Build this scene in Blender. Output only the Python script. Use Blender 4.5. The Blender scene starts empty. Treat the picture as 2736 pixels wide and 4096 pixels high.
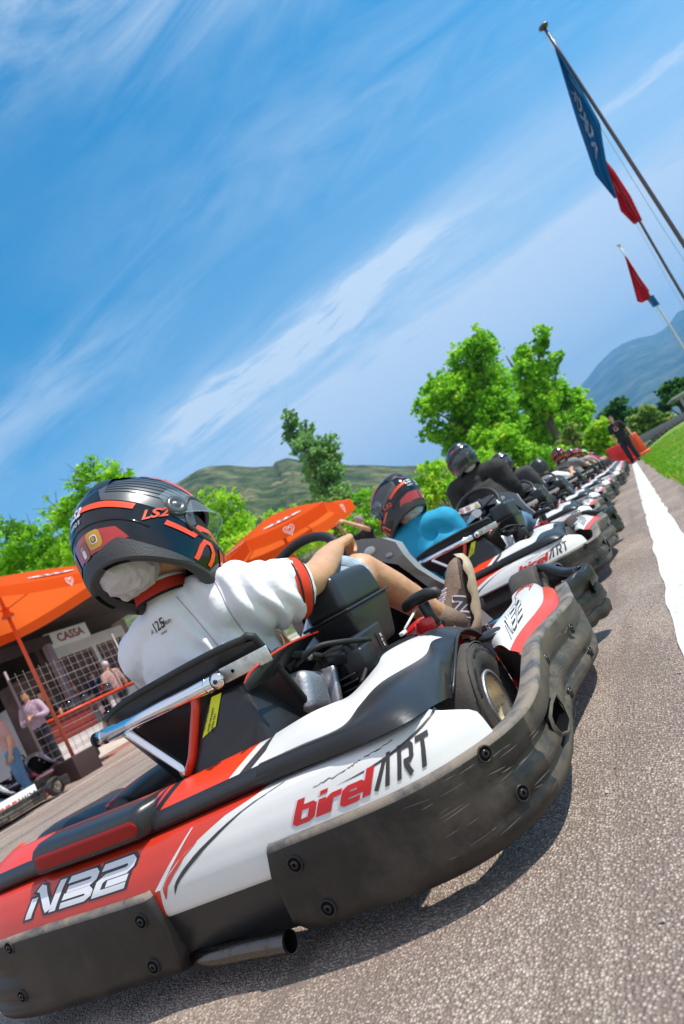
import bpy, bmesh, math, random
from mathutils import Vector, Matrix, Euler, noise
rad = math.radians
SC = bpy.context.scene
COL = SC.collection
random.seed(7)

# ------------------------------------------------------------------ camera
CAM_POS = Vector((0.0, 0.0, 0.5))
PITCH, YAW, ROLL = rad(6.81), rad(-22.26), rad(28.5)   # low camera, tipped over to one side
cam_d = bpy.data.cameras.new('camera')
cam = bpy.data.objects.new('camera', cam_d); COL.objects.link(cam)
_F = Vector((math.sin(YAW) * math.cos(PITCH), math.cos(YAW) * math.cos(PITCH), math.sin(PITCH)))
_R = Vector((math.cos(YAW), -math.sin(YAW), 0)); _U = _R.cross(_F)
_X = math.cos(ROLL) * _R - math.sin(ROLL) * _U
_Y = math.sin(ROLL) * _R + math.cos(ROLL) * _U
_m = Matrix((_X, _Y, -_F)).transposed().to_4x4(); _m.translation = CAM_POS
cam.matrix_world = _m
cam_d.sensor_fit = 'VERTICAL'; cam_d.sensor_height = 36.0; cam_d.sensor_width = 24.0
cam_d.lens = 24.0
cam_d.clip_start = 0.02; cam_d.clip_end = 20000
cam_d.dof.use_dof = True; cam_d.dof.focus_distance = 1.45; cam_d.dof.aperture_fstop = 5.6
SC.camera = cam

# ------------------------------------------------------------------ sky and sun
SUN_DIR = Vector((0.60, 0.13, 1.0)).normalized()
SUN_EL = math.asin(SUN_DIR.z); SUN_AZ = math.atan2(SUN_DIR.x, SUN_DIR.y)
W = bpy.data.worlds.new("World"); SC.world = W; W.use_nodes = True
_n = W.node_tree.nodes; _l = W.node_tree.links
_n.clear()
w_out = _n.new('ShaderNodeOutputWorld'); w_bg = _n.new('ShaderNodeBackground')
sky = _n.new('ShaderNodeTexSky'); sky.sky_type = 'NISHITA'; sky.sun_disc = False
sky.sun_elevation = SUN_EL; sky.sun_rotation = SUN_AZ
sky.air_density = 1.1; sky.dust_density = 0.6; sky.ozone_density = 2.2; sky.altitude = 400
hsv = _n.new('ShaderNodeHueSaturation'); hsv.inputs['Saturation'].default_value = 1.18; hsv.inputs['Value'].default_value = 1.0
_l.new(sky.outputs[0], hsv.inputs['Color'])
# thin cirrus: noise on a flat layer high overhead, stretched along the wind
tc = _n.new('ShaderNodeTexCoord')
sep = _n.new('ShaderNodeSeparateXYZ'); _l.new(tc.outputs['Generated'], sep.inputs[0])
def wmath(op, a, b=None, clamp=False):
    m = _n.new('ShaderNodeMath'); m.operation = op; m.use_clamp = clamp
    for i, v in enumerate((a, b)):
        if v is None: continue
        if isinstance(v, (int, float)): m.inputs[i].default_value = v
        else: _l.new(v, m.inputs[i])
    return m.outputs[0]
grade = _n.new('ShaderNodeMix'); grade.data_type = 'RGBA'; grade.blend_type = 'MULTIPLY'; grade.inputs[0].default_value = 1.0
_l.new(hsv.outputs[0], grade.inputs[6]); grade.inputs[7].default_value = (0.0, 0.92, 1.0, 1)
zz = wmath('ADD', wmath('MAXIMUM', sep.outputs[2], 0.0), 0.10)
cx = wmath('DIVIDE', sep.outputs[0], zz); cy = wmath('DIVIDE', sep.outputs[1], zz)      # place on the cloud sheet
def cnoise(sx, sy, ox, oy, detail, rough, dist=0.0):
    c = _n.new('ShaderNodeCombineXYZ'); _l.new(wmath('ADD', wmath('MULTIPLY', cx, sx), ox), c.inputs[0]); _l.new(wmath('ADD', wmath('MULTIPLY', cy, sy), oy), c.inputs[1])
    n = _n.new('ShaderNodeTexNoise'); n.inputs['Scale'].default_value = 1.0; n.inputs['Detail'].default_value = detail; n.inputs['Roughness'].default_value = rough; n.inputs['Distortion'].default_value = dist
    _l.new(c.outputs[0], n.inputs['Vector']); return n.outputs[0]
warp = wmath('SUBTRACT', cnoise(2.2, 2.6, 3.0, 1.0, 6, 0.6, 0.6), 0.5)
fib = cnoise(1.9, 5.5, 0.3, 5.0, 10, 0.66, 1.5)            # combed fibres
soft = cnoise(0.9, 2.4, 7.0, 2.0, 6, 0.55, 0.5)
def smooth(v, a, b):
    m = _n.new('ShaderNodeMapRange'); m.interpolation_type = 'SMOOTHSTEP'; m.inputs[1].default_value = a; m.inputs[2].default_value = b; _l.new(v, m.inputs[0]); return m.outputs[0]
def streak(y0, slope, w, xa, xb, fade, k):
    d = wmath('SUBTRACT', wmath('ADD', wmath('ADD', cy, wmath('MULTIPLY', cx, -slope)), wmath('MULTIPLY', warp, 0.34)), y0)
    g = wmath('POWER', 2.718, wmath('MULTIPLY', wmath('MULTIPLY', d, d), -1.0 / (w * w)))
    win = wmath('MULTIPLY', smooth(cx, xa - fade, xa + fade), wmath('SUBTRACT', 1.0, smooth(cx, xb - fade, xb + fade)))
    return wmath('MULTIPLY', wmath('MULTIPLY', g, win), wmath('MULTIPLY', smooth(fib, 0.26, 0.72), k))
cl = streak(1.95, 0.0, 0.095, -1.15, -0.30, 0.30, 1.6)
for q in ((2.02, 0.05, 0.26, -1.5, 0.0, 0.5, 0.45), (2.66, 0.16, 0.14, -0.9, 0.75, 0.40, 1.35), (2.9, 0.10, 0.45, -1.4, 1.2, 0.6, 0.55), (0.86, 0.45, 0.15, -0.75, 0.1, 0.25, 0.6), (1.42, 0.1, 0.16, -1.7, -0.8, 0.3, 0.45), (2.04, -0.2, 0.022, 0.36, 0.70, 0.05, 0.40), (1.35, 0.25, 0.25, -0.6, 0.6, 0.4, 0.22)):
    cl = wmath('ADD', cl, streak(*q))
veil = wmath('MULTIPLY', smooth(cy, 1.0, 3.4), wmath('ADD', 0.85, wmath('MULTIPLY', smooth(soft, 0.35, 0.7), 0.32)))
veil = wmath('ADD', veil, wmath('MULTIPLY', smooth(soft, 0.42, 0.75), 0.10))
cl = wmath('ADD', cl, veil)
cl = wmath('MULTIPLY', wmath('MINIMUM', cl, 0.92), 1.0, True)
mixc = _n.new('ShaderNodeMix'); mixc.data_type = 'RGBA'
_l.new(cl, mixc.inputs[0]); _l.new(grade.outputs[2], mixc.inputs[6]); mixc.inputs[7].default_value = (4.9, 5.5, 6.0, 1)
# unseen bright cloud added behind the camera to fill light on rear faces
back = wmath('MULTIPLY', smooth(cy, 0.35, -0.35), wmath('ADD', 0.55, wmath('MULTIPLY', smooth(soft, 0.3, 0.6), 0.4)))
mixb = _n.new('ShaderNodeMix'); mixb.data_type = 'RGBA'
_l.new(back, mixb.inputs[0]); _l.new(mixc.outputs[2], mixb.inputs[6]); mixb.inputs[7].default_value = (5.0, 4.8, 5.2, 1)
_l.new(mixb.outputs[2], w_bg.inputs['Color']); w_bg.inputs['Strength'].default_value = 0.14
_l.new(w_bg.outputs[0], w_out.inputs[0])
sun_d = bpy.data.lights.new('sun', 'SUN'); sun_d.energy = 5.0; sun_d.angle = rad(0.53); sun_d.color = (1.0, 0.955, 0.88)
sun = bpy.data.objects.new('sun', sun_d); COL.objects.link(sun)
sun.rotation_euler = (-SUN_DIR).to_track_quat('-Z', 'Y').to_euler()

SC.view_settings.view_transform = 'Standard'; SC.view_settings.look = 'None'
SC.view_settings.exposure = 0.36; SC.view_settings.gamma = 1.0
SC.view_settings.use_curve_mapping = False
SC.render.engine = 'CYCLES'
SC.cycles.max_bounces = 8; SC.cycles.transparent_max_bounces = 12; SC.cycles.volume_bounces = 0
SC.cycles.use_denoising = True
SC.cycles.sample_clamp_indirect = 6.0

# ------------------------------------------------------------------ materials
def mat(name, col, rough=0.6, metal=0.0, spec=0.5, coat=0.0, bump=None, var=None, dirt=None, trans=None, alpha=None, sss=None):
    """col: base colour. var=(scale, amount): mottled lightness. bump=(scale, strength). dirt=(scale, colour, threshold, rough)"""
    m = bpy.data.materials.new(name); m.use_nodes = True
    nt = m.node_tree; b = nt.nodes['Principled BSDF']; L = nt.links
    b.inputs['Base Color'].default_value = (*col, 1); b.inputs['Roughness'].default_value = rough
    b.inputs['Metallic'].default_value = metal; b.inputs['Specular IOR Level'].default_value = spec
    b.inputs['Coat Weight'].default_value = coat; b.inputs['Coat Roughness'].default_value = 0.08
    tcn = nt.nodes.new('ShaderNodeTexCoord'); src = None
    if var:
        n = nt.nodes.new('ShaderNodeTexNoise'); n.inputs['Scale'].default_value = var[0]; n.inputs['Detail'].default_value = 6; n.inputs['Roughness'].default_value = 0.65
        L.new(tcn.outputs['Object'], n.inputs['Vector'])
        r = nt.nodes.new('ShaderNodeMapRange'); r.inputs[1].default_value = 0.3; r.inputs[2].default_value = 0.7
        r.inputs[3].default_value = 1 - var[1]; r.inputs[4].default_value = 1 + var[1]
        L.new(n.outputs[0], r.inputs[0])
        v = nt.nodes.new('ShaderNodeVectorMath'); v.operation = 'SCALE'; v.inputs[0].default_value = col
        L.new(r.outputs[0], v.inputs['Scale']); L.new(v.outputs[0], b.inputs['Base Color']); src = v.outputs[0]
    if dirt:
        n = nt.nodes.new('ShaderNodeTexNoise'); n.inputs['Scale'].default_value = dirt[0]; n.inputs['Detail'].default_value = 8; n.inputs['Roughness'].default_value = 0.7
        L.new(tcn.outputs['Object'], n.inputs['Vector'])
        r = nt.nodes.new('ShaderNodeMapRange'); r.inputs[1].default_value = dirt[2]; r.inputs[2].default_value = dirt[2] + 0.16
        L.new(n.outputs[0], r.inputs[0])
        mx = nt.nodes.new('ShaderNodeMix'); mx.data_type = 'RGBA'
        L.new(r.outputs[0], mx.inputs[0])
        if src: L.new(src, mx.inputs[6])
        else: mx.inputs[6].default_value = (*col, 1)
        mx.inputs[7].default_value = (*dirt[1], 1); L.new(mx.outputs[2], b.inputs['Base Color'])
        rr = nt.nodes.new('ShaderNodeMapRange'); rr.inputs[3].default_value = rough; rr.inputs[4].default_value = dirt[3]
        L.new(r.outputs[0], rr.inputs[0]); L.new(rr.outputs[0], b.inputs['Roughness'])
    if bump:
        n = nt.nodes.new('ShaderNodeTexNoise'); n.inputs['Scale'].default_value = bump[0]; n.inputs['Detail'].default_value = 5
        L.new(tcn.outputs['Object'], n.inputs['Vector'])
        bp = nt.nodes.new('ShaderNodeBump'); bp.inputs['Strength'].default_value = bump[1]; bp.inputs['Distance'].default_value = 0.01
        L.new(n.outputs[0], bp.inputs['Height']); L.new(bp.outputs[0], b.inputs['Normal'])
    if trans:   # light shining through thin cloth or leaves
        out = nt.nodes['Material Output']; tr = nt.nodes.new('ShaderNodeBsdfTranslucent'); tr.inputs[0].default_value = (*trans[0], 1)
        ms = nt.nodes.new('ShaderNodeMixShader'); ms.inputs[0].default_value = trans[1]
        L.new(b.outputs[0], ms.inputs[1]); L.new(tr.outputs[0], ms.inputs[2]); L.new(ms.outputs[0], out.inputs[0])
    if alpha is not None: b.inputs['Alpha'].default_value = alpha
    if sss: b.inputs['Subsurface Weight'].default_value = sss; b.inputs['Subsurface Radius'].default_value = (0.012, 0.005, 0.003)
    return m

M = {}
def mk(key, *a, **k): M[key] = mat(key, *a, **k); return M[key]
mk('black_plastic', (0.017, 0.017, 0.018), 0.42, bump=(60, 0.05), dirt=(9, (0.10, 0.085, 0.065), 0.60, 0.8))
mk('black_satin', (0.022, 0.022, 0.024), 0.33, bump=(90, 0.04), dirt=(14, (0.07, 0.06, 0.055), 0.62, 0.6))
mk('black_rubber', (0.012, 0.012, 0.012), 0.6, bump=(200, 0.05))
mk('bumper_plastic', (0.021, 0.0175, 0.0155), 0.40, spec=0.4, bump=(30, 0.08), var=(14, 0.30), dirt=(5, (0.062, 0.050, 0.038), 0.50, 0.7))
mk('dark_grey_vinyl', (0.045, 0.042, 0.042), 0.45)
mk('bumper_rim', (0.085, 0.08, 0.08), 0.5, bump=(40, 0.1), var=(18, 0.3), dirt=(9, (0.23, 0.185, 0.145), 0.40, 0.85))
mk('bumper_dusty', (0.040, 0.033, 0.027), 0.42, spec=0.45, bump=(30, 0.08), var=(12, 0.35), dirt=(6, (0.115, 0.090, 0.062), 0.44, 0.7))
mk('scratch_pale', (0.15, 0.13, 0.115), 0.5)
mk('white_vinyl', (0.71, 0.69, 0.66), 0.32, coat=0.3, dirt=(95, (0.30, 0.24, 0.17), 0.655, 0.6), var=(5, 0.05))
mk('red_vinyl', (0.60, 0.035, 0.012), 0.34, coat=0.3, dirt=(120, (0.55, 0.16, 0.09), 0.64, 0.6), var=(8, 0.08))
mk('bright_red_vinyl', (0.74, 0.05, 0.012), 0.35, coat=0.25, dirt=(160, (0.7, 0.25, 0.14), 0.66, 0.6))
mk('letter_red', (0.50, 0.010, 0.008), 0.35)
mk('letter_dark', (0.035, 0.032, 0.032), 0.4)
mk('letter_white', (0.74, 0.74, 0.77), 0.35)
mk('letter_mauve', (0.62, 0.48, 0.55), 0.4)
mk('chrome', (0.82, 0.82, 0.84), 0.08, metal=1.0, dirt=(40, (0.35, 0.30, 0.26), 0.66, 0.4))
mk('zinc', (0.60, 0.60, 0.55), 0.42, metal=0.85, var=(40, 0.3))
mk('red_paint', (0.62, 0.03, 0.008), 0.2, coat=0.6)
mk('engine_red', (0.62, 0.012, 0.012), 0.22, coat=0.5)
mk('engine_black', (0.012, 0.012, 0.012), 0.5, bump=(60, 0.2))
mk('cast_aluminium', (0.46, 0.46, 0.48), 0.5, metal=0.9, bump=(160, 0.15))
mk('dark_metal', (0.06, 0.06, 0.065), 0.4, metal=0.8)
mk('tyre_rubber', (0.062, 0.052, 0.044), 0.75, bump=(240, 0.2), var=(20, 0.25), dirt=(18, (0.11, 0.095, 0.075), 0.60, 0.9))
mk('rim_metal', (0.66, 0.58, 0.43), 0.45, metal=0.55, dirt=(40, (0.07, 0.05, 0.03), 0.55, 0.9))
mk('yellow_label', (0.72, 0.80, 0.01), 0.5)
mk('lime_label', (0.40, 0.52, 0.06), 0.45)
mk('grey_plastic', (0.27, 0.27, 0.27), 0.35, dirt=(60, (0.16, 0.15, 0.14), 0.62, 0.6))
mk('interior_black', (0.006, 0.006, 0.006), 0.9, spec=0.1)
mk('orange_cloth', (0.85, 0.12, 0.008), 0.7, spec=0.2, trans=((1.0, 0.17, 0.03), 0.55))
mk('white_print', (0.80, 0.78, 0.76), 0.6)
mk('skin', (0.60, 0.32, 0.18), 0.46, bump=(90, 0.12), var=(16, 0.14), dirt=(22, (0.56, 0.24, 0.14), 0.52, 0.5), sss=0.10)
mk('cloth_white', (0.84, 0.82, 0.84), 0.9, spec=0.2, bump=(34, 0.30))

# ------------------------------------------------------------------ object helpers
def link(o): COL.objects.link(o); return o
def thing(name, label, cat, loc=(0, 0, 0), rotz=0.0, group=None):
    o = bpy.data.objects.new(name, None); o.empty_display_size = 0.1; link(o)
    o.location = loc; o.rotation_euler = (0, 0, rotz)
    o['label'] = label; o['category'] = cat
    if group: o['group'] = group
    return o
def tag(o, label, cat, group=None, kind=None):
    if label: o['label'] = label
    if cat: o['category'] = cat
    if group: o['group'] = group
    if kind: o['kind'] = kind
    return o
class MB:
    """collects verts / faces with a material per face; build() links ONE mesh object"""
    def __init__(s): s.v = []; s.f = []; s.mi = []; s.sm = []; s.mats = []
    def mid(s, m):
        if m not in s.mats: s.mats.append(m)
        return s.mats.index(m)
    def add(s, verts, faces, m, smooth=True, xf=None):
        o = len(s.v); i = s.mid(m)
        s.v += [tuple(xf @ Vector(p)) if xf is not None else tuple(p) for p in verts]
        for f in faces: s.f.append([k + o for k in f]); s.mi.append(i); s.sm.append(smooth)
        return s
    def build(s, name, parent=None, weld=0.0, loc=None):
        me = bpy.data.meshes.new(name); me.from_pydata(s.v, [], s.f)
        for m in s.mats: me.materials.append(m)
        me.polygons.foreach_set('material_index', s.mi); me.polygons.foreach_set('use_smooth', s.sm)
        if weld:
            bm = bmesh.new(); bm.from_mesh(me); bmesh.ops.remove_doubles(bm, verts=bm.verts, dist=weld); bm.to_mesh(me); bm.free()
        me.update()
        o = bpy.data.objects.new(name, me); link(o)
        if parent is not None: o.parent = parent
        if loc is not None: o.location = loc
        return o
    # --- shapes
    def grid(s, nu, nv, fn, m, smooth=True, wrap_u=False, wrap_v=False, skip=None, xf=None, flip=False):
        vs = [fn(i, j) for j in range(nv) for i in range(nu)]; fs = []
        for j in range(nv if wrap_v else nv - 1):
            for i in range(nu if wrap_u else nu - 1):
                if skip and skip(i, j): continue
                a = j * nu + i; b = j * nu + (i + 1) % nu; c = ((j + 1) % nv) * nu + (i + 1) % nu; d = ((j + 1) % nv) * nu + i
                fs.append([a, d, c, b] if flip else [a, b, c, d])
        return s.add(vs, fs, m, smooth, xf)
    def box(s, c, size, m, bevel=0.0, seg=2, rot=None, xf=None, taper=None):
        bm = bmesh.new(); bmesh.ops.create_cube(bm, size=1.0)
        for v in bm.verts:
            v.co = Vector((v.co.x * size[0], v.co.y * size[1], v.co.z * size[2]))
            if taper:
                k = (v.co.z / size[2] + 0.5); v.co.x *= 1 + (taper[0] - 1) * k; v.co.y *= 1 + (taper[1] - 1) * k
        if bevel: bmesh.ops.bevel(bm, geom=bm.edges[:] , offset=bevel, segments=seg, profile=0.6, affect='EDGES', clamp_overlap=True)
        T = Matrix.Translation(c)
        if rot is not None: T = T @ Euler(rot).to_matrix().to_4x4()
        if xf is not None: T = xf @ T
        bm.verts.index_update()
        s.add([v.co[:] for v in bm.verts], [[v.index for v in f.verts] for f in bm.faces], m, bevel > 0 and seg > 1, T); bm.free(); return s
    def tube(s, pts, r, m, seg=10, cap=True, smooth=True, res=0, xf=None, flat=1.0):
        pts = [Vector(p) for p in pts]; rs = list(r) if isinstance(r, (list, tuple)) else [r] * len(pts)
        if res: pts, rs = crom(pts, rs, res)
        n = len(pts); up = None; vs = []
        for i in range(n):
            t = (pts[min(i + 1, n - 1)] - pts[max(i - 1, 0)]).normalized()
            if up is None:
                up = Vector((0, 0, 1)) if abs(t.z) < 0.9 else Vector((1, 0, 0))
            a = up - t * up.dot(t); a.normalize(); b = t.cross(a); up = a
            for k in range(seg):
                q = 2 * math.pi * k / seg; vs.append(pts[i] + a * math.cos(q) * rs[i] * flat + b * math.sin(q) * rs[i])
        fs = [[i * seg + k, i * seg + (k + 1) % seg, (i + 1) * seg + (k + 1) % seg, (i + 1) * seg + k] for i in range(n - 1) for k in range(seg)]
        if cap: fs += [list(range(seg))[::-1], [(n - 1) * seg + k for k in range(seg)]]
        return s.add(vs, fs, m, smooth, xf)
    def lathe(s, prof, m, axis='z', seg=24, c=(0, 0, 0), xf=None, smooth=True):
        """prof: (radius, height) pairs"""
        n = len(prof); vs = []
        for (r, h) in prof:
            for k in range(seg):
                q = 2 * math.pi * k / seg; x, y = r * math.cos(q), r * math.sin(q)
                p = {'z': (x, y, h), 'x': (h, x, y), 'y': (y, h, x)}[axis]; vs.append(Vector(p) + Vector(c))
        fs = [[i * seg + k, i * seg + (k + 1) % seg, (i + 1) * seg + (k + 1) % seg, (i + 1) * seg + k] for i in range(n - 1) for k in range(seg)]
        return s.add(vs, fs, m, smooth, xf)
    def ball(s, c, r, m, seg=12, rings=8, xf=None):
        r = (r, r, r) if isinstance(r, (int, float)) else r
        return s.grid(seg, rings + 1, lambda i, j: (c[0] + r[0] * math.sin(math.pi * j / rings) * math.cos(2 * math.pi * i / seg), c[1] + r[1] * math.sin(math.pi * j / rings) * math.sin(2 * math.pi * i / seg), c[2] + r[2] * math.cos(math.pi * j / rings)), m, wrap_u=True, xf=xf, flip=True)
    def poly(s, pts, m, thick=None, n=None, xf=None):
        """flat outline, given a thickness along n when asked"""
        k = len(pts)
        if thick is None: return s.add(pts, [list(range(k))], m, False, xf)
        n = Vector(n) * thick; a = [Vector(p) for p in pts]; b = [p + n for p in a]
        fs = [list(range(k))[::-1], [k + i for i in range(k)]] + [[i, (i + 1) % k, k + (i + 1) % k, k + i] for i in range(k)]
        return s.add(a + b, fs, m, False, xf)
def crom(pts, rs, res, closed=False):
    out = []; ro = []; n = len(pts)
    rng = range(n if closed else n - 1)
    for i in rng:
        p0 = pts[(i - 1) % n] if closed else pts[max(i - 1, 0)]; p1 = pts[i]; p2 = pts[(i + 1) % n]; p3 = pts[(i + 2) % n] if closed else pts[min(i + 2, n - 1)]
        for k in range(res):
            t = k / res
            out.append(0.5 * ((2 * p1) + (p2 - p0) * t + (2 * p0 - 5 * p1 + 4 * p2 - p3) * t * t + (3 * p1 - p0 - 3 * p2 + p3) * t ** 3))
            ro.append(rs[i] + (rs[(i + 1) % n] - rs[i]) * t)
    if not closed: out.append(pts[-1]); ro.append(rs[-1])
    return out, ro
def lerp(a, b, t): return a + (b - a) * t
def interp(tab, x):
    """piecewise linear table [(x, v or tuple)]"""
    if x <= tab[0][0]: return tab[0][1]
    for (a, va), (b, vb) in zip(tab, tab[1:]):
        if x <= b:
            t = (x - a) / (b - a)
            return lerp(va, vb, t) if not isinstance(va, tuple) else tuple(lerp(p, q, t) for p, q in zip(va, vb))
    return tab[-1][1]
def sstep(a, b, x):
    t = min(1, max(0, (x - a) / (b - a))); return t * t * (3 - 2 * t)
def copy_tree(o, parent=None):
    c = o.copy(); COL.objects.link(c)
    if parent is not None: c.parent = parent
    for ch in KIDS.get(o.name, list(o.children)): copy_tree(ch, c)
    return c
KIDS = {}
def text_mesh(body, size, bold=0.0, shear=0.0, align='CENTER'):
    cu = bpy.data.curves.new('lettering', 'FONT'); cu.body = body; cu.size = size; cu.offset = bold; cu.shear = shear
    cu.align_x = align; cu.align_y = 'CENTER'; cu.resolution_u = 3
    o = bpy.data.objects.new('lettering', cu); COL.objects.link(o)
    dg = bpy.context.evaluated_depsgraph_get(); me = bpy.data.meshes.new_from_object(o.evaluated_get(dg))
    vs = [v.co.copy() for v in me.vertices]; fs = [list(p.vertices) for p in me.polygons]
    bpy.data.objects.remove(o); bpy.data.curves.remove(cu); bpy.data.meshes.remove(me)
    return vs, fs
def evaluated(o):
    """bake an object's modifiers into its mesh"""
    dg = bpy.context.evaluated_depsgraph_get(); dg.update()
    me = bpy.data.meshes.new_from_object(o.evaluated_get(dg)); old = o.data
    o.modifiers.clear(); o.data = me; me.name = old.name; bpy.data.meshes.remove(old)
    return o
def strokes(lines, width, shear=0.0):
    """thick mitred pen strokes -> list of (verts2d, quads); one per stroke"""
    out = []
    for ln in lines:
        w = width
        if isinstance(ln, dict): w = ln['w']; ln = ln['p']
        P = [Vector((p[0], p[1])) for p in ln]; n = len(P); vs = []
        closed = (P[0] - P[-1]).length < 1e-6
        if closed: P = P[:-1]; n -= 1
        for i in range(n):
            a = P[(i - 1) % n] if (closed or i > 0) else None; b = P[(i + 1) % n] if (closed or i < n - 1) else None
            d1 = (P[i] - a).normalized() if a is not None else None; d2 = (b - P[i]).normalized() if b is not None else None
            if d1 is None: d1 = d2
            if d2 is None: d2 = d1
            n1 = Vector((-d1.y, d1.x)); n2 = Vector((-d2.y, d2.x)); m = (n1 + n2)
            m = m.normalized() if m.length > 1e-6 else n1
            k = 1 / max(0.45, m.dot(n1))
            for sg in (1, -1):
                q = P[i] + m * (sg * w / 2 * k); vs.append((q.x + shear * q.y, q.y))
        fs = [[2 * i, 2 * i + 1, 2 * ((i + 1) % n) + 1, 2 * ((i + 1) % n)] for i in range(n if closed else n - 1)]
        out.append((vs, fs))
    return out
# ================================================================== THE SETTING
def asphalt_mat(name, lo, hi, scale, bumpd=0.35):
    m = bpy.data.materials.new(name); m.use_nodes = True; nt = m.node_tree; L = nt.links; b = nt.nodes['Principled BSDF']
    tcn = nt.nodes.new('ShaderNodeTexCoord')
    vo = nt.nodes.new('ShaderNodeTexVoronoi'); vo.inputs['Scale'].default_value = scale; L.new(tcn.outputs['Object'], vo.inputs['Vector'])
    vo2 = nt.nodes.new('ShaderNodeTexVoronoi'); vo2.inputs['Scale'].default_value = scale * 2.3; L.new(tcn.outputs['Object'], vo2.inputs['Vector'])
    sp = nt.nodes.new('ShaderNodeSeparateColor'); L.new(vo.outputs['Color'], sp.inputs[0])
    sp2 = nt.nodes.new('ShaderNodeSeparateColor'); L.new(vo2.outputs['Color'], sp2.inputs[0])
    big = nt.nodes.new('ShaderNodeTexNoise'); big.inputs['Scale'].default_value = 1.6; big.inputs['Detail'].default_value = 5; L.new(tcn.outputs['Object'], big.inputs['Vector'])
    def mth(op, a, bb):
        n = nt.nodes.new('ShaderNodeMath'); n.operation = op
        for i, v in enumerate((a, bb)):
            if isinstance(v, (int, float)): n.inputs[i].default_value = v
            else: L.new(v, n.inputs[i])
        return n.outputs[0]
    t = mth('ADD', mth('MULTIPLY', mth('POWER', sp.outputs[0], 1.6), 0.55), mth('MULTIPLY', sp2.outputs[0], 0.28))
    gap = mth('MULTIPLY', mth('SUBTRACT', 0.75, mth('MULTIPLY', vo.outputs['Distance'], 0.9)), 1.3)   # bitumen between the stones
    t = mth('MULTIPLY', t, gap)
    t = mth('ADD', t, mth('MULTIPLY', mth('SUBTRACT', big.outputs[0], 0.5), 0.40))
    stm = nt.nodes.new('ShaderNodeMapping'); stm.inputs['Scale'].default_value = (7.0, 0.55, 1.0); L.new(tcn.outputs['Object'], stm.inputs[0])
    stn = nt.nodes.new('ShaderNodeTexNoise'); stn.inputs['Scale'].default_value = 1.0; stn.inputs['Detail'].default_value = 5; stn.inputs['Distortion'].default_value = 0.6; L.new(stm.outputs[0], stn.inputs['Vector'])
    rub = nt.nodes.new('ShaderNodeMapRange'); rub.inputs[1].default_value = 0.54; rub.inputs[2].default_value = 0.72; rub.inputs[4].default_value = 0.16; L.new(stn.outputs[0], rub.inputs[0])
    t = mth('SUBTRACT', t, rub.outputs[0])      # rubber streaks along the lane
    r = nt.nodes.new('ShaderNodeValToRGB'); e = r.color_ramp.elements
    e[0].position = 0.02; e[0].color = (*lo, 1); e[1].position = 0.75; e[1].color = (*hi, 1)
    k = e.new(0.30); k.color = tuple(lerp(a, c, 0.42) for a, c in zip(lo, hi)) + (1,)
    L.new(t, r.inputs[0])
    # stones of slightly different tints
    hs = nt.nodes.new('ShaderNodeHueSaturation'); L.new(r.outputs[0], hs.inputs['Color'])
    L.new(mth('ADD', 0.490, mth('MULTIPLY', sp.outputs[1], 0.035)), hs.inputs['Hue'])
    L.new(hs.outputs[0], b.inputs['Base Color'])
    bp = nt.nodes.new('ShaderNodeBump'); bp.inputs['Strength'].default_value = bumpd; bp.inputs['Distance'].default_value = 0.006
    hgt = mth('SUBTRACT', mth('MULTIPLY', sp.outputs[2], 0.5), vo.outputs['Distance']); L.new(hgt, bp.inputs['Height']); L.new(bp.outputs[0], b.inputs['Normal'])
    b.inputs['Roughness'].default_value = 0.85; b.inputs['Specular IOR Level'].default_value = 0.35
    return m
M['asphalt'] = asphalt_mat('asphalt', (0.215, 0.158, 0.132), (0.90, 0.71, 0.59), 190, 0.8)
def worn_paint(name, col, under, th=0.40):
    m = mat(name, col, 0.7, var=(30, 0.06), dirt=(30, under, 0.555, 0.85), bump=(120, 0.5)); return m
M['line_paint'] = worn_paint('line_paint', (0.66, 0.645, 0.61), (0.34, 0.29, 0.26))
M['kerb_red'] = worn_paint('kerb_red', (0.62, 0.07, 0.02), (0.30, 0.13, 0.09))
mk('concrete', (0.52, 0.45, 0.38), 0.9, var=(3, 0.15), bump=(60, 0.3))
mk('grass_soil', (0.14, 0.26, 0.02), 0.95, var=(2.2, 0.5), bump=(40, 1.0), dirt=(1.1, (0.36, 0.36, 0.05), 0.55, 0.95))
mk('far_field', (0.10, 0.16, 0.03), 0.95, var=(0.05, 0.4))

def gz(x, y):
    """ground height: flat track, gently rising past the far lane"""
    if x < -9.3: return 0.34 * sstep(-9.3, -13.5, x)
    if x > 0.5: return 0.16 * sstep(0.5, 6.0, x) + 0.30 * sstep(25, 42, y) * sstep(0.4, 2.0, x)
    return 0.0
# one sheet to the horizon
b = MB()
xs = [-6000, -3000, -900, -300, -120, -60, -30, -20, -16] + [-14 + 0.5 * i for i in range(11)] + [-8, -5, -2, 0.0, 0.5, 1, 1.5, 2, 3, 4, 5, 6, 8, 12, 20, 40, 90, 300, 1500, 3000]
ys = [-200, -40, -10, -3, 0, 3, 6, 10, 14, 18, 22, 25, 28, 31, 34, 37, 40, 43, 50, 65, 90, 140, 250, 500, 1200, 3000, 5000, 10200]
b.grid(len(xs), len(ys), lambda i, j: (xs[i], ys[j], gz(xs[i], ys[j]) - 0.03), M['far_field'])
o = b.build('ground'); tag(o, None, None, kind='structure')
b = MB()
tx = [-30, -20, -16] + [-14 + 0.5 * i for i in range(11)] + [-8.0, -6.5, -5, -3.5, -2, -1.2, -0.4, 0.15, 0.5, 1.2]
ty = [-20, -6, -2, 0, 2, 4, 7, 10, 14, 18, 22, 26, 30, 36, 44]
b.grid(len(tx), len(ty), lambda i, j: (tx[i], ty[j], gz(tx[i], ty[j])), M['asphalt'])
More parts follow.
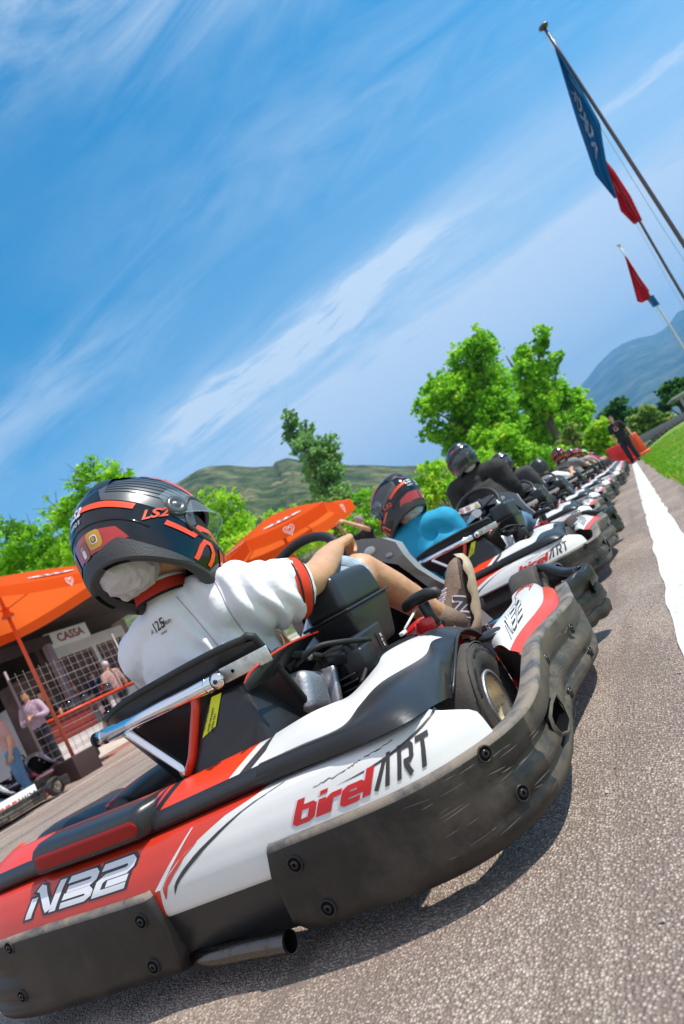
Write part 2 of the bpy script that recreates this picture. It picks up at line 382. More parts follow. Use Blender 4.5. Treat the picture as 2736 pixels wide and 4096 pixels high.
o = b.build('track'); tag(o, 'sunlit grey brown asphalt track', None, kind='structure')
def line_strip(name, x0, x1, y0, y1, m, label, n=60, wob=0.010, z=0.004):
    b = MB(); vs = []
    for i in range(n + 1):
        y = lerp(y0, y1, i / n); w1 = wob * noise.noise((y * 3.1, x0 * 7, 0)) * 2; w2 = wob * noise.noise((y * 2.7, x1 * 9, 4)) * 2
        for x in (x0 + w1, (x0 + x1) / 2, x1 + w2): vs.append((x, y, gz(x, y) + z))
    fs = [[3 * i + k, 3 * i + k + 1, 3 * i + 4 + k, 3 * i + 3 + k] for i in range(n) for k in (0, 1)]
    b.add(vs, fs, m); o = b.build(name); return tag(o, label, None, kind='structure')
line_strip('white_line', -0.138, 0.014, -2, 25.0, M['line_paint'], 'broad white line painted beside the queue of karts', 220)
line_strip('far_lane_line', -9.06, -8.94, -4, 40, M['line_paint'], 'white line along the far lane')
line_strip('red_line', -10.85, -10.72, -2, 40, M['kerb_red'], 'red painted stripe along the pit edge', z=0.005)
b = MB()
b.grid(5, 30, lambda i, j: ((-24, -16, -13.6, -12.2, -11.0)[i], 2 + j * 1.4, gz(-11.4, 0) * 0 + gz((-24, -16, -13.6, -12.2, -11.0)[i], 0) + 0.012), M['concrete'])
tag(b.build('pavement'), 'pale concrete strip along the pit stand', None, kind='structure')
# tyre marks: thin dark streaks on the asphalt
mk('tyre_mark', (0.060, 0.050, 0.046), 0.85, bump=(150, 0.5), var=(9, 0.4))
def thin_rubber(m):
    nt = m.node_tree; n = nt.nodes.new('ShaderNodeTexNoise'); n.inputs['Scale'].default_value = 26; n.inputs['Detail'].default_value = 7; tcn = nt.nodes.new('ShaderNodeTexCoord'); nt.links.new(tcn.outputs['Object'], n.inputs['Vector'])
    r = nt.nodes.new('ShaderNodeMapRange'); r.inputs[1].default_value = 0.42; r.inputs[2].default_value = 0.68; r.inputs[4].default_value = 0.62; nt.links.new(n.outputs[0], r.inputs[0]); nt.links.new(r.outputs[0], nt.nodes['Principled BSDF'].inputs['Alpha'])
thin_rubber(M['tyre_mark'])
b = MB()
for (x0, x1, y0, y1, w, bend) in ((-2.6, -2.3, 1.0, 22.0, 0.14, 0.25), (-3.7, -3.5, 1.0, 22.0, 0.14, 0.2), (-5.6, -5.2, 2.0, 24.0, 0.16, 0.5), (-6.8, -6.5, 2.0, 24.0, 0.16, 0.4), (-8.1, -7.9, 3.0, 20.0, 0.12, 0.1)):
    n = 26; vs = []
    for i in range(n + 1):
        k = i / n; x = lerp(x0, x1, k) + bend * math.sin(math.pi * k); y = lerp(y0, y1, k); ww = w * math.sin(math.pi * (0.08 + 0.84 * k)) ** 0.5 / 2; vs += [(x - ww, y, 0.0025), (x + ww, y, 0.0025)]
    b.add(vs, [[2 * i, 2 * i + 1, 2 * i + 3, 2 * i + 2] for i in range(n)], M['tyre_mark'])
tag(b.build('tyre_marks'), 'dark rubber marks on the asphalt', None, kind='structure')

# ---- grass verge on the right
def edge_x(y): return 0.235 + 0.05 * noise.noise((y * 0.9, 0.3, 0)) + 0.035 * noise.noise((y * 3.1, 2.3, 0))
b = MB()
gy = [-2 + 0.25 * i for i in range(150)] + [36, 38, 40, 42, 45, 50]
gk = [0, 0.08, 0.2, 0.5, 1.0, 2.0, 3.5, 6, 12, 30]
b.grid(len(gk), len(gy), lambda i, j: (edge_x(gy[j]) + gk[i], gy[j], gz(edge_x(gy[j]) + gk[i], gy[j]) + 0.006 + 0.02 * sstep(0, 0.2, gk[i])), M['grass_soil'])
tag(b.build('lawn'), 'sunlit green lawn beside the track', None, kind='structure')
mk('blade_bright', (0.20, 0.44, 0.012), 0.7, trans=((0.34, 0.60, 0.03), 0.35))
mk('blade_mid', (0.12, 0.30, 0.012), 0.7, trans=((0.22, 0.46, 0.02), 0.35))
mk('blade_dry', (0.44, 0.42, 0.06), 0.8, trans=((0.5, 0.48, 0.1), 0.3))
b = MB(); rg = random.Random(5)
for k in range(24000):
    y = 2.5 + 32 * rg.random() ** 1.5; x = edge_x(y) - 0.03 + 4.2 * rg.random() ** 1.6
    h = 0.03 + 0.05 * rg.random(); a = rg.random() * 6.28; w = 0.005 + 0.0007 * y
    z = gz(x, y) + 0.008; dx, dy = math.cos(a) * w, math.sin(a) * w; lx, ly = rg.uniform(-.03, .03), rg.uniform(-.03, .03)
    patch = noise.noise((x * 0.9, y * 0.5, 1.7))
    m = M['blade_dry'] if patch > 0.18 and rg.random() < 0.6 else (M['blade_bright'] if rg.random() < 0.62 else M['blade_mid'])
    b.add([(x - dx, y - dy, z), (x + dx, y + dy, z), (x + lx, y + ly, z + h)], [[0, 1, 2]], m, False)
tag(b.build('grass'), 'short green grass with pale dry patches', None, kind='stuff')
# loose grit
b = MB(); mk('grit', (0.42, 0.37, 0.33), 0.9, var=(60, 0.4))
for k in range(110):
    y = 0.6 + 7 * rg.random() ** 1.8; x = rg.uniform(-0.32, 0.35) if y > 0.9 else rg.uniform(-0.8, 0.2); r = rg.uniform(0.001, 0.0032)
    b.box((x, y, r * 0.6), (r * 2, r * 1.6, r * 1.2), M['grit'], rot=(rg.random(), rg.random(), rg.random() * 3))
tag(b.build('gravel'), 'loose grit scattered on the asphalt', None, kind='stuff')

# ---- hills and the far mountain: shells with real depth, silhouettes by azimuth and height
def hill_mat(name, cols, scale):
    m = bpy.data.materials.new(name); m.use_nodes = True; nt = m.node_tree; L = nt.links; b = nt.nodes['Principled BSDF']
    tcn = nt.nodes.new('ShaderNodeTexCoord')
    n = nt.nodes.new('ShaderNodeTexNoise'); n.inputs['Scale'].default_value = scale; n.inputs['Detail'].default_value = 10; n.inputs['Roughness'].default_value = 0.68; L.new(tcn.outputs['Object'], n.inputs['Vector'])
    r = nt.nodes.new('ShaderNodeValToRGB'); e = r.color_ramp.elements
    e[0].position = 0.36; e[0].color = (*cols[0], 1); e[1].position = 0.66; e[1].color = (*cols[-1], 1)
    for i, c in enumerate(cols[1:-1]): k = e.new(0.36 + 0.3 * (i + 1) / (len(cols) - 1)); k.color = (*c, 1)
    L.new(n.outputs[0], r.inputs[0]); L.new(r.outputs[0], b.inputs['Base Color'])
    bp = nt.nodes.new('ShaderNodeBump'); bp.inputs['Strength'].default_value = 0.8; bp.inputs['Distance'].default_value = 8
    n2 = nt.nodes.new('ShaderNodeTexNoise'); n2.inputs['Scale'].default_value = scale * 6; n2.inputs['Detail'].default_value = 6; L.new(tcn.outputs['Object'], n2.inputs['Vector'])
    L.new(n2.outputs[0], bp.inputs['Height']); L.new(bp.outputs[0], b.inputs['Normal'])
    b.inputs['Roughness'].default_value = 0.95; b.inputs['Specular IOR Level'].default_value = 0.1
    return m
M['hill_scrub'] = hill_mat('hill_scrub', [(0.025, 0.050, 0.018), (0.06, 0.085, 0.03), (0.13, 0.14, 0.06), (0.26, 0.21, 0.13)], 0.034)
M['mountain_wood'] = hill_mat('mountain_wood', [(0.02, 0.045, 0.02), (0.05, 0.085, 0.035), (0.11, 0.13, 0.06), (0.17, 0.16, 0.11)], 0.0032)
def ridge(name, prof, R0, R1, m, label, rough, rel=0.0, nd=26, na=180, seed=0.0):
    """prof: (azimuth, crest elevation) in degrees; crest at R1, foot at R0"""
    b = MB(); a0, a1 = prof[0][0], prof[-1][0]
    def f(i, j):
        az = lerp(a0, a1, i / (na - 1)); el = interp(prof, az); t = j / (nd - 1); t2 = t * 1.25
        R = lerp(R0, R1, min(t2, 1.0)) + (t2 > 1) * (R1 - R0) * (t2 - 1) * 2
        H = math.tan(rad(el)) * R1; h = H * (min(t2, 1) ** 1.15) * (1 if t2 <= 1 else 1 - (t2 - 1) * 1.8)
        x, y = R * math.sin(rad(az)), R * math.cos(rad(az))
        w = min(1, t * 3) * (0.25 + 0.75 * min(1, abs(1 - t2) * 3))
        h += rough * H * w * (noise.fractal((x / rel, y / rel, seed), 1.0, 2.1, 5) ) - (rough * H * 0.25 * abs(noise.noise((az * 0.35, t * 2, seed))) * w)
        return (x, y, max(h, -0.5) if t > 0 else -2)
    b.grid(na, nd, f, m); o = b.build(name); return tag(o, label, None, kind='structure')
ridge('hills', [(-75, 16), (-60, 15.2), (-50, 15.2), (-40, 15.4), (-33.5, 15.3), (-31.5, 15.4), (-30.4, 15.25), (-29, 14.75), (-27.2, 13.75), (-25.6, 13.1), (-25.2, 13.35), (-24.2, 13.1), (-23.2, 12.3), (-22, 11.2), (-20.4, 10.35), (-18, 9.0), (-16, 7.8), (-14.4, 6.9), (-12, 5.2), (-9, 3.6), (-5, 2.2), (0, 1.2)], 260, 900, M['hill_scrub'], 'scrub covered hills behind the trees', 0.13, rel=190.0, seed=3.1, nd=60, na=420)
ridge('mountain', [(-16, 1.5), (-8, 2.6), (-4, 4.2), (-2, 5.4), (-0.72, 6.05), (0.19, 6.34), (1.34, 6.8), (2.62, 7.14), (3.58, 7.16), (4.63, 6.93), (5.67, 6.46), (6.42, 6.44), (7.01, 6.6), (7.74, 7.01), (8.16, 6.92), (9, 7.1), (11, 7.6), (14, 7.0), (20, 6), (30, 5)], 3800, 9000, M['mountain_wood'], 'far blue wooded mountain', 0.09, rel=1500.0, seed=9.4)
# the air between: far things fade to blue
b = MB(); b.box((-1500, 4700, 749), (9500, 11400, 1500), None)
mz = bpy.data.materials.new('haze_air'); mz.use_nodes = True; nt = mz.node_tree; nt.nodes.remove(nt.nodes['Principled BSDF'])
pv = nt.nodes.new('ShaderNodeVolumePrincipled'); pv.inputs['Color'].default_value = (0.20, 0.53, 1.0, 1); pv.inputs['Density'].default_value = 0.00014; pv.inputs['Anisotropy'].default_value = 0.1
nt.links.new(pv.outputs[0], nt.nodes['Material Output'].inputs['Volume'])
b.mats = [mz]; HAZE = b.build('haze'); HAZE['kind'] = 'stuff'
# ================================================================== THE KART (local: x right, y forward, z up, origin on the ground under the rear bumper)
LEFT_EXTRA = 0.27
class Plan:
    """plan curve of the kart's skirt with arc length from the rear centre; negative t is the mirrored left side"""
    def __init__(s, pts, left=False):
        s.left = left
        P, _ = crom([Vector((x, y)) for x, y in pts], [0] * len(pts), 14)
        s.p = P; s.l = [0.0]
        for a, c in zip(P, P[1:]): s.l.append(s.l[-1] + (c - a).length)
    def at(s, t, inset=0.0, z=0.0):
        sg = -1 if t < 0 else 1; t = abs(t); dx = dy = 0.0
        if sg < 0 and s.left:      # the left rear runs a little longer and further forward
            dx = LEFT_EXTRA * min(1, max(0, (t - 0.15) / 0.45)); z += 0.018 * sstep(0.1, 0.6, t) * sstep(0.1, 0.2, z)
            t -= dx
        t = min(t, s.l[-1] - 1e-4)
        lo, hi = 0, len(s.l) - 1
        while hi - lo > 1:
            mid = (lo + hi) // 2
            if s.l[mid] <= t: lo = mid
            else: hi = mid
        k = (t - s.l[lo]) / max(1e-9, s.l[lo + 1] - s.l[lo]); q = s.p[lo].lerp(s.p[lo + 1], k)
        a = s.p[max(lo - 2, 0)]; c = s.p[min(lo + 3, len(s.p) - 1)]; d = (c - a).normalized()
        if lo < 3: d = Vector((1, 0))
        n = Vector((d.y, -d.x)); q = q - n * inset
        return Vector((sg * (q.x + dx), q.y + dy, z))
PL = Plan([(0, 0), (0.1, 0), (0.2, 0.0), (0.3, 0.002), (0.40, 0.012), (0.475, 0.04), (0.535, 0.085), (0.578, 0.14), (0.604, 0.21), (0.612, 0.30), (0.604, 0.44), (0.594, 0.58), (0.612, 0.74), (0.630, 0.90), (0.628, 1.02), (0.606, 1.17), (0.588, 1.30)], left=True)
PLF = Plan([(0.578, 1.27), (0.60, 1.32), (0.64, 1.39), (0.660, 1.45), (0.645, 1.505), (0.60, 1.53)])
PNOSE = Plan([(0, 2.22), (0.2, 2.215), (0.36, 2.18), (0.45, 2.11), (0.49, 2.02), (0.50, 1.94)])
mk('bolt_black', (0.02, 0.02, 0.02), 0.22, metal=0.3)
mk('pipe_metal', (0.13, 0.12, 0.11), 0.22, metal=1.0, dirt=(30, (0.12, 0.09, 0.07), 0.5, 0.5))

def bumper_side(sg, parent):
    t0, t1 = (0.128, PL.l[-1]) if sg > 0 else (0.140, PL.l[-1] + LEFT_EXTRA)
    prof = [(0.040, 0.226), (0.012, 0.232), (0.002, 0.229), (0.0, 0.220), (0.002, 0.176), (0.014, 0.166), (0.012, 0.150), (0.001, 0.140), (0.0, 0.112), (0.012, 0.104), (0.010, 0.090), (0.002, 0.082), (0.010, 0.056), (0.028, 0.046), (0.05, 0.052)]
    nu, nv = 92, len(prof)
    def f(i, j):
        ins, z = prof[j]
        if i < 3:      # closed rounded end of the rear pad
            t = t0 + (0.0, 0.0, 0.008)[i]; ins = ins + (0.045, 0.010, 0.001)[i]
        else: t = t0 + 0.010 + (t1 - t0 - 0.010) * (i - 3) / (nu - 4)
        zz = (z - 0.14) / 0.09
        if i < 8: t += 0.022 * max(0, abs(zz) - 0.72) ** 1.0 * (8 - i) / 8 * 2.2
        k = sstep(0.45, 0.75, t)           # the grooves fade out on the flat rear pad
        if ins < 0.03 and 0.06 < z < 0.2: ins = lerp(0.0015, ins, k)
        z2 = 0.048 + (z - 0.048) * lerp(0.860, 1.0, sstep(0.66, 1.0, t))
        z2 += 0.018 * sstep(0.5, 0.8, t) * (0.232 - z) / 0.18 * 0.8
        z2 += 0.006 * math.sin(t * 7.0) * sstep(0.7, 1.0, t)
        return PL.at(sg * t * (1 if sg > 0 else 1.0), ins, z2)
    b = MB()
    tt = lambda i: t0 + 0.010 + (t1 - t0 - 0.010) * (i - 3) / (nu - 4)
    ex_ = LEFT_EXTRA if sg < 0 else 0.0
    hole = lambda i, j: 2 <= j <= 6 and 0.752 + ex_ < tt(i) < 0.862 + ex_
    b.grid(nu, nv - 3, lambda i, j: f(i, j + 3), M['bumper_plastic'], flip=(sg < 0), skip=lambda i, j: tt(i) > 0.66 + ex_)
    b.grid(nu, nv - 3, lambda i, j: f(i, j + 3), M['bumper_dusty'], flip=(sg < 0), skip=lambda i, j: tt(i) <= 0.66 + ex_ or hole(i, j))
    b.grid(nu, 4, f, M['bumper_rim'], flip=(sg < 0))
    o = b.build('side_bumper', parent, weld=0.0001)
    if sg > 0:
        b = MB(); rg = random.Random(3)
        for k in range(85):
            t = rg.uniform(0.40, 1.30); z = rg.uniform(0.075, 0.205); l = rg.uniform(0.008, 0.05) * (1.8 if rg.random() < 0.15 else 1); w = rg.uniform(0.0003, 0.0008); sl_ = rg.gauss(0.0, 0.10)
            if 0.72 < t + l and t < 0.90 and 0.09 < z < 0.18: continue
            n = 5; vs = []
            for i in range(n + 1):
                q = i / n; ww = w * math.sin(math.pi * (0.06 + 0.88 * q)); z_ = z + sl_ * l * (q - 0.5)
                vs += [PL.at(t + l * (q - 0.5), -0.0012, z_ - ww), PL.at(t + l * (q - 0.5), -0.0012, z_ + ww)]
            b.add(vs, [[2 * i, 2 * i + 1, 2 * i + 3, 2 * i + 2] for i in range(n)], M['scratch_pale'] if rg.random() < 0.7 else M['bumper_rim'])
        b.build('scuffs', o)
    sl = MB(); ring = [(0.872, 0.158), (0.80, 0.163), (0.752, 0.156), (0.742, 0.140), (0.755, 0.120), (0.80, 0.106), (0.872, 0.104), (0.89, 0.130)]
    k8 = len(ring)
    ring = [(t + ex_, z) for t, z in ring]; cen = (0.808 + ex_, 0.132)
    R_ = lambda k, ins: [PL.at(sg * lerp(t, cen[0], k), ins, lerp(z, cen[1], k)) for t, z in ring]
    lay = R_(-0.12, 0.0) + R_(0.0, -0.004) + R_(0.10, -0.002) + R_(0.14, 0.02) + R_(0.18, 0.06)
    for q in range(4): sl.add(lay, [[q * k8 + i, q * k8 + (i + 1) % k8, (q + 1) * k8 + (i + 1) % k8, (q + 1) * k8 + i] for i in range(k8)], M['bumper_dusty'] if q < 2 else M['interior_black'])
    sl.add(R_(0.18, 0.06), [list(range(k8))], M['interior_black'], False)
    sl.build('slot', o)
    for (t, z) in ((0.185, 0.165), (0.205, 0.083), (0.56, 0.190), (0.585, 0.108), (1.01, 0.195), (1.30, 0.178), (1.06, 0.10), (1.34, 0.10)):
        q = PL.at(sg * t, -0.0005, z); q2 = PL.at(sg * t, 0.02, z); ax = (q - q2).normalized()
        rot = ax.to_track_quat('Z', 'Y').to_matrix().to_4x4(); T = Matrix.Translation(q) @ rot @ Matrix.Scale(0.86 if t < 0.3 else 0.78, 4)
        s = MB(); s.lathe([(0.0175, -0.004), (0.0172, 0.0014), (0.0155, 0.0020), (0.0140, 0.0008)], M['bumper_plastic'], seg=20, xf=T); s.lathe([(0.0140, 0.0008), (0.0120, 0.0003), (0.0085, 0.0003)], M['interior_black'], seg=20, xf=T); s.lathe([(0.0085, 0.0003), (0.0082, 0.0030), (0.0040, 0.0034)], M['bolt_black'], seg=20, xf=T); s.lathe([(0.0040, 0.0034), (0.0036, 0.0012), (0, 0.0012)], M['interior_black'], seg=6, xf=T)
        s.build('bolt', o)
    return o

PANEL = [(0.050, 0.048), (0.030, 0.075), (0.018, 0.150), (0.0145, 0.156), (0.0140, 0.175), (0.0170, 0.200), (0.027, 0.232), (0.043, 0.260), (0.055, 0.274), (0.068, 0.279), (0.10, 0.281)]
def panel_pt(t, z, off=0.0):
    """point on the rear body panel; z picks the height on its visible face"""
    seg = PANEL[3:10]
    for (a, za), (c, zc) in zip(seg, seg[1:]):
        if z <= zc or (a, za) == seg[-2]:
            k = (z - za) / (zc - za); ins = lerp(a, c, k); n = Vector((-(zc - za), -(c - a))).normalized(); break
    return PL.at(t, ins - off * 1.0, z)
def on_panel(b, polys, m, off, xf2=None):
    """polys: (verts2d in (t,z), faces); subdivided so they hug the curved face"""
    for vs, fs in polys:
        bm = bmesh.new(); bv = [bm.verts.new((x, z, 0)) for x, z in vs]
        for f in fs:
            try: bm.faces.new([bv[k] for k in f])
            except ValueError: pass
        bmesh.ops.triangulate(bm, faces=bm.faces[:])
        bmesh.ops.subdivide_edges(bm, edges=[e for e in bm.edges if e.calc_length() > 0.012], cuts=3, use_grid_fill=True)
        bm.verts.index_update()
        b.add([panel_pt(v.co.x, v.co.y, off) for v in bm.verts], [[v.index for v in f.verts] for f in bm.faces], m, True); bm.free()
        off += 0.00012
GL = {  # pen strokes, x-height 1
 'b': [[(0.02, 1.45), (0.02, 0.12), (0.12, 0.02), (0.56, 0.02), (0.66, 0.12), (0.66, 0.78), (0.56, 0.88), (0.13, 0.88)]],
 'i': [[(0, -0.08), (0, 0.96)], [(0, 1.18), (0, 1.42)]],
 'r': [[(0, -0.08), (0, 0.76), (0.12, 0.88), (0.50, 0.88)]],
 'e': [[(0.68, 0.02), (0.12, 0.02), (0.02, 0.12), (0.02, 0.78), (0.12, 0.88), (0.56, 0.88), (0.66, 0.78), (0.66, 0.45), (0.12, 0.45)]],
 'l': [[(0, -0.08), (0, 1.55)]],
 'A': [[(0.0, -0.08), (0.42, 1.10)], [(0.62, 1.26), (0.62, -0.08)]],
 'R': [[(0.0, -0.08), (0.0, 1.17), (0.10, 1.17), (0.56, 1.17), (0.68, 1.05), (0.68, 0.66), (0.58, 0.54), (0.24, 0.54)], [(0.36, 0.44), (0.68, -0.08)]],
 'T': [[(0.0, 1.17), (0.80, 1.17)], [(0.40, 1.04), (0.40, -0.08)]],
 'N': [[(0.0, 0.0), (0.0, 0.68)], [(-0.02, 0.98), (0.16, 0.90), (0.66, 0.08)], [(0.80, 0.0), (0.80, 1.0)]],
 '3': [[(0.0, 0.90), (0.74, 0.90), (0.84, 0.80), (0.84, 0.68), (0.74, 0.60), (0.06, 0.60)], [(0.0, 0.38), (0.74, 0.38), (0.84, 0.28), (0.84, 0.18), (0.74, 0.10), (0.0, 0.10)]],
 '2': [[(0.0, 0.90), (0.80, 0.90), (0.90, 0.80), (0.90, 0.68), (0.80, 0.58), (0.20, 0.58), (0.06, 0.46), (0.06, 0.10), (0.92, 0.10)], [(0.30, 0.34), (0.92, 0.34)]],
}
def word(txt, xs_, z0, h, width, shear, kx):
    out = []
    for ch, x in zip(txt, xs_):
        for vs, fs in strokes(GL[ch], width):
            out.append(([(x + p[0] * h * kx + shear * p[1] * h, z0 + p[1] * h) for p in vs], fs))
    return out
ADV = {'b': 0.98, 'i': 0.36, 'r': 0.72, 'e': 0.98, 'l': 0.42, 'A': 1.02, 'R': 1.02, 'T': 0.9, 'N': 1.08, '3': 1.12, '2': 1.1}

def build_kart(name, label, group):
    K = thing(name, label, 'go-kart', group=group)
    parts = {}
    # ---------------- skirt
    for sg in (1, -1): bumper_side(sg, K)
    for sg in (1, -1):
        b = MB(); prof = [(0.03, 0.226), (0.008, 0.232), (0.0, 0.222), (0.0, 0.176), (0.010, 0.165), (0.002, 0.15), (0.0, 0.118), (0.012, 0.104), (0.002, 0.095), (0.012, 0.062), (0.03, 0.058)]
        def f(i, j):
            t = PLF.l[-1] * i / 24; p = PLF.at(t, prof[j][0], prof[j][1] + 0.004 * math.sin(i)); p.x *= sg; return p
        b.grid(25, len(prof), f, M['bumper_plastic'], flip=(sg < 0)); o = b.build('bumper_end', K)
        s = MB(); q = PLF.at(0.135, -0.001, 0.165); q.x *= sg
        s.lathe([(0.022, 0.0), (0.020, 0.001), (0.018, -0.004), (0, -0.004)], M['interior_black'], axis='x', seg=16, c=q); s.build('bolt', o)
        b = MB(); b.tube([(sg * 0.30, 2.02, 0.235), (sg * 0.40, 1.97, 0.245), (sg * 0.46, 1.84, 0.243), (sg * 0.54, 1.67, 0.215), (sg * 0.615, 1.50, 0.215)], 0.017, M['black_satin'], res=6); b.build('side_bar', K)
    b = MB(); prof = [(0.05, 0.225), (0.01, 0.228), (0.0, 0.215), (0.0, 0.165), (0.01, 0.155), (0.0, 0.145), (0.0, 0.10), (0.02, 0.07), (0.05, 0.065)]
    for sg in (1, -1): b.grid(24, len(prof), lambda i, j: (lambda p: Vector((sg * p.x, p.y - 0 * sg, p.z)))(Vector((PNOSE.at(PNOSE.l[-1] * i / 23, -prof[j][0] * -1 * -1, prof[j][1])))), M['bumper_plastic'], flip=(sg > 0))
    b.build('front_bumper', K)
    # ---------------- rear body panel, red to the left and white to the right of a curved edge
    zr = PANEL
    tR = 0.665
    def tend(z): return lerp(0.605, 0.530, sstep(0.240, 0.286, z)) if z > 0.15 else 0.60
    def tb(z):   # red / white border
        return interp([(0.15, -0.135), (0.165, -0.135), (0.20, -0.128), (0.215, -0.108), (0.235, -0.066), (0.255, -0.004), (0.270, 0.058), (0.278, 0.13), (0.286, 0.17)], z)
    rows = []
    for (a, za), (c, zc) in zip(PANEL[2:], PANEL[3:]):
        for k in range(3): rows.append((lerp(a, c, k / 3), lerp(za, zc, k / 3)))
    rows.append(PANEL[-1])
    b = MB(); n = 34
    b.grid(n, len(rows), lambda i, j: PL.at(lerp(tb(rows[j][1]), tend(rows[j][1]), i / (n - 1)), *rows[j]), M['white_vinyl'])
    b.grid(40, len(rows), lambda i, j: PL.at(lerp(-tend(rows[j][1]) - LEFT_EXTRA, tb(rows[j][1]), i / 39), *rows[j]), M['red_vinyl'])
    low = PANEL[:3]
    b.grid(60, 3, lambda i, j: PL.at(lerp(-0.80, 0.60, i / 59), *low[j]), M['black_satin'])
    RP = b.build('rear_panel', K)
    # swooshes beside the border
    b = MB()
    def sw(lo, hi, m, off, n=14):
        vs = []; 
        for i in range(n + 1):
            k = i / n; vs.append(tuple(lerp(p, q, 0) for p, q in zip(lo(k), lo(k)))); vs.append(hi(k))
        fs = [[2 * i, 2 * i + 1, 2 * i + 3, 2 * i + 2] for i in range(n)]
        on_panel(b, [(vs, fs)], m, off)
    zc = lambda k: lerp(0.183, 0.2785, k)
    sw(lambda k: (tb(zc(k)) + 0.034 + 0.020 * k, zc(k)), lambda k: (tb(zc(k)) + 0.034 + 0.020 * k + 0.020 * math.sin(min(1, k * 1.15) * math.pi * 0.86), zc(k)), M['letter_dark'], 0.0008)
    sw(lambda k: (tb(lerp(0.182, 0.25, k)) + 0.010 - 0.010 * k, lerp(0.182, 0.25, k)), lambda k: (tb(lerp(0.182, 0.25, k)) + 0.012 + 0.014 * math.sin(k * math.pi) - 0.010 * k, lerp(0.182, 0.25, k)), M['red_vinyl'], 0.0008)
    sw(lambda k: (lerp(-0.137, -0.026, k ** 1.05) - 0.004, lerp(0.200, 0.2725, k)), lambda k: (lerp(-0.137, -0.026, k ** 1.05) + 0.013 * (1 - k), lerp(0.200, 0.2725, k)), M['white_vinyl'], 0.0008)
    sw(lambda k: (lerp(0.30, 0.545, k), lerp(0.246, 0.276, k ** 2.2)), lambda k: (lerp(0.30, 0.545, k), lerp(0.246, 0.276, k ** 2.2) + 0.0040 * math.sin(min(1, k * 1.02) * math.pi * 0.75)), M['letter_dark'], 0.0008)
    # dark scuff smears on the white
    for (x, z, l, h) in ((0.255, 0.2560, 0.075, 0.003), (0.365, 0.2655, 0.07, 0.003), (0.33, 0.262, 0.03, 0.002)):
        pts = [(x + l * i / 12, z + h * noise.noise((i * 0.9, x * 50, 1)) + 0.24 * l * i / 12 * 0.3) for i in range(13)]
        vs = []
        for i, (px, pz) in enumerate(pts): w = h * (0.25 + abs(noise.noise((i * 1.7, z * 90, 2)))) * (1 if 0 < i < 12 else 0.1); vs += [(px, pz - w * 0.5), (px, pz + w * 0.5)]
        on_panel(b, [(vs, [[2 * i, 2 * i + 1, 2 * i + 3, 2 * i + 2] for i in range(12)])], M['dark_grey_vinyl'], 0.0007)
    b.build('stripe_graphics', RP)
    b = MB()
    wb = word('birel', (0.2065, 0.2575, 0.2735, 0.306, 0.3520), 0.2175, 0.0215, 0.33, 0.70, 2.25)
    on_panel(b, [([(x - 0.005, z - 0.0004) for x, z in vs], fs) for vs, fs in wb], M['letter_mauve'], 0.0007)
    on_panel(b, wb, M['letter_red'], 0.0013); b.build('maker_lettering', RP)
    b = MB(); on_panel(b, word('ART', (0.372, 0.418, 0.452), 0.219, 0.0315, 0.24, 0.55, 1.15), M['letter_dark'], 0.0013)
    b.build('model_lettering', RP)
    b = MB()
    def N32(m, width, off, pad):
        for ch, x in zip('N32', (-0.505, -0.405, -0.305)):
            gl = [list(q) for q in GL[ch]]
            if pad:
                g2 = []
                for q in gl:
                    a_, c_ = Vector(q[0]), Vector(q[1]); d = (a_ - c_).normalized() * 0.08; q = [tuple(a_ + d)] + q[1:]
                    a_, c_ = Vector(q[-1]), Vector(q[-2]); d = (a_ - c_).normalized() * 0.08; g2.append(q[:-1] + [tuple(a_ + d)])
                gl = g2
            on_panel(b, [([(x + p[0] * 0.045 * 2.15 + 0.85 * p[1] * 0.045, 0.224 + p[1] * 0.045) for p in vs], fs) for vs, fs in strokes(gl, width)], m, off)
    N32(M['letter_dark'], 0.36, 0.0007, True); N32(M['letter_white'], 0.21, 0.0014, False)
    b.build('number_lettering', RP)
    # ---------------- black roll and the strip above it
    roll = [(0.14, 0.272), (0.098, 0.278), (0.077, 0.285), (0.070, 0.298), (0.077, 0.311), (0.093, 0.3175)]
    strip = [(0.0931, 0.3174), (0.107, 0.3255), (0.128, 0.3345), (0.147, 0.3410), (0.160, 0.343), (0.170, 0.337)]
    b = MB(); b.grid(70, len(roll), lambda i, j: PL.at(lerp(-0.95, 0.30, i / 69), *roll[j]), M['black_satin'])
    b.grid(50, len(roll), lambda i, j: PL.at(lerp(-0.5, -0.95, i / 49), roll[j][0], roll[j][1]), M['black_satin'], flip=True) if False else None
    cuts = [(-0.95, -0.145, M['bright_red_vinyl']), (-0.145, -0.122, M['black_satin']), (-0.122, 0.062, M['bright_red_vinyl']), (0.062, 0.088, M['white_vinyl']), (0.088, 0.118, M['dark_grey_vinyl']), (0.118, 0.20, M['white_vinyl'])]
    for (a, c, m) in cuts:
        def f(i, j, a=a, c=c):
            sl = (0.0 if a < -0.3 else 0.03) if a < -0.11 else 0.05; sl2 = 0.03 if c < -0.11 else 0.05
            if c > 0.19: sl2 = -0.02
            kz = (strip[j][1] - 0.3174) / 0.0256; return PL.at(lerp(a + sl * kz, c + sl2 * kz, i / 19), *strip[j])
        b.grid(20, len(strip), f, m)
    b.build('rear_rail', K)
    # raised black pad with the red reflector
    b = MB()
    pad = [(0.12, 0.287), (0.056, 0.289), (0.047, 0.295), (0.049, 0.330), (0.057, 0.340), (0.074, 0.347), (0.12, 0.347)]
    def fp(i, j):
        n = 30; k = i / (n - 1); t = lerp(-0.478, -0.130, k); e = min(k, 1 - k) * 14
        ins, z = pad[j]; r = max(0, 1 - e); return PL.at(t, ins + 0.045 * r * r, lerp(z, 0.316, 0.10 * r * r))
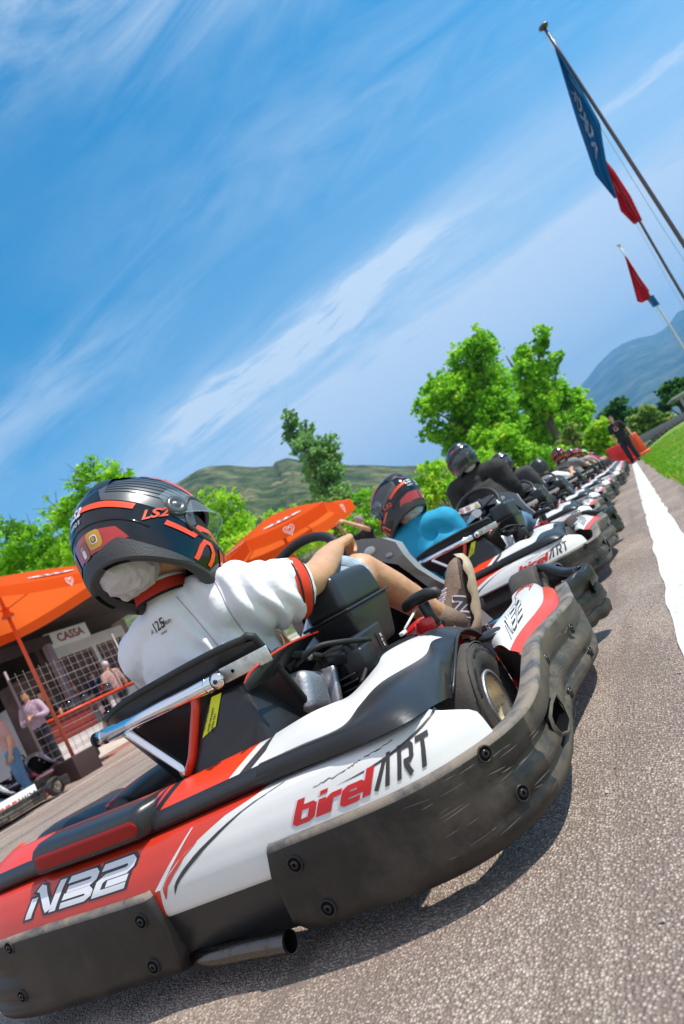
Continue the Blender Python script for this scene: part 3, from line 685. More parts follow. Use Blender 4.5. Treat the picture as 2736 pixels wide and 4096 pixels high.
    b.grid(30, len(pad), fp, M['black_satin']); p = b.build('reflector_housing', K)
    mk('reflector_red', (0.30, 0.008, 0.004), 0.4, spec=0.25)
    b = MB()
    def fr(i, j):
        k = i / 31; t = lerp(-0.455, -0.147, k); v = j / 7; e = min(k, 1 - k) * 298 / 14
        hh = 0.0165 * (math.sqrt(max(0, 1 - (1 - min(1, e)) ** 2)) * 0.999 + 0.001); z = 0.3135 + hh * (2 * v - 1)
        return PL.at(t, 0.0455 if 0 < j < 7 and 0 < i < 31 else 0.0495, z)
    b.grid(32, 8, fr, M['reflector_red']); b.build('reflector', p)
    # ---------------- engine side cover running up into the rear mudguard
    I = [(0.150, 0.165, 0.345), (0.245, 0.15, 0.354), (0.28, 0.18, 0.349), (0.30, 0.23, 0.342), (0.311, 0.36, 0.354), (0.304, 0.45, 0.362), (0.345, 0.56, 0.352), (0.385, 0.72, 0.318)]
    A = [(0.140, 0.098, 0.319), (0.235, 0.095, 0.319), (0.33, 0.09, 0.319), (0.349, 0.15, 0.330), (0.36, 0.25, 0.336), (0.394, 0.41, 0.324), (0.407, 0.47, 0.338), (0.434, 0.53, 0.322)]
    B = [(0.125, 0.074, 0.290), (0.245, 0.068, 0.287), (0.365, 0.055, 0.286), (0.448, 0.066, 0.286), (0.476, 0.13, 0.280), (0.470, 0.23, 0.262), (0.446, 0.320, 0.246), (0.444, 0.42, 0.288)]
    def dens(P): return crom([Vector(p) for p in P], [0] * len(P), 6)[0]
    I, A, B = dens(I), dens(A), dens(B); n = len(I)
    def loft(P, Q, k, bulge, i):
        p = P[i].lerp(Q[i], k); s = math.sin(math.pi * k)
        return p + Vector((0.55, -0.55, 0.62)) * (bulge * s)
    b = MB()
    b.grid(n, 6, lambda i, j: loft(I, A, j / 5, 0.006, i), M['white_vinyl'], flip=True)
    b.grid(n, 9, lambda i, j: loft(A, B, j / 8, 0.018 + 0.014 * sstep(14, 34, i), i), M['black_satin'], flip=True)
    b.grid(n, 3, lambda i, j: I[i] + Vector((-0.004 * j, 0.01 * j, -0.03 * j)), M['red_paint'])
    cov = b.build('side_cover', K)
    rim = dens([(0.446, 0.320, 0.246), (0.452, 0.375, 0.275), (0.452, 0.45, 0.306), (0.446, 0.54, 0.322), (0.438, 0.64, 0.306), (0.438, 0.70, 0.276), (0.448, 0.72, 0.248), (0.458, 0.728, 0.230)])
    ridge_in = dens([(0.30, 0.30, 0.27), (0.30, 0.37, 0.30), (0.31, 0.46, 0.335), (0.32, 0.58, 0.348), (0.33, 0.70, 0.325), (0.36, 0.78, 0.292), (0.39, 0.80, 0.262), (0.42, 0.79, 0.236)])
    def guard(sg):
        b = MB()
        S = (lambda p: Vector((p.x, p.y, p.z))) if sg > 0 else (lambda p: Vector((-p.x - 0.12, p.y - 0.36, p.z + 0.055)))
        b.grid(len(rim), 7, lambda i, j: S(rim[i].lerp(ridge_in[i], j / 6) + Vector((0, 0, 0.014)) * math.sin(math.pi * j / 6)), M['black_satin'], flip=sg > 0)
        b.tube([S(p) for p in rim[::3]], 0.004, M['black_satin'], seg=6)
        b.ball((0.452, 0.712, 0.262), (0.045, 0.040, 0.012), M['black_satin'])
        return b.build('mudguard', K)
    guard(1)
    b = MB()
    def dome(i, j):
        q = math.pi * (0.02 + 0.96 * i / 28); k = j / 9; r = 0.145 * math.sin(math.pi / 2 * k); w = 0.085 * math.cos(math.pi / 2 * k) ** 0.6
        return Vector((-0.575 + r * math.cos(q) * 1.05, 0.19 - w + 0.05, 0.235 + r * math.sin(q) * 0.92))
    b.grid(29, 10, dome, M['black_satin'], flip=True)
    b.grid(29, 4, lambda i, j: dome(i, 9) + Vector((0, 0.06 * j, -0.004 * j)), M['black_satin'], flip=True); b.build('mudguard', K)
    b = MB(); b.tube([(-0.34, 0.20, 0.330), (-0.38, 0.40, 0.335), (-0.42, 0.75, 0.315), (-0.44, 1.1, 0.290), (-0.44, 1.4, 0.25)], [0.030, 0.034, 0.034, 0.03, 0.026], M['black_satin'], res=5, seg=12); b.tube([(-0.378, 0.21, 0.352), (-0.415, 0.40, 0.360), (-0.455, 0.75, 0.338), (-0.475, 1.1, 0.312)], 0.006, M['red_paint'], res=5, seg=8); b.build('side_rail', K)
    # ---------------- side pods
    for sg in (1, -1):
        inn = dens([(0.462, 0.66, 0.238), (0.456, 0.715, 0.266), (0.470, 0.818, 0.275), (0.475, 0.985, 0.276), (0.446, 1.164, 0.276), (0.445, 1.33, 0.268), (0.455, 1.405, 0.255)])
        wr = dens([(0.515, 0.585, 0.231), (0.525, 0.645, 0.240), (0.538, 0.72, 0.245), (0.555, 0.84, 0.247), (0.556, 0.98, 0.246), (0.530, 1.18, 0.244), (0.505, 1.33, 0.241)])
        out = dens([(0.577, 0.499, 0.205), (0.572, 0.60, 0.215), (0.572, 0.72, 0.218), (0.585, 0.87, 0.212), (0.595, 1.0, 0.205), (0.575, 1.18, 0.208), (0.54, 1.33, 0.215)])
        low = [p + Vector((0.006, 0, -0.08)) for p in out]
        m_ = len(inn); X = lambda p: Vector((sg * p.x - (LEFT_EXTRA if sg < 0 else 0), p.y, p.z))
        b = MB()
        b.grid(m_, 8, lambda i, j: X(inn[i].lerp(wr[i], j / 7) + Vector((0.3, 0, 1)) * 0.010 * math.sin(math.pi * j / 7)), M['white_vinyl'], flip=sg > 0)
        b.grid(m_, 5, lambda i, j: X(wr[i].lerp(out[i], j / 4) + Vector((0.4, 0, 0.6)) * 0.006 * math.sin(math.pi * j / 4)), M['bright_red_vinyl'], flip=sg > 0)
        b.grid(m_, 3, lambda i, j: X(out[i].lerp(low[i], j / 2)), M['black_satin'], flip=sg > 0)
        b.grid(m_, 3, lambda i, j: X(inn[i] + Vector((-0.003 * j, 0, -0.05 * j))), M['bright_red_vinyl'], flip=sg < 0)
        rear = [inn[0], wr[0], out[0]]; b.grid(3, 2, lambda i, j: X(rear[i] + Vector((0, 0.02, -0.16)) * j), M['black_satin'], flip=sg < 0)
        # red flash with white bar at the front end
        pod = b.build('side_pod', K)
        def podpt(u, v, off=0.0012):    # u along y, v from inner edge to the red
            k = (u - 0.60) / (1.36 - 0.60) * (m_ - 1); i = max(0, min(m_ - 2, int(k))); fr = k - i
            p = inn[i].lerp(inn[i + 1], fr).lerp(wr[i].lerp(wr[i + 1], fr), v) + Vector((0.3, 0, 1)) * 0.010 * math.sin(math.pi * v)
            return X(p + Vector((0.25, 0, 0.97)) * off)
        b = MB(); L_ = lambda u, v: (u, v)
        def place(polys, m, off):
            for vs, fs in polys: b.add([podpt(*q, off) for q in vs], fs, m, False); off += 0.00015
        # N32: letters read from the rear corner, running forward
        x = 0.0
        for ch in 'N32':
            for k, (wd, m, off, g) in enumerate(((0.30, M['letter_dark'], 0.0030, 0), (0.14, M['white_vinyl'], 0.0036, 0))):
                st = strokes(GL[ch], wd, 0.45)
                place([([(0.700 + (x + p[0]) * 0.066 + 0.100 * p[1], 0.93 - 0.58 * p[1] - 0.05 * (x + p[0])) for p in vs], fs) for vs, fs in st], m, off)
            x += {'N': 1.12, '3': 1.12, '2': 1}[ch]
        x = 0.0
        for ch in 'birel':
            place([([(1.30 - p[1] * 0.085, 0.10 + (x + p[0]) * 0.135) for p in vs], fs) for vs, fs in strokes(GL[ch], 0.24, 0.1)], M['letter_red'], 0.0030); x += ADV[ch]
        place([([(1.19, 0.02), (1.33, 0.05), (1.33, 0.26), (1.15, 0.18), (1.02, 0.05)], [[0, 1, 2, 3, 4]])], M['red_vinyl'], 0.0026)
        b.build('pod_lettering', pod)
    # ---------------- wheels
    def wheel(x, y, z, r, w, rr, sg):
        b = MB(); hw = w / 2
        pr = [(rr, -hw * 0.80), (rr + 0.02, -hw * 0.96), (r * 0.80, -hw), (r * 0.93, -hw * 0.93), (r * 0.985, -hw * 0.74), (r, -hw * 0.45), (r * 1.004, 0), (r, hw * 0.45), (r * 0.985, hw * 0.74), (r * 0.93, hw * 0.93), (r * 0.80, hw), (rr + 0.02, hw * 0.96), (rr, hw * 0.80)]
        b.lathe(pr, M['tyre_rubber'], axis='x', seg=48)
        for k in range(26):      # moulding whiskers on the shoulder
            q = 2 * math.pi * k / 26 + 0.1; rr_ = r * (0.95 if k % 2 else 0.86); sx = sg * hw * (0.90 if k % 2 else 0.99)
            p = Vector((sx, rr_ * math.cos(q), rr_ * math.sin(q))); b.tube([p, p + Vector((sg * 0.004, 0.006 * math.cos(q + 1), 0.006 * math.sin(q + 1)))], 0.0006, M['tyre_rubber'], seg=4)
        for rad_ in (0.955, 0.905): b.lathe([(r * rad_, sg * hw * 0.93), (r * rad_ + 0.001, sg * hw * 0.955), (r * rad_ - 0.001, sg * hw * 0.965)], M['tyre_rubber'], axis='x', seg=48)
        tvs, tfs = text_mesh('ROTATION', 0.016)
        for a0, txt in ((2.45, 'ROTATION'), (1.25, 'MAX INFLATION PRESSURE')):
            tvs, tfs = text_mesh(txt, 0.013, 0.0006)
            def ring(v): q = a0 - v.x / (r * 0.83); R_ = r * 0.83 + v.y; return Vector((sg * (hw + 0.0012), -R_ * math.cos(q) * sg * -1 if False else R_ * math.cos(q), R_ * math.sin(q)))
            b.add([ring(v) for v in tvs], tfs, M['black_rubber'], False)
        wo = b.build('wheel', K, loc=(x, y, z))
        b = MB(); s = sg
        b.lathe([(rr + 0.003, s * hw * 0.86), (rr + 0.004, s * hw * 0.92), (rr - 0.004, s * hw * 0.93), (rr - 0.008, s * hw * 0.84), (rr - 0.010, s * hw * 0.1), (rr - 0.016, s * 0.0), (0.034, -s * hw * 0.10), (0.030, s * hw * 0.02), (0.014, s * hw * 0.04), (0.012, s * hw * 0.2), (0, s * hw * 0.2)], M['rim_metal'], axis='x', seg=36)
        b.lathe([(rr + 0.0035, s * hw * 0.875), (rr + 0.0045, s * hw * 0.935), (rr - 0.0045, s * hw * 0.945), (rr - 0.006, s * hw * 0.86)], M['cast_aluminium'], axis='x', seg=36)
        for k in range(3):
            q = 2 * math.pi * k / 3 + 0.6; b.lathe([(0.007, s * hw * -0.06), (0.007, s * hw * 0.1), (0, s * hw * 0.1)], M['zinc'], axis='x', seg=6, c=(0, 0.024 * math.cos(q), 0.024 * math.sin(q)))
        b.build('rim', wo)
    for sg in (1, -1):
        wheel(sg * 0.372 - (0.14 if sg < 0 else 0), 0.535, 0.148, 0.148, 0.18, 0.070, sg)
        wheel(sg * 0.350 - (0.14 if sg < 0 else 0), 1.92, 0.136, 0.136, 0.13, 0.064, sg)
    b = MB(); b.tube([(-0.42, 0.535, 0.148), (0.30, 0.535, 0.148)], 0.02, M['dark_metal'], seg=14); b.build('rear_axle', K)
    # ---------------- frame, floor, exhaust
    b = MB()
    for sg in (1, -1):
        b.tube([(sg * 0.10, 2.1, 0.08), (sg * 0.16, 1.75, 0.07), (sg * 0.27, 1.2, 0.07), (sg * 0.27, 0.4, 0.08), (sg * 0.24, 0.10, 0.10)], 0.016, M['red_paint'], res=5)
        b.tube([(sg * 0.10, 1.95, 0.12), (sg * 0.30, 1.92, 0.136)], 0.012, M['chrome'])
        b.tube([(sg * 0.27, 0.9, 0.09), (sg * 0.50, 0.92, 0.10), (sg * 0.52, 1.3, 0.10), (sg * 0.27, 1.35, 0.09)], 0.011, M['red_paint'], res=5)
    b.tube([(-0.26, 0.13, 0.10), (0.26, 0.13, 0.10)], 0.016, M['red_paint'])
    b.build('chassis', K)
    b = MB(); b.box((0, 1.42, 0.058), (0.5, 1.3, 0.006), M['dark_metal']); b.build('floor_tray', K)
    b = MB(); xs_ = [(-0.17, 0.060, 0.060), (-0.10, 0.028, 0.056), (0.02, 0.012, 0.054), (0.106, 0.000, 0.052)]
    b.tube(xs_, [0.017, 0.018, 0.0182, 0.0190], M['pipe_metal'], res=5, cap=False, seg=20)
    b.tube([(0.106, 0.0, 0.052), (0.02, 0.012, 0.054)], 0.0172, M['interior_black'], cap=False, seg=20)
    b.lathe([(0.0172, 0), (0.0194, 0.0)], M['chrome'], axis='x', seg=20, c=(0.1065, 0.0, 0.052))
    b.build('exhaust_pipe', K)
    # ---------------- seat
    tabv = [(0, (0.80, 0.105, 0.165)), (0.2, (0.62, 0.062, 0.19)), (0.4, (0.46, 0.08, 0.205)), (0.6, (0.345, 0.20, 0.222)), (0.8, (0.275, 0.37, 0.24)), (1.0, (0.20, 0.540, 0.255))]
    def seat_pt(u, v):
        y, z, w = interp(tabv, v); y1, z1, _ = interp(tabv, min(1, v + .05)); y0, z0, _ = interp(tabv, max(0, v - .05))
        d = Vector((y1 - y0, z1 - z0)).normalized(); nrm = Vector((d.y, -d.x)); k = abs(u) ** 3.2; a = 0.15 * (1 - 0.68 * v) * (0.6 if u > 0 else 1)
        return Vector((-0.066 + w * u * (1 - 0.10 * k), y + nrm.x * a * k + 0.02 * (1 - abs(u)) * 0, z - nrm.y * -a * k * -1 * (1 if v < 0.5 else 1) + (0.0 if v < .9 else 0.0)))
    b = MB(); nu, nv = 25, 22
    b.grid(nu, nv, lambda i, j: seat_pt(2 * i / (nu - 1) - 1, j / (nv - 1)), M['black_satin'])
    b.grid(nu, nv, lambda i, j: seat_pt(2 * i / (nu - 1) - 1, j / (nv - 1)) + Vector((0, -0.008, -0.006)), M['black_satin'], flip=True)
    rimp = [seat_pt(-1, j / 10) for j in range(11)] + [seat_pt(2 * i / 16 - 1, 1) for i in range(1, 17)] + [seat_pt(1, 1 - j / 10) for j in range(1, 11)]
    b.tube(rimp, 0.0090, M['black_rubber'], seg=8, res=2)
    b.build('seat', K)
    # ---------------- chrome rear bar and its struts
    b = MB()
    b.tube([(-0.296, 0.19, 0.4955), (0.072, 0.19, 0.4855)], 0.0158, M['chrome'], seg=20)
    b.tube([(-0.301, 0.19, 0.4957), (-0.293, 0.19, 0.4955)], 0.0163, M['black_rubber'], seg=20)
    for xx in (-0.275, 0.038): b.tube([(xx, 0.19, 0.4948 if xx < 0 else 0.4864), (xx + 0.004, 0.19, 0.4946 if xx < 0 else 0.4863)], 0.0170, M['chrome'], seg=20)
    b.tube([(0.058, 0.19, 0.4862), (0.075, 0.19, 0.4855)], 0.0175, M['black_rubber'], seg=20)
    b.ball((0.080, 0.170, 0.4855), (0.017, 0.008, 0.017), M['chrome']); b.lathe([(0.005, 0), (0.0048, -0.0035), (0, -0.0035)], M['dark_metal'], axis='y', seg=6, c=(0.080, 0.163, 0.4855))
    b.tube([(-0.210, 0.19, 0.480), (-0.20, 0.19, 0.470), (-0.102, 0.175, 0.362), (-0.094, 0.17, 0.345)], 0.0108, M['chrome'], seg=12)
    b.tube([(-0.004, 0.19, 0.476), (-0.014, 0.187, 0.455), (-0.066, 0.178, 0.375), (-0.090, 0.17, 0.345)], 0.0098, M['red_paint'], seg=12)
    b.build('rear_bar', K)
    b = MB(); b.box((0.135, 0.20, 0.487), (0.118, 0.006, 0.032), M['zinc'], bevel=0.002, rot=(0, 0.02, 0.1)); b.lathe([(0.004, -0.001), (0, -0.001)], M['interior_black'], axis='y', seg=10, c=(0.105, 0.1945, 0.488)); b.build('seat_bracket', K)
    # ---------------- black tank behind the seat with the warning sticker
    b = MB()
    tank = [(-0.115, 0.170, 0.325), (0.135, 0.170, 0.316), (0.138, 0.30, 0.316), (-0.09, 0.30, 0.325)]; top = [(0.012, 0.200, 0.464), (0.102, 0.205, 0.460), (0.112, 0.30, 0.453), (0.020, 0.30, 0.458)]
    bm = bmesh.new(); vv = [bm.verts.new(p) for p in tank + top]
    for f in ((3, 2, 1, 0), (4, 5, 6, 7), (0, 1, 5, 4), (1, 2, 6, 5), (2, 3, 7, 6), (3, 0, 4, 7)): bm.faces.new([vv[k] for k in f])
    bmesh.ops.bevel(bm, geom=bm.edges[:], offset=0.012, segments=4, affect='EDGES', profile=0.5); bm.verts.index_update()
    b.add([v.co[:] for v in bm.verts], [[v.index for v in f.verts] for f in bm.faces], M['black_satin']); bm.free()
    tk = b.build('fuel_tank', K)
    b = MB()
    def tkp(u, v, off):   # front face of the tank
        a = Vector(tank[0]).lerp(Vector(tank[1]), u); c = Vector(top[0]).lerp(Vector(top[1]), u); n_ = (Vector(tank[1]) - Vector(tank[0])).cross(Vector(top[0]) - Vector(tank[0])).normalized()
        return a.lerp(c, v) + n_ * off
    q = [(0.115, 0.52), (0.33, 0.60), (0.45, 0.985), (0.17, 0.985)]
    b.add([tkp(u, v, 0.0012) for u, v in q], [[0, 1, 2, 3]], M['yellow_label'], False)
    O_ = tkp(0.18, 0.58, 0.002); ex = (tkp(0.26, 0.95, 0.002) - O_).normalized(); n_ = (tkp(0.2, 0.6, 0.003) - tkp(0.2, 0.6, 0.002)).normalized(); ey = n_.cross(ex)
    for txt, sz, oy in (('ATTENTION', 0.0088, 0.012), ('LOOSEN THE SCREWS', 0.0050, 0.001), ('ADJUSTING THE C', 0.0050, -0.007)):
        tv, tf = text_mesh(txt, sz, 0.0002, align='LEFT'); b.add([O_ + ex * v.x + ey * (v.y + oy - 0.004) for v in tv], tf, M['letter_dark'], False)
    b.build('warning_sticker', tk)
    # black guard blade between seat and engine
    b = MB()
    pa = dens([(0.138, 0.165, 0.455), (0.15, 0.18, 0.469), (0.172, 0.22, 0.478), (0.185, 0.30, 0.481), (0.172, 0.40, 0.476), (0.15, 0.50, 0.470)])
    pb = dens([(0.136, 0.165, 0.445), (0.140, 0.17, 0.440), (0.152, 0.20, 0.440), (0.153, 0.25, 0.440), (0.136, 0.33, 0.442), (0.12, 0.44, 0.442)])
    b.grid(len(pa), 4, lambda i, j: pa[i].lerp(pb[i], j / 3) + Vector((0.3, -1, 0.2)) * 0.008 * math.sin(math.pi * j / 3), M['black_satin'])
    b.tube(pa, 0.003, M['red_paint'], seg=6); b.box((0.115, 0.50, 0.36), (0.012, 0.34, 0.17), M['interior_black'], bevel=0.004); b.build('engine_guard', K)
    # ---------------- engine
    b = MB(); b.box((0.20, 0.60, 0.24), (0.20, 0.26, 0.22), M['engine_black'], bevel=0.02)
    for k in range(7): b.box((0.165, 0.50, 0.27 + 0.014 * k), (0.13, 0.17, 0.005), M['dark_metal'], bevel=0.002)
    b.tube([(0.13, 0.36, 0.43), (0.19, 0.38, 0.445), (0.23, 0.42, 0.43), (0.26, 0.5, 0.40)], 0.0065, M['black_rubber'], res=5)
    b.tube([(0.12, 0.32, 0.46), (0.135, 0.33, 0.475), (0.15, 0.36, 0.455), (0.17, 0.42, 0.42)], [0.014, 0.012, 0.010, 0.009], M['black_rubber'], res=5)
    b.tube([(0.24, 0.48, 0.40), (0.255, 0.44, 0.36), (0.24, 0.40, 0.33)], 0.006, M['black_rubber'], res=5)
    b.box((0.235, 0.46, 0.365), (0.06, 0.07, 0.07), M['dark_metal'], bevel=0.008); b.box((0.20, 0.43, 0.40), (0.05, 0.02, 0.03), M['dark_metal'], bevel=0.005, rot=(0.3, 0.2, 0))
    b.lathe([(0.009, 0), (0.009, -0.006), (0, -0.007)], M['zinc'], axis='y', seg=8, c=(0.165, 0.385, 0.435))
    eng = b.build('engine', K)
    b = MB()     # valve cover
    T = Matrix.Translation((0.122, 0.355, 0.368)) @ Euler((rad(-24), rad(4), rad(-8))).to_matrix().to_4x4() @ Matrix.Scale(1.14, 4)
    b.box((0, 0, 0), (0.092, 0.075, 0.082), M['cast_aluminium'], bevel=0.022, seg=4, xf=T, taper=(0.86, 1)); b.box((0.0, 0.05, 0.0), (0.105, 0.016, 0.096), M['cast_aluminium'], bevel=0.006, xf=T)
    tv, tf = text_mesh('OHV', 0.026, 0.0012); bm = bmesh.new()
    R_ = T @ Matrix.Translation((0, -0.0385, -0.012)) @ Euler((rad(90), 0, 0)).to_matrix().to_4x4()
    b.add(tv, tf, M['dark_metal'], False, R_ @ Matrix.Translation((0, 0, 0.0012)))
    b.tube([(0.098, 0.31, 0.425), (0.085, 0.308, 0.40), (0.088, 0.312, 0.36), (0.105, 0.325, 0.322)], 0.0045, M['black_rubber'], res=6, seg=8)
    b.build('valve_cover', eng)
    b = MB()     # air filter box with its seam and the duct below
    b.box((0.171, 0.665, 0.530), (0.118, 0.27, 0.095), M['black_satin'], bevel=0.022, seg=5, taper=(0.92, 0.92)); b.box((0.171, 0.665, 0.424), (0.090, 0.200, 0.120), M['black_satin'], bevel=0.014, seg=4, taper=(1.44, 1.42))
    b.box((0.171, 0.665, 0.4835), (0.138, 0.300, 0.007), M['black_satin'], bevel=0.003)
    b.box((0.190, 0.545, 0.358), (0.075, 0.19, 0.13), M['black_satin'], bevel=0.008, taper=(1.15, 1.2)); b.lathe([(0.012, 0), (0.012, 0.008), (0.008, 0.010), (0.006, 0.016), (0, 0.016)], M['zinc'], axis='x', seg=8, c=(0.230, 0.535, 0.335))
    b.lathe([(0.016, 0), (0.016, 0.012), (0.006, 0.014), (0.006, 0.03), (0.0, 0.03)], M['cast_aluminium'], seg=10, c=(0.172, 0.62, 0.576))
    ab = b.build('air_filter_box', eng)
    b = MB(); b.add([(0.2315, 0.600, 0.355), (0.2345, 0.630, 0.355), (0.2375, 0.630, 0.400), (0.2345, 0.600, 0.400)], [[0, 1, 2, 3]], M['letter_dark'], False)
    for txt, z in (('N', 0.408), ('\u2190', 0.396), ('E', 0.384)):
        tv, tf = text_mesh(txt, 0.013, 0.0004); b.add([(0.2375 + (z - 0.396) * 0.1, 0.615 + v.x, z - 0.018 + v.y) for v in tv], tf, M['white_print'], False)
    b.build('gear_label', ab)
    b = MB()     # red recoil starter
    b.lathe([(0.105, -0.03), (0.112, 0.0), (0.108, 0.02), (0.085, 0.034), (0.05, 0.042), (0.02, 0.044), (0, 0.044)], M['engine_red'], axis='x', seg=32, c=(0.29, 0.76, 0.262))
    for k in range(16):
        q = 2 * math.pi * k / 16; b.box((0.318, 0.76 + 0.086 * math.cos(q), 0.262 + 0.086 * math.sin(q)), (0.018, 0.007, 0.026), M['interior_black'], rot=(q + math.pi / 2, 0, 0), bevel=0.002)
    b.box((0.33, 0.70, 0.352), (0.05, 0.05, 0.04), M['engine_red'], bevel=0.012)
    b.tube([(0.30, 0.62, 0.375), (0.32, 0.70, 0.40)], 0.0035, M['white_print'], seg=6); b.box((0.30, 0.60, 0.37), (0.012, 0.03, 0.01), M['white_print'], bevel=0.003)
    rs = b.build('recoil_starter', eng)
    b = MB(); T = Matrix.Translation((0.345, 0.70, 0.0)) @ Euler((0, 0, rad(-8))).to_matrix().to_4x4()
    b.tube([(0, 0, 0.345), (0, 0, 0.375), (0, 0, 0.405)], [0.018, 0.0135, 0.0150], M['black_plastic'], xf=T, seg=12); b.tube([(-0.056, 0, 0.4080), (-0.048, 0, 0.4160), (-0.02, 0, 0.4225), (0.02, 0, 0.4225), (0.048, 0, 0.4160), (0.056, 0, 0.4080)], [0.008, 0.0145, 0.0165, 0.0165, 0.0145, 0.008], M['black_plastic'], xf=T, seg=12)
    b.lathe([(0.0, 0.346), (0.019, 0.346), (0.019, 0.34), (0, 0.34)], M['black_plastic'], seg=12, xf=T); b.build('pull_handle', rs)
    # ---------------- steering
    b = MB(); C_ = Vector((-0.005, 0.838, 0.618)); R0 = 0.152; nrm = Vector((0, -0.74, 0.67)); ey = Vector((0, 0.67, 0.74)); ex = Vector((1, 0, 0))
    ring = [C_ + ex * R0 * math.cos(2 * math.pi * k / 40) + ey * R0 * math.sin(2 * math.pi * k / 40) * (0.72 if math.sin(2 * math.pi * k / 40) < -0.4 else 1) for k in range(41)]
    b.tube(ring, 0.0145, M['black_rubber'], seg=10, cap=False)
    hub = C_ - nrm * 0.03
    for q in (0.3, 2.84, 4.71): b.tube([C_ + (ex * math.cos(q) + ey * math.sin(q) * 0.9) * R0 * 0.97, hub], 0.008, M['black_satin'], seg=8)
    b.lathe([(0, 0.0), (0.035, 0.0), (0.035, -0.02), (0, -0.02)], M['black_satin'], seg=16, xf=Matrix.Translation(hub) @ nrm.to_track_quat('Z', 'Y').to_matrix().to_4x4())
    b.tube([hub, (0 - 0.02, 1.25, 0.22)], 0.01, M['dark_metal'], seg=10); b.build('steering_wheel', K)
    # ---------------- front shield standing before the wheel
    o_ = [(0.255, 1.30, 0.36), (0.232, 1.22, 0.430), (0.214, 1.17, 0.490), (0.204, 1.15, 0.548), (0.200, 1.15, 0.596), (0.165, 1.15, 0.630), (0.10, 1.15, 0.660), (0.03, 1.15, 0.672)]
    i_ = [(0.215, 1.30, 0.34), (0.198, 1.22, 0.42), (0.18, 1.175, 0.490), (0.165, 1.158, 0.530), (0.140, 1.157, 0.548), (0.105, 1.157, 0.575), (0.06, 1.157, 0.603), (0.0, 1.157, 0.618)]
    full_o = [Vector(p) for p in o_] + [Vector((-0.08 - p[0], p[1], p[2])) for p in o_[::-1]]; full_i = [Vector(p) for p in i_] + [Vector((-0.08 - p[0], p[1], p[2])) for p in i_[::-1]]
    b = MB(); nn = len(full_o)
    b.grid(nn, 2, lambda i, j: (full_o[i], full_i[i])[j], M['grey_plastic'], smooth=False)
    b.grid(nn, 3, lambda i, j: full_o[i] + Vector((0, 0.03 * j, -0.004 * j)), M['grey_plastic'], flip=True)
    b.grid(nn, 2, lambda i, j: full_i[i] + Vector((0, 0.02 * j, 0)), M['black_satin'])
    fs = b.build('front_shield', K)
    b = MB(); b.grid(nn, 2, lambda i, j: Vector((full_i[i].x if j == 0 else -0.04 + (full_i[i].x + 0.04) * 0.35, full_i[i].y + 0.02, full_i[i].z if j == 0 else 0.30)), M['interior_black'], smooth=False)
    b.grid(nn, 5, lambda i, j: Vector((-0.04 + (full_o[i].x + 0.04) * (0.97 - 0.02 * j), full_o[i].y + 0.062 + 0.07 * j, full_o[i].z - (full_o[i].z - 0.16) * (0.04 + 0.22 * j))), M['white_vinyl'], flip=True)
    b.build('nose_panel', fs)
    b = MB()
    b.add([(0.085, 1.150, 0.525), (0.128, 1.150, 0.538), (0.142, 1.150, 0.510), (0.100, 1.150, 0.497)], [[0, 1, 2, 3]], M['lime_label'], False); b.build('lime_label', fs)
    b = MB()
    mk('amber_label', (0.55, 0.22, 0.08), 0.5); b.add([(0.155, 1.170, 0.445), (0.185, 1.170, 0.452), (0.195, 1.170, 0.430), (0.167, 1.170, 0.424)], [[0, 1, 2, 3]], M['amber_label'], False); b.build('amber_label', fs)
    for (x, z, r) in ((0.105, 0.612, 0.020), (0.158, 0.568, 0.014)): b = MB(); b.ball((x, 1.152, z), (r * 1.1, 0.006, r * 0.7), M['white_print'] if r > 0.015 else M['cast_aluminium']); b.build('screw_cap', fs)
    b = MB()     # instruction strip with three prohibition signs and a warning triangle
    O_ = Vector((-0.115, 1.02, 0.655)); ex = Vector((1, 0.0, -0.10)).normalized(); ey = Vector((0, 0.45, 0.89)).normalized(); n_ = ex.cross(ey) * 1.0
    def pl(x, y, off): return O_ + ex * x + ey * y + n_ * off
    b.box(O_ - n_ * 0.008, (0.235, 0.012, 0.058), M['black_satin'], bevel=0.006, rot=(rad(-27), 0, 0)) ; b.add([pl(x, y, 0.003) for x, y in ((-0.105, -0.02), (0.105, -0.02), (0.098, 0.024), (-0.098, 0.024))], [[0, 1, 2, 3]], M['white_print'], False)
    for k in range(3):
        cx_ = -0.075 + 0.048 * k
        b.add([pl(cx_ + r * math.cos(q * 0.3142), 0.002 + r * math.sin(q * 0.3142), 0.0036) for r in (0.017, 0.0125) for q in range(20)], [[q, (q + 1) % 20, 20 + (q + 1) % 20, 20 + q] for q in range(20)], M['letter_red'], False)
        b.add([pl(cx_ + x, 0.002 + y, 0.0041) for x, y in ((-0.011, 0.008), (-0.008, 0.011), (0.011, -0.008), (0.008, -0.011))], [[0, 1, 2, 3]], M['letter_red'], False)
        b.add([pl(cx_ + x, 0.002 + y, 0.0032) for x, y in ((-0.004, -0.009), (0.004, -0.009), (0.005, 0.008), (-0.003, 0.008))], [[0, 1, 2, 3]], M['letter_dark'], False)
    mk('warn_yellow', (0.80, 0.55, 0.02), 0.5)
    b.add([pl(x, y, 0.0036) for x, y in ((0.062, -0.014), (0.098, -0.014), (0.080, 0.018))], [[0, 1, 2]], M['letter_dark'], False); b.add([pl(x, y, 0.0042) for x, y in ((0.067, -0.0115), (0.093, -0.0115), (0.080, 0.0125))], [[0, 1, 2]], M['warn_yellow'], False)
    b.build('instruction_strip', fs)
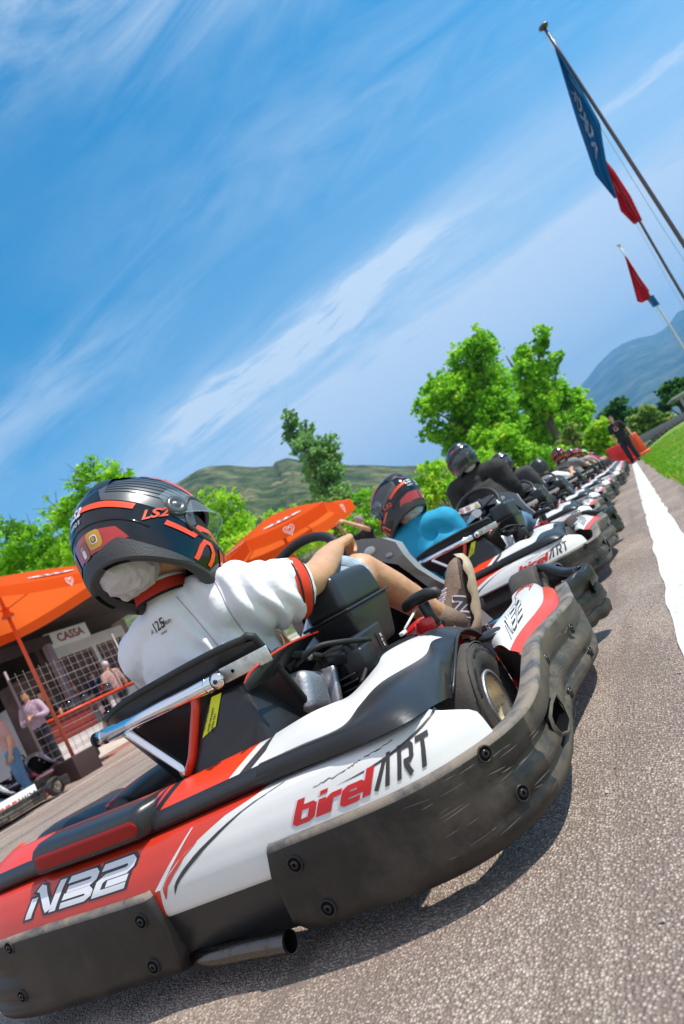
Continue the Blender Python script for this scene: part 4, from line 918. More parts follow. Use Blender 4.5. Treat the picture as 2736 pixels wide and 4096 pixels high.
    # pedals
    for sg in (1, -1):
        b = MB(); b.tube([(sg * 0.17, 1.70, 0.08), (sg * 0.17, 1.72, 0.24)], 0.007, M['chrome']); b.box((sg * 0.17, 1.715, 0.235), (0.07, 0.012, 0.05), M['dark_metal'], bevel=0.003); b.build('pedal', K)
    return K
KART = build_kart('racing_kart', 'nearest kart, its large white and red rear panel filling the bottom of the photo', 'karts queued nose to tail')
KART.location = (-0.945, 0.95, 0)
# ================================================================== HELMETS AND PEOPLE
mk('helmet_black', (0.006, 0.006, 0.007), 0.10, coat=0.25, spec=0.5)
mk('helmet_matt', (0.020, 0.020, 0.021), 0.32, spec=0.5)
mk('helmet_grey', (0.095, 0.095, 0.098), 0.28, coat=0.3, metal=0.2)
mk('helmet_silver', (0.075, 0.075, 0.08), 0.22, coat=0.5, metal=0.3, var=(16, 0.6))
mk('helmet_orange', (0.80, 0.070, 0.008), 0.30, coat=0.5)
mk('helmet_red', (0.42, 0.020, 0.012), 0.2, coat=0.9)
mk('helmet_lime', (0.36, 0.72, 0.02), 0.25, coat=0.8)
mk('lip_grey', (0.050, 0.048, 0.050), 0.55, bump=(200, 0.15))
mk('lining_black', (0.012, 0.012, 0.014), 0.95, bump=(400, 0.3))
mk('sticker_gold', (0.55, 0.28, 0.03), 0.4); mk('sticker_rose', (0.30, 0.10, 0.09), 0.4)
def clear_mat(name, col, a, r=0.03):
    m = bpy.data.materials.new(name); m.use_nodes = True; nt = m.node_tree; b = nt.nodes['Principled BSDF']
    b.inputs['Base Color'].default_value = (*col, 1); b.inputs['Roughness'].default_value = r; b.inputs['Alpha'].default_value = a; b.inputs['Specular IOR Level'].default_value = 0.9
    return m
M['visor_clear'] = clear_mat('visor_clear', (0.62, 0.72, 0.80), 0.20)
M['visor_dark'] = clear_mat('visor_dark', (0.05, 0.05, 0.06), 0.72)
def hrad(z):
    if z >= 0:
        k = max(0.0, 1 - (z / 0.150) ** 2.3) ** 0.5; return 0.130 * k, 0.154 * k, 0.166 * k
    return interp([(-0.145, 0.112), (-0.08, 0.124), (0, 0.130)], z), interp([(-0.145, 0.160), (-0.11, 0.176), (-0.07, 0.178), (-0.03, 0.163), (0, 0.154)], z), interp([(-0.145, 0.105), (-0.11, 0.128), (-0.06, 0.150), (0, 0.166)], z)
def hbase(th): c = math.cos(th); return -0.128 - 0.014 * max(0, c) ** 2 + 0.004 * max(0, -c)
def hp(th, z, off=0.0):
    a, f, bk = hrad(z); s, c = math.sin(th), math.cos(th); R = f if c > 0 else bk
    x = a * math.copysign(abs(s) ** 0.92, s); y = R * math.copysign(abs(c) ** 0.92, c)
    if z < -0.04 and c > 0: y += 0.010 * max(0, c) ** 6 * sstep(-0.04, -0.08, z) if False else 0.0
    if off:
        e = 0.01; n = (hp(th + e, z) - hp(th - e, z)).cross(hp(th, min(z + 0.004, 0.149)) - hp(th, z - 0.004)); 
        n = n.normalized() if n.length > 1e-9 else Vector((0, 0, 1))
        if n.dot(Vector((x, y, z * 0.8))) < 0: n = -n
        return Vector((x, y, z)) + n * off
    return Vector((x, y, z))
def hpatch(b, pts, m, off, faces=None, both=True, step=0.10):
    """outline in (degrees from the front, height), laid on the shell on both sides"""
    for sg in ((1, -1) if both else (1,)):
        bm = bmesh.new(); vv = [bm.verts.new((sg * rad(t), z * 8, 0)) for t, z in pts]
        for f in (faces or [list(range(len(pts)))]):
            try: bm.faces.new([vv[k] for k in f])
            except ValueError: pass
        bmesh.ops.triangulate(bm, faces=bm.faces[:])
        for _ in range(3):
            es = [e for e in bm.edges if e.calc_length() > step]
            if es: bmesh.ops.subdivide_edges(bm, edges=es, cuts=1)
            bmesh.ops.triangulate(bm, faces=bm.faces[:])
        bm.verts.index_update()
        b.add([hp(v.co.x, v.co.y / 8, off) for v in bm.verts], [[v.index for v in f.verts] for f in bm.faces], m, True); bm.free()
def hline(b, pts, w, m, off, both=True):
    P = [Vector((t / 57.3 * 0.14, z)) for t, z in pts]
    for vs, fs in strokes([[tuple(p) for p in P]], w): hpatch(b, [(x / 0.14 * 57.3, z) for x, z in vs], m, off, fs, both)
def htext(b, txt, size, t0, z0, m, off, sides=(1, -1), slope=0.0, shear=0.2, bold=0.001):
    tv, tf = text_mesh(txt, size, bold, shear)
    for sg in sides: b.add([hp(sg * rad(t0) - (v.x / 0.145) * 1.0, z0 + v.y + slope * v.x * sg, off) for v in tv], tf, m, False)
def make_helmet(parent, style, visor_up=None):
    """style picks the shell colours; origin at the middle of the head"""
    base = {'flash': M['helmet_black'], 'grey': M['helmet_silver'], 'matt': M['helmet_matt'], 'red': M['helmet_black'], 'lime': M['helmet_lime'], 'plain': M['helmet_black'], 'darkred': M['helmet_red']}[style]
    b = MB(); nt_, nz = 72, 30
    zs = lambda i, j: lerp(hbase(2 * math.pi * i / nt_), 0.1499, (j / (nz - 1)) ** 0.92)
    def port(i, j):
        t = abs((360 * (i + 0.5) / nt_ + 180) % 360 - 180); z = zs(i, j); return t < 66 and -0.052 < z < 0.052 - 0.010 * (t / 66) ** 2
    b.grid(nt_, nz, lambda i, j: hp(2 * math.pi * i / nt_, zs(i, j)), base, wrap_u=True, skip=port, flip=True)
    # brow and eyeport edge
    edge = [(-67, -0.03), (-66, 0.02), (-58, 0.05), (-30, 0.058), (0, 0.060), (30, 0.058), (58, 0.05), (66, 0.02), (67, -0.03), (60, -0.052), (30, -0.062), (0, -0.064), (-30, -0.062), (-60, -0.052), (-67, -0.03)]
    b.tube([hp(rad(t), z, 0.001) for t, z in edge], 0.006, M['lip_grey'], seg=8, res=3)
    # crown ridge and spoiler at the back
    b.grid(17, 5, lambda i, j: hp(rad(180 + (i - 8) * 6.2), 0.078 + 0.016 * j - 0.0002 * (i - 8) ** 2, (0.001, 0.010, 0.013, 0.009, 0.0)[j] * (1 - abs(i - 8) / 8.5 * 0.7)), M['helmet_matt'])
    for sg in (1, -1): b.add([hp(sg * rad(t), z, o) for t, z, o in ((140, 0.100, 0.004), (126, 0.119, 0.002), (106, 0.104, 0.001), (118, 0.096, 0.004))], [[0, 1, 2, 3]], M['helmet_silver'], False)
    # raised seam line round the back
    b.tube([hp(rad(t), z, 0.0) for t, z in ((95, -0.062), (110, -0.045), (130, -0.036), (155, -0.032), (180, -0.031), (205, -0.032), (230, -0.036), (250, -0.045), (265, -0.062))], 0.0030, base, seg=6, res=4)
    H = b.build('helmet', parent)
    g = MB()
    if style == 'flash':
        hpatch(g, [(60, 0.062), (80, 0.088), (112, 0.088), (138, 0.060), (132, 0.018), (104, 0.000), (84, -0.018), (66, -0.040), (58, -0.030)], M['helmet_grey'], 0.0012)
        for k in range(6): hline(g, [(62, -0.010 + 0.014 * k), (86, 0.016 + 0.013 * k), (112, 0.034 + 0.010 * k), (130, 0.042 + 0.007 * k)], 0.0020, M['helmet_black'], 0.0020)
        hpatch(g, [(158, 0.006), (160, 0.021), (128, 0.012), (104, -0.004), (107, -0.018), (130, -0.004)], M['helmet_orange'], 0.0024)
        hpatch(g, [(84, -0.040), (86, -0.053), (64, -0.072), (54, -0.044), (42, -0.036), (34, -0.062), (30, -0.112), (24, -0.112), (26, -0.056), (36, -0.024), (57, -0.030), (65, -0.057)], M['helmet_orange'], 0.0024)
        hline(g, [(46, -0.125), (43, -0.088), (47, -0.070), (53, -0.070), (57, -0.086), (61, -0.122)], 0.011, M['helmet_orange'], 0.0022)
        hpatch(g, [(52, 0.070), (56, 0.058), (84, 0.094), (118, 0.124), (112, 0.124), (80, 0.103)], M['helmet_orange'], 0.0024)
        hpatch(g, [(46, 0.092), (48, 0.085), (76, 0.115), (120, 0.138), (100, 0.134), (72, 0.122)], M['helmet_orange'], 0.0024)
        hpatch(g, [(178, -0.052), (178, -0.098), (140, -0.100), (112, -0.088), (122, -0.058), (150, -0.050)], M['helmet_red'], 0.0016)
        hline(g, [(168, 0.040), (160, 0.052), (152, 0.085)], 0.005, M['helmet_orange'], 0.0022)
        for dx, l in ((0, 'LS2'),): htext(g, l, 0.032, 92, -0.028, M['helmet_orange'], 0.0028, (1,), slope=0.42, shear=0.3); htext(g, l, 0.032, 92, -0.028, M['helmet_orange'], 0.0028, (-1,), slope=0.42, shear=0.3)
        htext(g, 'LS2', 0.034, 164, 0.010, M['letter_white'], 0.0028, (1, -1), shear=0.3); htext(g, 'RAPID II', 0.013, 166, -0.014, M['letter_white'], 0.0028, (1, -1), bold=0.0003)
        def spot(t0, z0, w, h, m, off): hpatch(g, [(t0 + w * 14 * math.copysign(abs(math.cos(q)) ** 0.5, math.cos(q)), z0 + h * math.copysign(abs(math.sin(q)) ** 0.5, math.sin(q))) for q in [k * math.pi / 10 for k in range(20)]], m, off, both=False)
        spot(146, -0.072, 0.62, 0.021, M['sticker_gold'], 0.0022); spot(146, -0.072, 0.30, 0.010, M['white_print'], 0.0027); spot(146, -0.072, 0.22, 0.007, M['letter_dark'], 0.0032); spot(146, -0.072, 0.14, 0.005, M['sticker_gold'], 0.0037)
        spot(163, -0.084, 0.50, 0.019, M['sticker_rose'], 0.0024); spot(164, -0.088, 0.2, 0.009, M['white_print'], 0.0027); htext(g, 'LS2', 0.009, 165, -0.074, M['white_print'], 0.0027, (1,), bold=0.0001)
        hpatch(g, [(180, -0.127), (180, -0.108), (150, -0.104), (122, -0.084), (104, -0.100), (78, -0.118), (60, -0.130), (78, -0.134), (104, -0.132), (150, -0.129)], M['lip_grey'], 0.0018)
    elif style in ('grey',):
        hpatch(g, [(180, 0.02), (178, 0.050), (130, 0.052), (95, 0.020), (100, 0.0), (140, 0.012)], M['helmet_black'], 0.0007)
        hpatch(g, [(68, 0.07), (90, 0.12), (150, 0.135), (120, 0.128), (86, 0.096)], M['helmet_black'], 0.0007)
        hpatch(g, [(176, -0.05), (176, -0.10), (120, -0.10), (105, -0.07), (140, -0.046)], M['helmet_matt'], 0.0007)
        hpatch(g, [(76, -0.03), (82, -0.028), (86, -0.085), (80, -0.09)], M['helmet_orange'], 0.0009); hpatch(g, [(150, 0.062), (150, 0.070), (128, 0.074), (126, 0.064)], M['helmet_orange'], 0.0009); hpatch(g, [(52, 0.060), (60, 0.066), (58, 0.078), (50, 0.070)], M['helmet_orange'], 0.0009)
        hline(g, [(150, 0.085), (158, 0.11), (164, 0.085), (170, 0.11), (176, 0.085)], 0.006, M['letter_white'], 0.001)
    elif style == 'matt':
        hpatch(g, [(70, 0.105), (95, 0.122), (140, 0.132), (140, 0.122), (95, 0.108), (72, 0.094)], M['helmet_lime'], 0.0008); hline(g, [(60, -0.09), (85, -0.085), (110, -0.10)], 0.008, M['helmet_lime'], 0.0008)
    elif style in ('red', 'darkred'):
        m = M['helmet_orange'] if style == 'red' else M['helmet_black']
        for k in range(3): hpatch(g, [(176 - 4 * k, 0.10 - 0.05 * k), (170, 0.118 - 0.05 * k), (120, 0.128 - 0.055 * k), (84, 0.082 - 0.05 * k), (88, 0.070 - 0.05 * k), (122, 0.106 - 0.055 * k)], m if k != 1 else M['helmet_red'], 0.0008)
        hpatch(g, [(178, -0.055), (178, -0.10), (120, -0.10), (108, -0.07)], M['helmet_red'], 0.0007)
    elif style == 'lime':
        hpatch(g, [(180, 0.03), (180, -0.10), (100, -0.11), (84, -0.06), (120, 0.02)], M['helmet_matt'], 0.0007)
    elif style == 'plain':
        hpatch(g, [(150, 0.04), (150, 0.06), (100, 0.05), (96, 0.03)], M['helmet_silver'], 0.0008)
    g.build('helmet_graphics', H)
    # neck roll and lining
    b = MB(); n = 64; ang = [2 * math.pi * i / n for i in range(n)]
    def ring(k, dz): return [Vector((hp(a, hbase(a)).x * k, hp(a, hbase(a)).y * k, hbase(a) + dz)) for a in ang]
    rows = [ring(1.004, 0.004), ring(1.0, -0.004), ring(0.97, -0.009), ring(0.84, -0.006), ring(0.76, 0.004)]
    b.grid(n, 5, lambda i, j: rows[j][i], M['lip_grey'], wrap_u=True)
    rows2 = [ring(0.76, 0.004), ring(0.74, 0.02), ring(0.80, 0.05), ring(0.92, 0.09), ring(0.9, 0.16), ring(0.5, 0.255)]
    b.grid(n, 6, lambda i, j: rows2[j][i], M['lining_black'], wrap_u=True)
    for sg in (1, -1):
        for k in range(16):
            a = rad(sg * (118 + k * 2.2)); p = Vector((hp(a, hbase(a)).x * 0.9, hp(a, hbase(a)).y * 0.9, hbase(a) - 0.0085)); b.box(p, (0.010, 0.0016, 0.002), M['interior_black'], rot=(0, 0, math.pi / 2 - a))
    b.build('neck_roll', H)
    # visor with its pivots
    b = MB(); up = rad(visor_up or 0); R_ = Matrix.Translation((0, 0.03, 0.004)) @ Matrix.Rotation(up, 4, 'X') @ Matrix.Translation((0, -0.03, -0.004))
    def vp(i, j):
        t = lerp(-84, 84, i / 28); z = lerp(-0.058 + 0.036 * (abs(t) / 84) ** 2.2, 0.064 - 0.030 * (abs(t) / 84) ** 2.2, j / 8); p = hp(rad(t), z, 0.0055); return R_ @ p
    b.grid(29, 9, vp, M['visor_clear'] if visor_up else M['visor_dark'])
    b.tube([vp(i, 0) for i in range(29)], 0.0016, M['visor_clear'], seg=6); 
    V = b.build('visor', H)
    for sg in (1, -1):
        b = MB(); p = hp(sg * rad(76), 0.004, 0.008); T = Matrix.Translation(p) @ Vector((sg, 0.12, 0)).to_track_quat('Z', 'Y').to_matrix().to_4x4()
        b.lathe([(0.026, -0.006), (0.024, 0.0), (0.014, 0.002), (0.012, 0.0), (0.009, 0.0), (0.006, 0.003), (0, 0.003)], M['helmet_grey'], seg=22, xf=T); b.build('visor_pivot', H)
    return H
def pose(o, pos, az, pitch=0.0, roll=0.0):
    """face towards azimuth az (clockwise from forward), nod down by pitch, tip to the left by roll (degrees)"""
    a, p = rad(az), rad(pitch); f = Vector((math.sin(a) * math.cos(p), math.cos(a) * math.cos(p), -math.sin(p)))
    r = Vector((math.cos(a), -math.sin(a), 0)); u = r.cross(f); q = rad(roll); u2 = u * math.cos(q) - r * math.sin(q); r2 = f.cross(u2)
    m = Matrix((r2, f, u2)).transposed().to_4x4(); m.translation = pos; o.matrix_local = m
def solid(name, chains, voxel, m, parent, smooth_it=6, wrinkle=None, cutf=None):
    """limbs and trunk drawn as tapering volumes, fused into one continuous skin"""
    b = MB()
    for ch in chains:
        pts, rs = ch[0], ch[1]; fl = ch[2] if len(ch) > 2 else 1.0
        P, Rr = crom([Vector(p) for p in pts], list(rs), 5) if len(pts) > 2 else ([Vector(p) for p in pts], list(rs))
        t0 = (P[1] - P[0]).normalized(); t1 = (P[-1] - P[-2]).normalized()
        P = [P[0] - t0 * Rr[0] * 0.75, P[0] - t0 * Rr[0] * 0.4] + P + [P[-1] + t1 * Rr[-1] * 0.4, P[-1] + t1 * Rr[-1] * 0.75]; Rr = [Rr[0] * 0.5, Rr[0] * 0.88] + Rr + [Rr[-1] * 0.88, Rr[-1] * 0.5]
        b.tube(P, Rr, m, seg=20, flat=fl)
    o = b.build(name, parent)
    md = o.modifiers.new('r', 'REMESH'); md.mode = 'VOXEL'; md.voxel_size = voxel; md.use_smooth_shade = True
    ms = o.modifiers.new('s', 'SMOOTH'); ms.iterations = smooth_it; ms.factor = 0.5
    evaluated(o)
    if wrinkle:
        for v in o.data.vertices: pass
        nn = [v.normal.copy() for v in o.data.vertices]
        for v, n_ in zip(o.data.vertices, nn): v.co = v.co + n_ * wrinkle(v.co)
    for p in o.data.polygons: p.use_smooth = True
    o.data.update()
    return o
def hand_chains(wrist, d, palm_n, size=1.0, curl=0.9, thumb_side=1):
    """palm plus five separate curled fingers. d: pointing direction, palm_n: the way the palm faces"""
    w = Vector(wrist); d = Vector(d).normalized(); n = Vector(palm_n); n = (n - d * n.dot(d)).normalized(); s = d.cross(n) * thumb_side
    out = []; L = 0.075 * size
    for k, (off, ln, r) in enumerate(((0.030, 0.066, 0.0088), (0.010, 0.074, 0.0092), (-0.010, 0.069, 0.0088), (-0.028, 0.054, 0.0078))):
        base = w + d * L + s * off * size; out.append(([w + s * off * 0.5 * size, w + d * L * 0.55 + s * off * 0.9 * size, base], [0.015 * size, 0.0145 * size, 0.0115 * size]))
        p = [base]; a = 0.25
        for j, fr in enumerate((0.45, 0.32, 0.23)):
            a += curl * (0.75, 0.85, 0.6)[j] * (1 + 0.04 * k); p.append(p[-1] + (d * math.cos(a) + n * math.sin(a)) * ln * fr * size * 1.15)
        out.append((p, [r * size * q for q in (1.08, 1.0, 0.92, 0.8)]))
    tb = w + d * 0.018 * size + s * 0.024 * size
    out.append(([tb, tb + (d * 0.5 + s * 0.55 + n * 0.35) * 0.034 * size, tb + (d * 0.85 + s * 0.45 + n * 0.75) * 0.056 * size, tb + (d * 1.0 + s * 0.15 + n * 1.25) * 0.066 * size], [0.013 * size, 0.0115 * size, 0.0100 * size, 0.0085 * size]))
    return out
mk('denim_light', (0.34, 0.42, 0.52), 0.85, bump=(260, 0.25), var=(40, 0.35))
mk('denim_blue', (0.10, 0.20, 0.33), 0.85, bump=(260, 0.25), var=(20, 0.25))
mk('shirt_blue', (0.010, 0.30, 0.50), 0.8, bump=(300, 0.15))
mk('jacket_black', (0.020, 0.018, 0.017), 0.8, bump=(120, 0.35), var=(9, 0.4))
mk('hoodie_grey', (0.050, 0.048, 0.052), 0.85, bump=(150, 0.3), var=(7, 0.3))
mk('shirt_grey', (0.22, 0.20, 0.20), 0.85, bump=(150, 0.2)); mk('shirt_pink', (0.55, 0.02, 0.20), 0.8); mk('shirt_mauve', (0.46, 0.34, 0.44), 0.85); mk('shirt_rose', (0.50, 0.28, 0.25), 0.85); mk('shirt_navy', (0.02, 0.025, 0.07), 0.85)
mk('trousers_dark', (0.014, 0.016, 0.026), 0.85, bump=(80, 0.3)); mk('hair_dark', (0.014, 0.010, 0.008), 0.6, bump=(90, 0.6)); mk('hair_net', (0.80, 0.73, 0.74), 0.9, bump=(42, 0.55), trans=((0.80, 0.70, 0.70), 0.35))
mk('collar_red', (0.52, 0.028, 0.010), 0.8, bump=(300, 0.2)); mk('cuff_orange', (0.72, 0.045, 0.010), 0.8, bump=(300, 0.2)); mk('cloth_black', (0.012, 0.011, 0.012), 0.85)
mk('shoe_taupe', (0.25, 0.17, 0.12), 0.7, bump=(160, 0.3), var=(25, 0.15)); mk('shoe_dark', (0.085, 0.060, 0.050), 0.75, bump=(200, 0.3)); mk('shoe_sole', (0.46, 0.36, 0.24), 0.6, var=(30, 0.15)); mk('lace', (0.66, 0.56, 0.63), 0.85); mk('lace_green', (0.02, 0.30, 0.10), 0.7); mk('shoe_black', (0.012, 0.012, 0.013), 0.6)

# ---------------- the boy in the nearest kart (world coordinates)
P1 = thing('person', 'child in a white polo shirt with one arm stretched to the steering wheel', 'person', (-1.03, 1.40, 0.06), group='drivers waiting in their karts')
OFF = Vector((-1.03, 1.40, 0.06))
def W_(pts): return [Vector(p) - OFF for p in pts]
wr = Vector((-0.795, 1.775, 0.652)); 
arm_r = ([(-0.885, 1.345, 0.648), (-0.80, 1.40, 0.597), (-0.764, 1.50, 0.590), (-0.775, 1.64, 0.622), (-0.792, 1.765, 0.648)], [0.050, 0.044, 0.041, 0.036, 0.0245])
chains = [([(-1.03, 1.42, 0.20), (-1.03, 1.36, 0.42), (-1.03, 1.32, 0.60), (-1.02, 1.30, 0.68)], [0.085, 0.078, 0.072, 0.055], 1.35), ([(-1.02, 1.30, 0.66), (-1.015, 1.31, 0.78)], [0.058, 0.052]),
          ([(-1.0, 1.31, 0.80), (-0.985, 1.32, 0.92)], [0.075, 0.088]),
          arm_r, ([(-1.17, 1.32, 0.62), (-1.27, 1.47, 0.50), (-1.10, 1.76, 0.62)], [0.048, 0.040, 0.024]),
          ([(-0.95, 1.44, 0.20), (-0.86, 1.62, 0.42), (-0.772, 1.80, 0.560)], [0.085, 0.074, 0.056]), ([(-0.772, 1.80, 0.560), (-0.748, 1.89, 0.470), (-0.715, 2.01, 0.345), (-0.70, 2.06, 0.285)], [0.052, 0.052, 0.040, 0.034]),
          ([(-1.11, 1.44, 0.20), (-1.20, 1.66, 0.42), (-1.18, 1.84, 0.50)], [0.085, 0.072, 0.054]), ([(-1.18, 1.84, 0.50), (-1.14, 2.05, 0.24)], [0.050, 0.034]), ([(-1.14, 2.06, 0.22), (-1.13, 2.20, 0.33)], [0.036, 0.028])]
chains += hand_chains(wr + Vector((0, 0.005, 0.002)), (-0.10, 1.0, 0.18), (-0.15, 0.25, -1.0), 0.98, 1.12, thumb_side=1)
chains += hand_chains((-1.095, 1.765, 0.625), (0.2, 0.9, 0.3), (0.2, 0.3, -1), 0.9, 1.2, thumb_side=-1)
body = solid('body', [(W_(ch[0]), *ch[1:]) for ch in chains], 0.0048, M['skin'], P1, 5)
def folds(co, s=1.0):
    p = co + OFF
    w = 0.0060 * noise.noise((p.x * 9 + p.z * 14, p.y * 10 - p.z * 6, p.z * 5)) + 0.0016 * noise.noise((p.x * 30, p.y * 26 + p.z * 34, p.z * 20))
    # folds gathering at the armpit
    d = (p - Vector((-0.87, 1.30, 0.56))).length; w += 0.0085 * math.sin((p.x * 0.62 + p.z * 0.25 + p.y * 0.74) * 150 + 5 * noise.noise(p * 9)) * max(0, 1 - abs(d - 0.07) / 0.13)
    w += 0.009 * noise.noise((p.x * 5 + 2, p.z * 13 + p.x * 6, p.y * 3)) * max(0, 1 - abs(p.z - 0.60) / 0.16)
    return w * s
shirt = solid('polo_shirt', [(W_(p), *r) for p, *r in [
    ([(-1.035, 1.39, 0.26), (-1.035, 1.365, 0.42), (-1.03, 1.34, 0.55), (-1.02, 1.325, 0.645)], [0.128, 0.130, 0.125, 0.088], 1.38),
    ([(-1.18, 1.325, 0.615), (-1.10, 1.318, 0.650), (-1.02, 1.305, 0.664), (-0.94, 1.325, 0.658), (-0.88, 1.345, 0.638)], [0.070, 0.066, 0.064, 0.066, 0.075]),
    ([(-1.02, 1.300, 0.66), (-1.018, 1.300, 0.695)], [0.070, 0.060]),
    ([(-0.895, 1.340, 0.632), (-0.838, 1.378, 0.604), (-0.795, 1.425, 0.590)], [0.086, 0.083, 0.075]),
    ([(-1.17, 1.325, 0.625), (-1.24, 1.42, 0.55)], [0.072, 0.066])]], 0.0065, M['cloth_white'], P1, 6, folds)
def on_mesh(o, pts, n, lift=0.0018):
    """drop flat points onto a mesh along -n"""
    n = Vector(n).normalized(); out = []
    for p in pts:
        ok, loc, nr, _ = o.ray_cast(Vector(p) + n * 0.12, -n, distance=0.4); out.append((loc + nr * lift) if ok else Vector(p))
    return out
mk('seam_thread', (0.42, 0.38, 0.47), 0.9)
b = MB()
for path in (((-0.905, 1.33, 0.735), (-0.868, 1.27, 0.665), (-0.852, 1.24, 0.60), (-0.838, 1.23, 0.54)), ((-0.965, 1.25, 0.695), (-0.925, 1.22, 0.63), (-0.895, 1.20, 0.565), (-0.878, 1.19, 0.53))):
    P = crom([Vector(p) - OFF for p in path], [0] * 4, 8)[0]; b.tube(on_mesh(shirt, P, (0.45, -0.85, 0.28), 0.0004), 0.0013, M['seam_thread'], seg=5)
b.build('seam', shirt)
# cuff, collar, hem lettering
b = MB(); ax = (Vector((-0.764, 1.480, 0.586)) - Vector((-0.838, 1.38, 0.612))).normalized(); T = Matrix.Translation(Vector((-0.799, 1.420, 0.590)) - OFF) @ Matrix.Scale(1.10, 4) @ ax.to_track_quat('Z', 'Y').to_matrix().to_4x4()
b.lathe([(0.0655, -0.004), (0.0685, 0.002), (0.0680, 0.026), (0.064, 0.028), (0.058, 0.022)], M['cuff_orange'], seg=32, xf=T); b.lathe([(0.0692, 0.001), (0.0697, 0.0035), (0.0692, 0.006)], M['cloth_black'], seg=32, xf=T); b.lathe([(0.0686, 0.0262), (0.0675, 0.0295), (0.062, 0.0292)], M['cloth_black'], seg=32, xf=T); b.build('cuff', shirt)
b = MB(); cax = Vector((-0.03, 0.10, 1.0)).normalized(); T = Matrix.Translation(Vector((-1.020, 1.286, 0.706)) - OFF) @ cax.to_track_quat('Z', 'Y').to_matrix().to_4x4()
b.lathe([(0.073, -0.003), (0.0705, 0.002), (0.066, 0.010)], M['cloth_black'], seg=32, xf=T); b.lathe([(0.0715, 0.004), (0.0665, 0.014), (0.0655, 0.032), (0.0645, 0.034)], M['collar_red'], seg=32, xf=T); b.lathe([(0.0655, 0.0325), (0.0652, 0.040), (0.061, 0.040), (0.060, 0.02)], M['cloth_white'], seg=32, xf=T); b.build('collar', shirt)
def on_mesh(o, pts, n, lift=0.0018):
    """drop flat points onto a mesh along -n"""
    n = Vector(n).normalized(); out = []
    for p in pts:
        ok, loc, nr, _ = o.ray_cast(Vector(p) + n * 0.12, -n, distance=0.4); out.append((loc + nr * lift) if ok else Vector(p))
    return out
b = MB()
for txt, sz, dx, dz, bold, m in (('125', 0.030, 0, 0, 0.0004, M['letter_dark']), ('YEARS', 0.0075, 0.004, -0.019, 0.0001, M['letter_dark']), ('A        Men', 0.016, 0, -0.002, 0.0, M['lip_grey'])):
    tv, tf = text_mesh(txt, sz, bold, 0.15 if sz > 0.02 else 0.4)
    b.add(on_mesh(shirt, [Vector((-1.032 + dx + v.x, 1.15, 0.676 + dz + v.y)) - OFF for v in tv], (0, -1, 0.25)), tf, m, False)
b.build('shirt_lettering', shirt)
shorts = solid('shorts', [(W_(p), *r) for p, *r in [([(-1.03, 1.42, 0.16), (-1.03, 1.40, 0.28)], [0.13, 0.125], 1.3), ([(-0.95, 1.44, 0.22), (-0.86, 1.60, 0.42), (-0.79, 1.72, 0.550)], [0.098, 0.084, 0.070]), ([(-1.11, 1.44, 0.22), (-1.20, 1.64, 0.42), (-1.19, 1.76, 0.49)], [0.098, 0.086, 0.074])]], 0.008, M['denim_light'], P1, 5, lambda co: 0.003 * noise.noise(co * 22))
b = MB(); ax = Vector((0.088, 0.18, 0.14)).normalized(); T = Matrix.Translation(Vector((-0.785, 1.738, 0.566)) - OFF) @ Matrix.Scale(0.94, 4) @ ax.to_track_quat('Z', 'Y').to_matrix().to_4x4(); b.lathe([(0.072, -0.02), (0.075, -0.012), (0.074, 0.012), (0.068, 0.014), (0.060, 0.0)], M['denim_light'], seg=28, xf=T); b.build('hem', shorts)
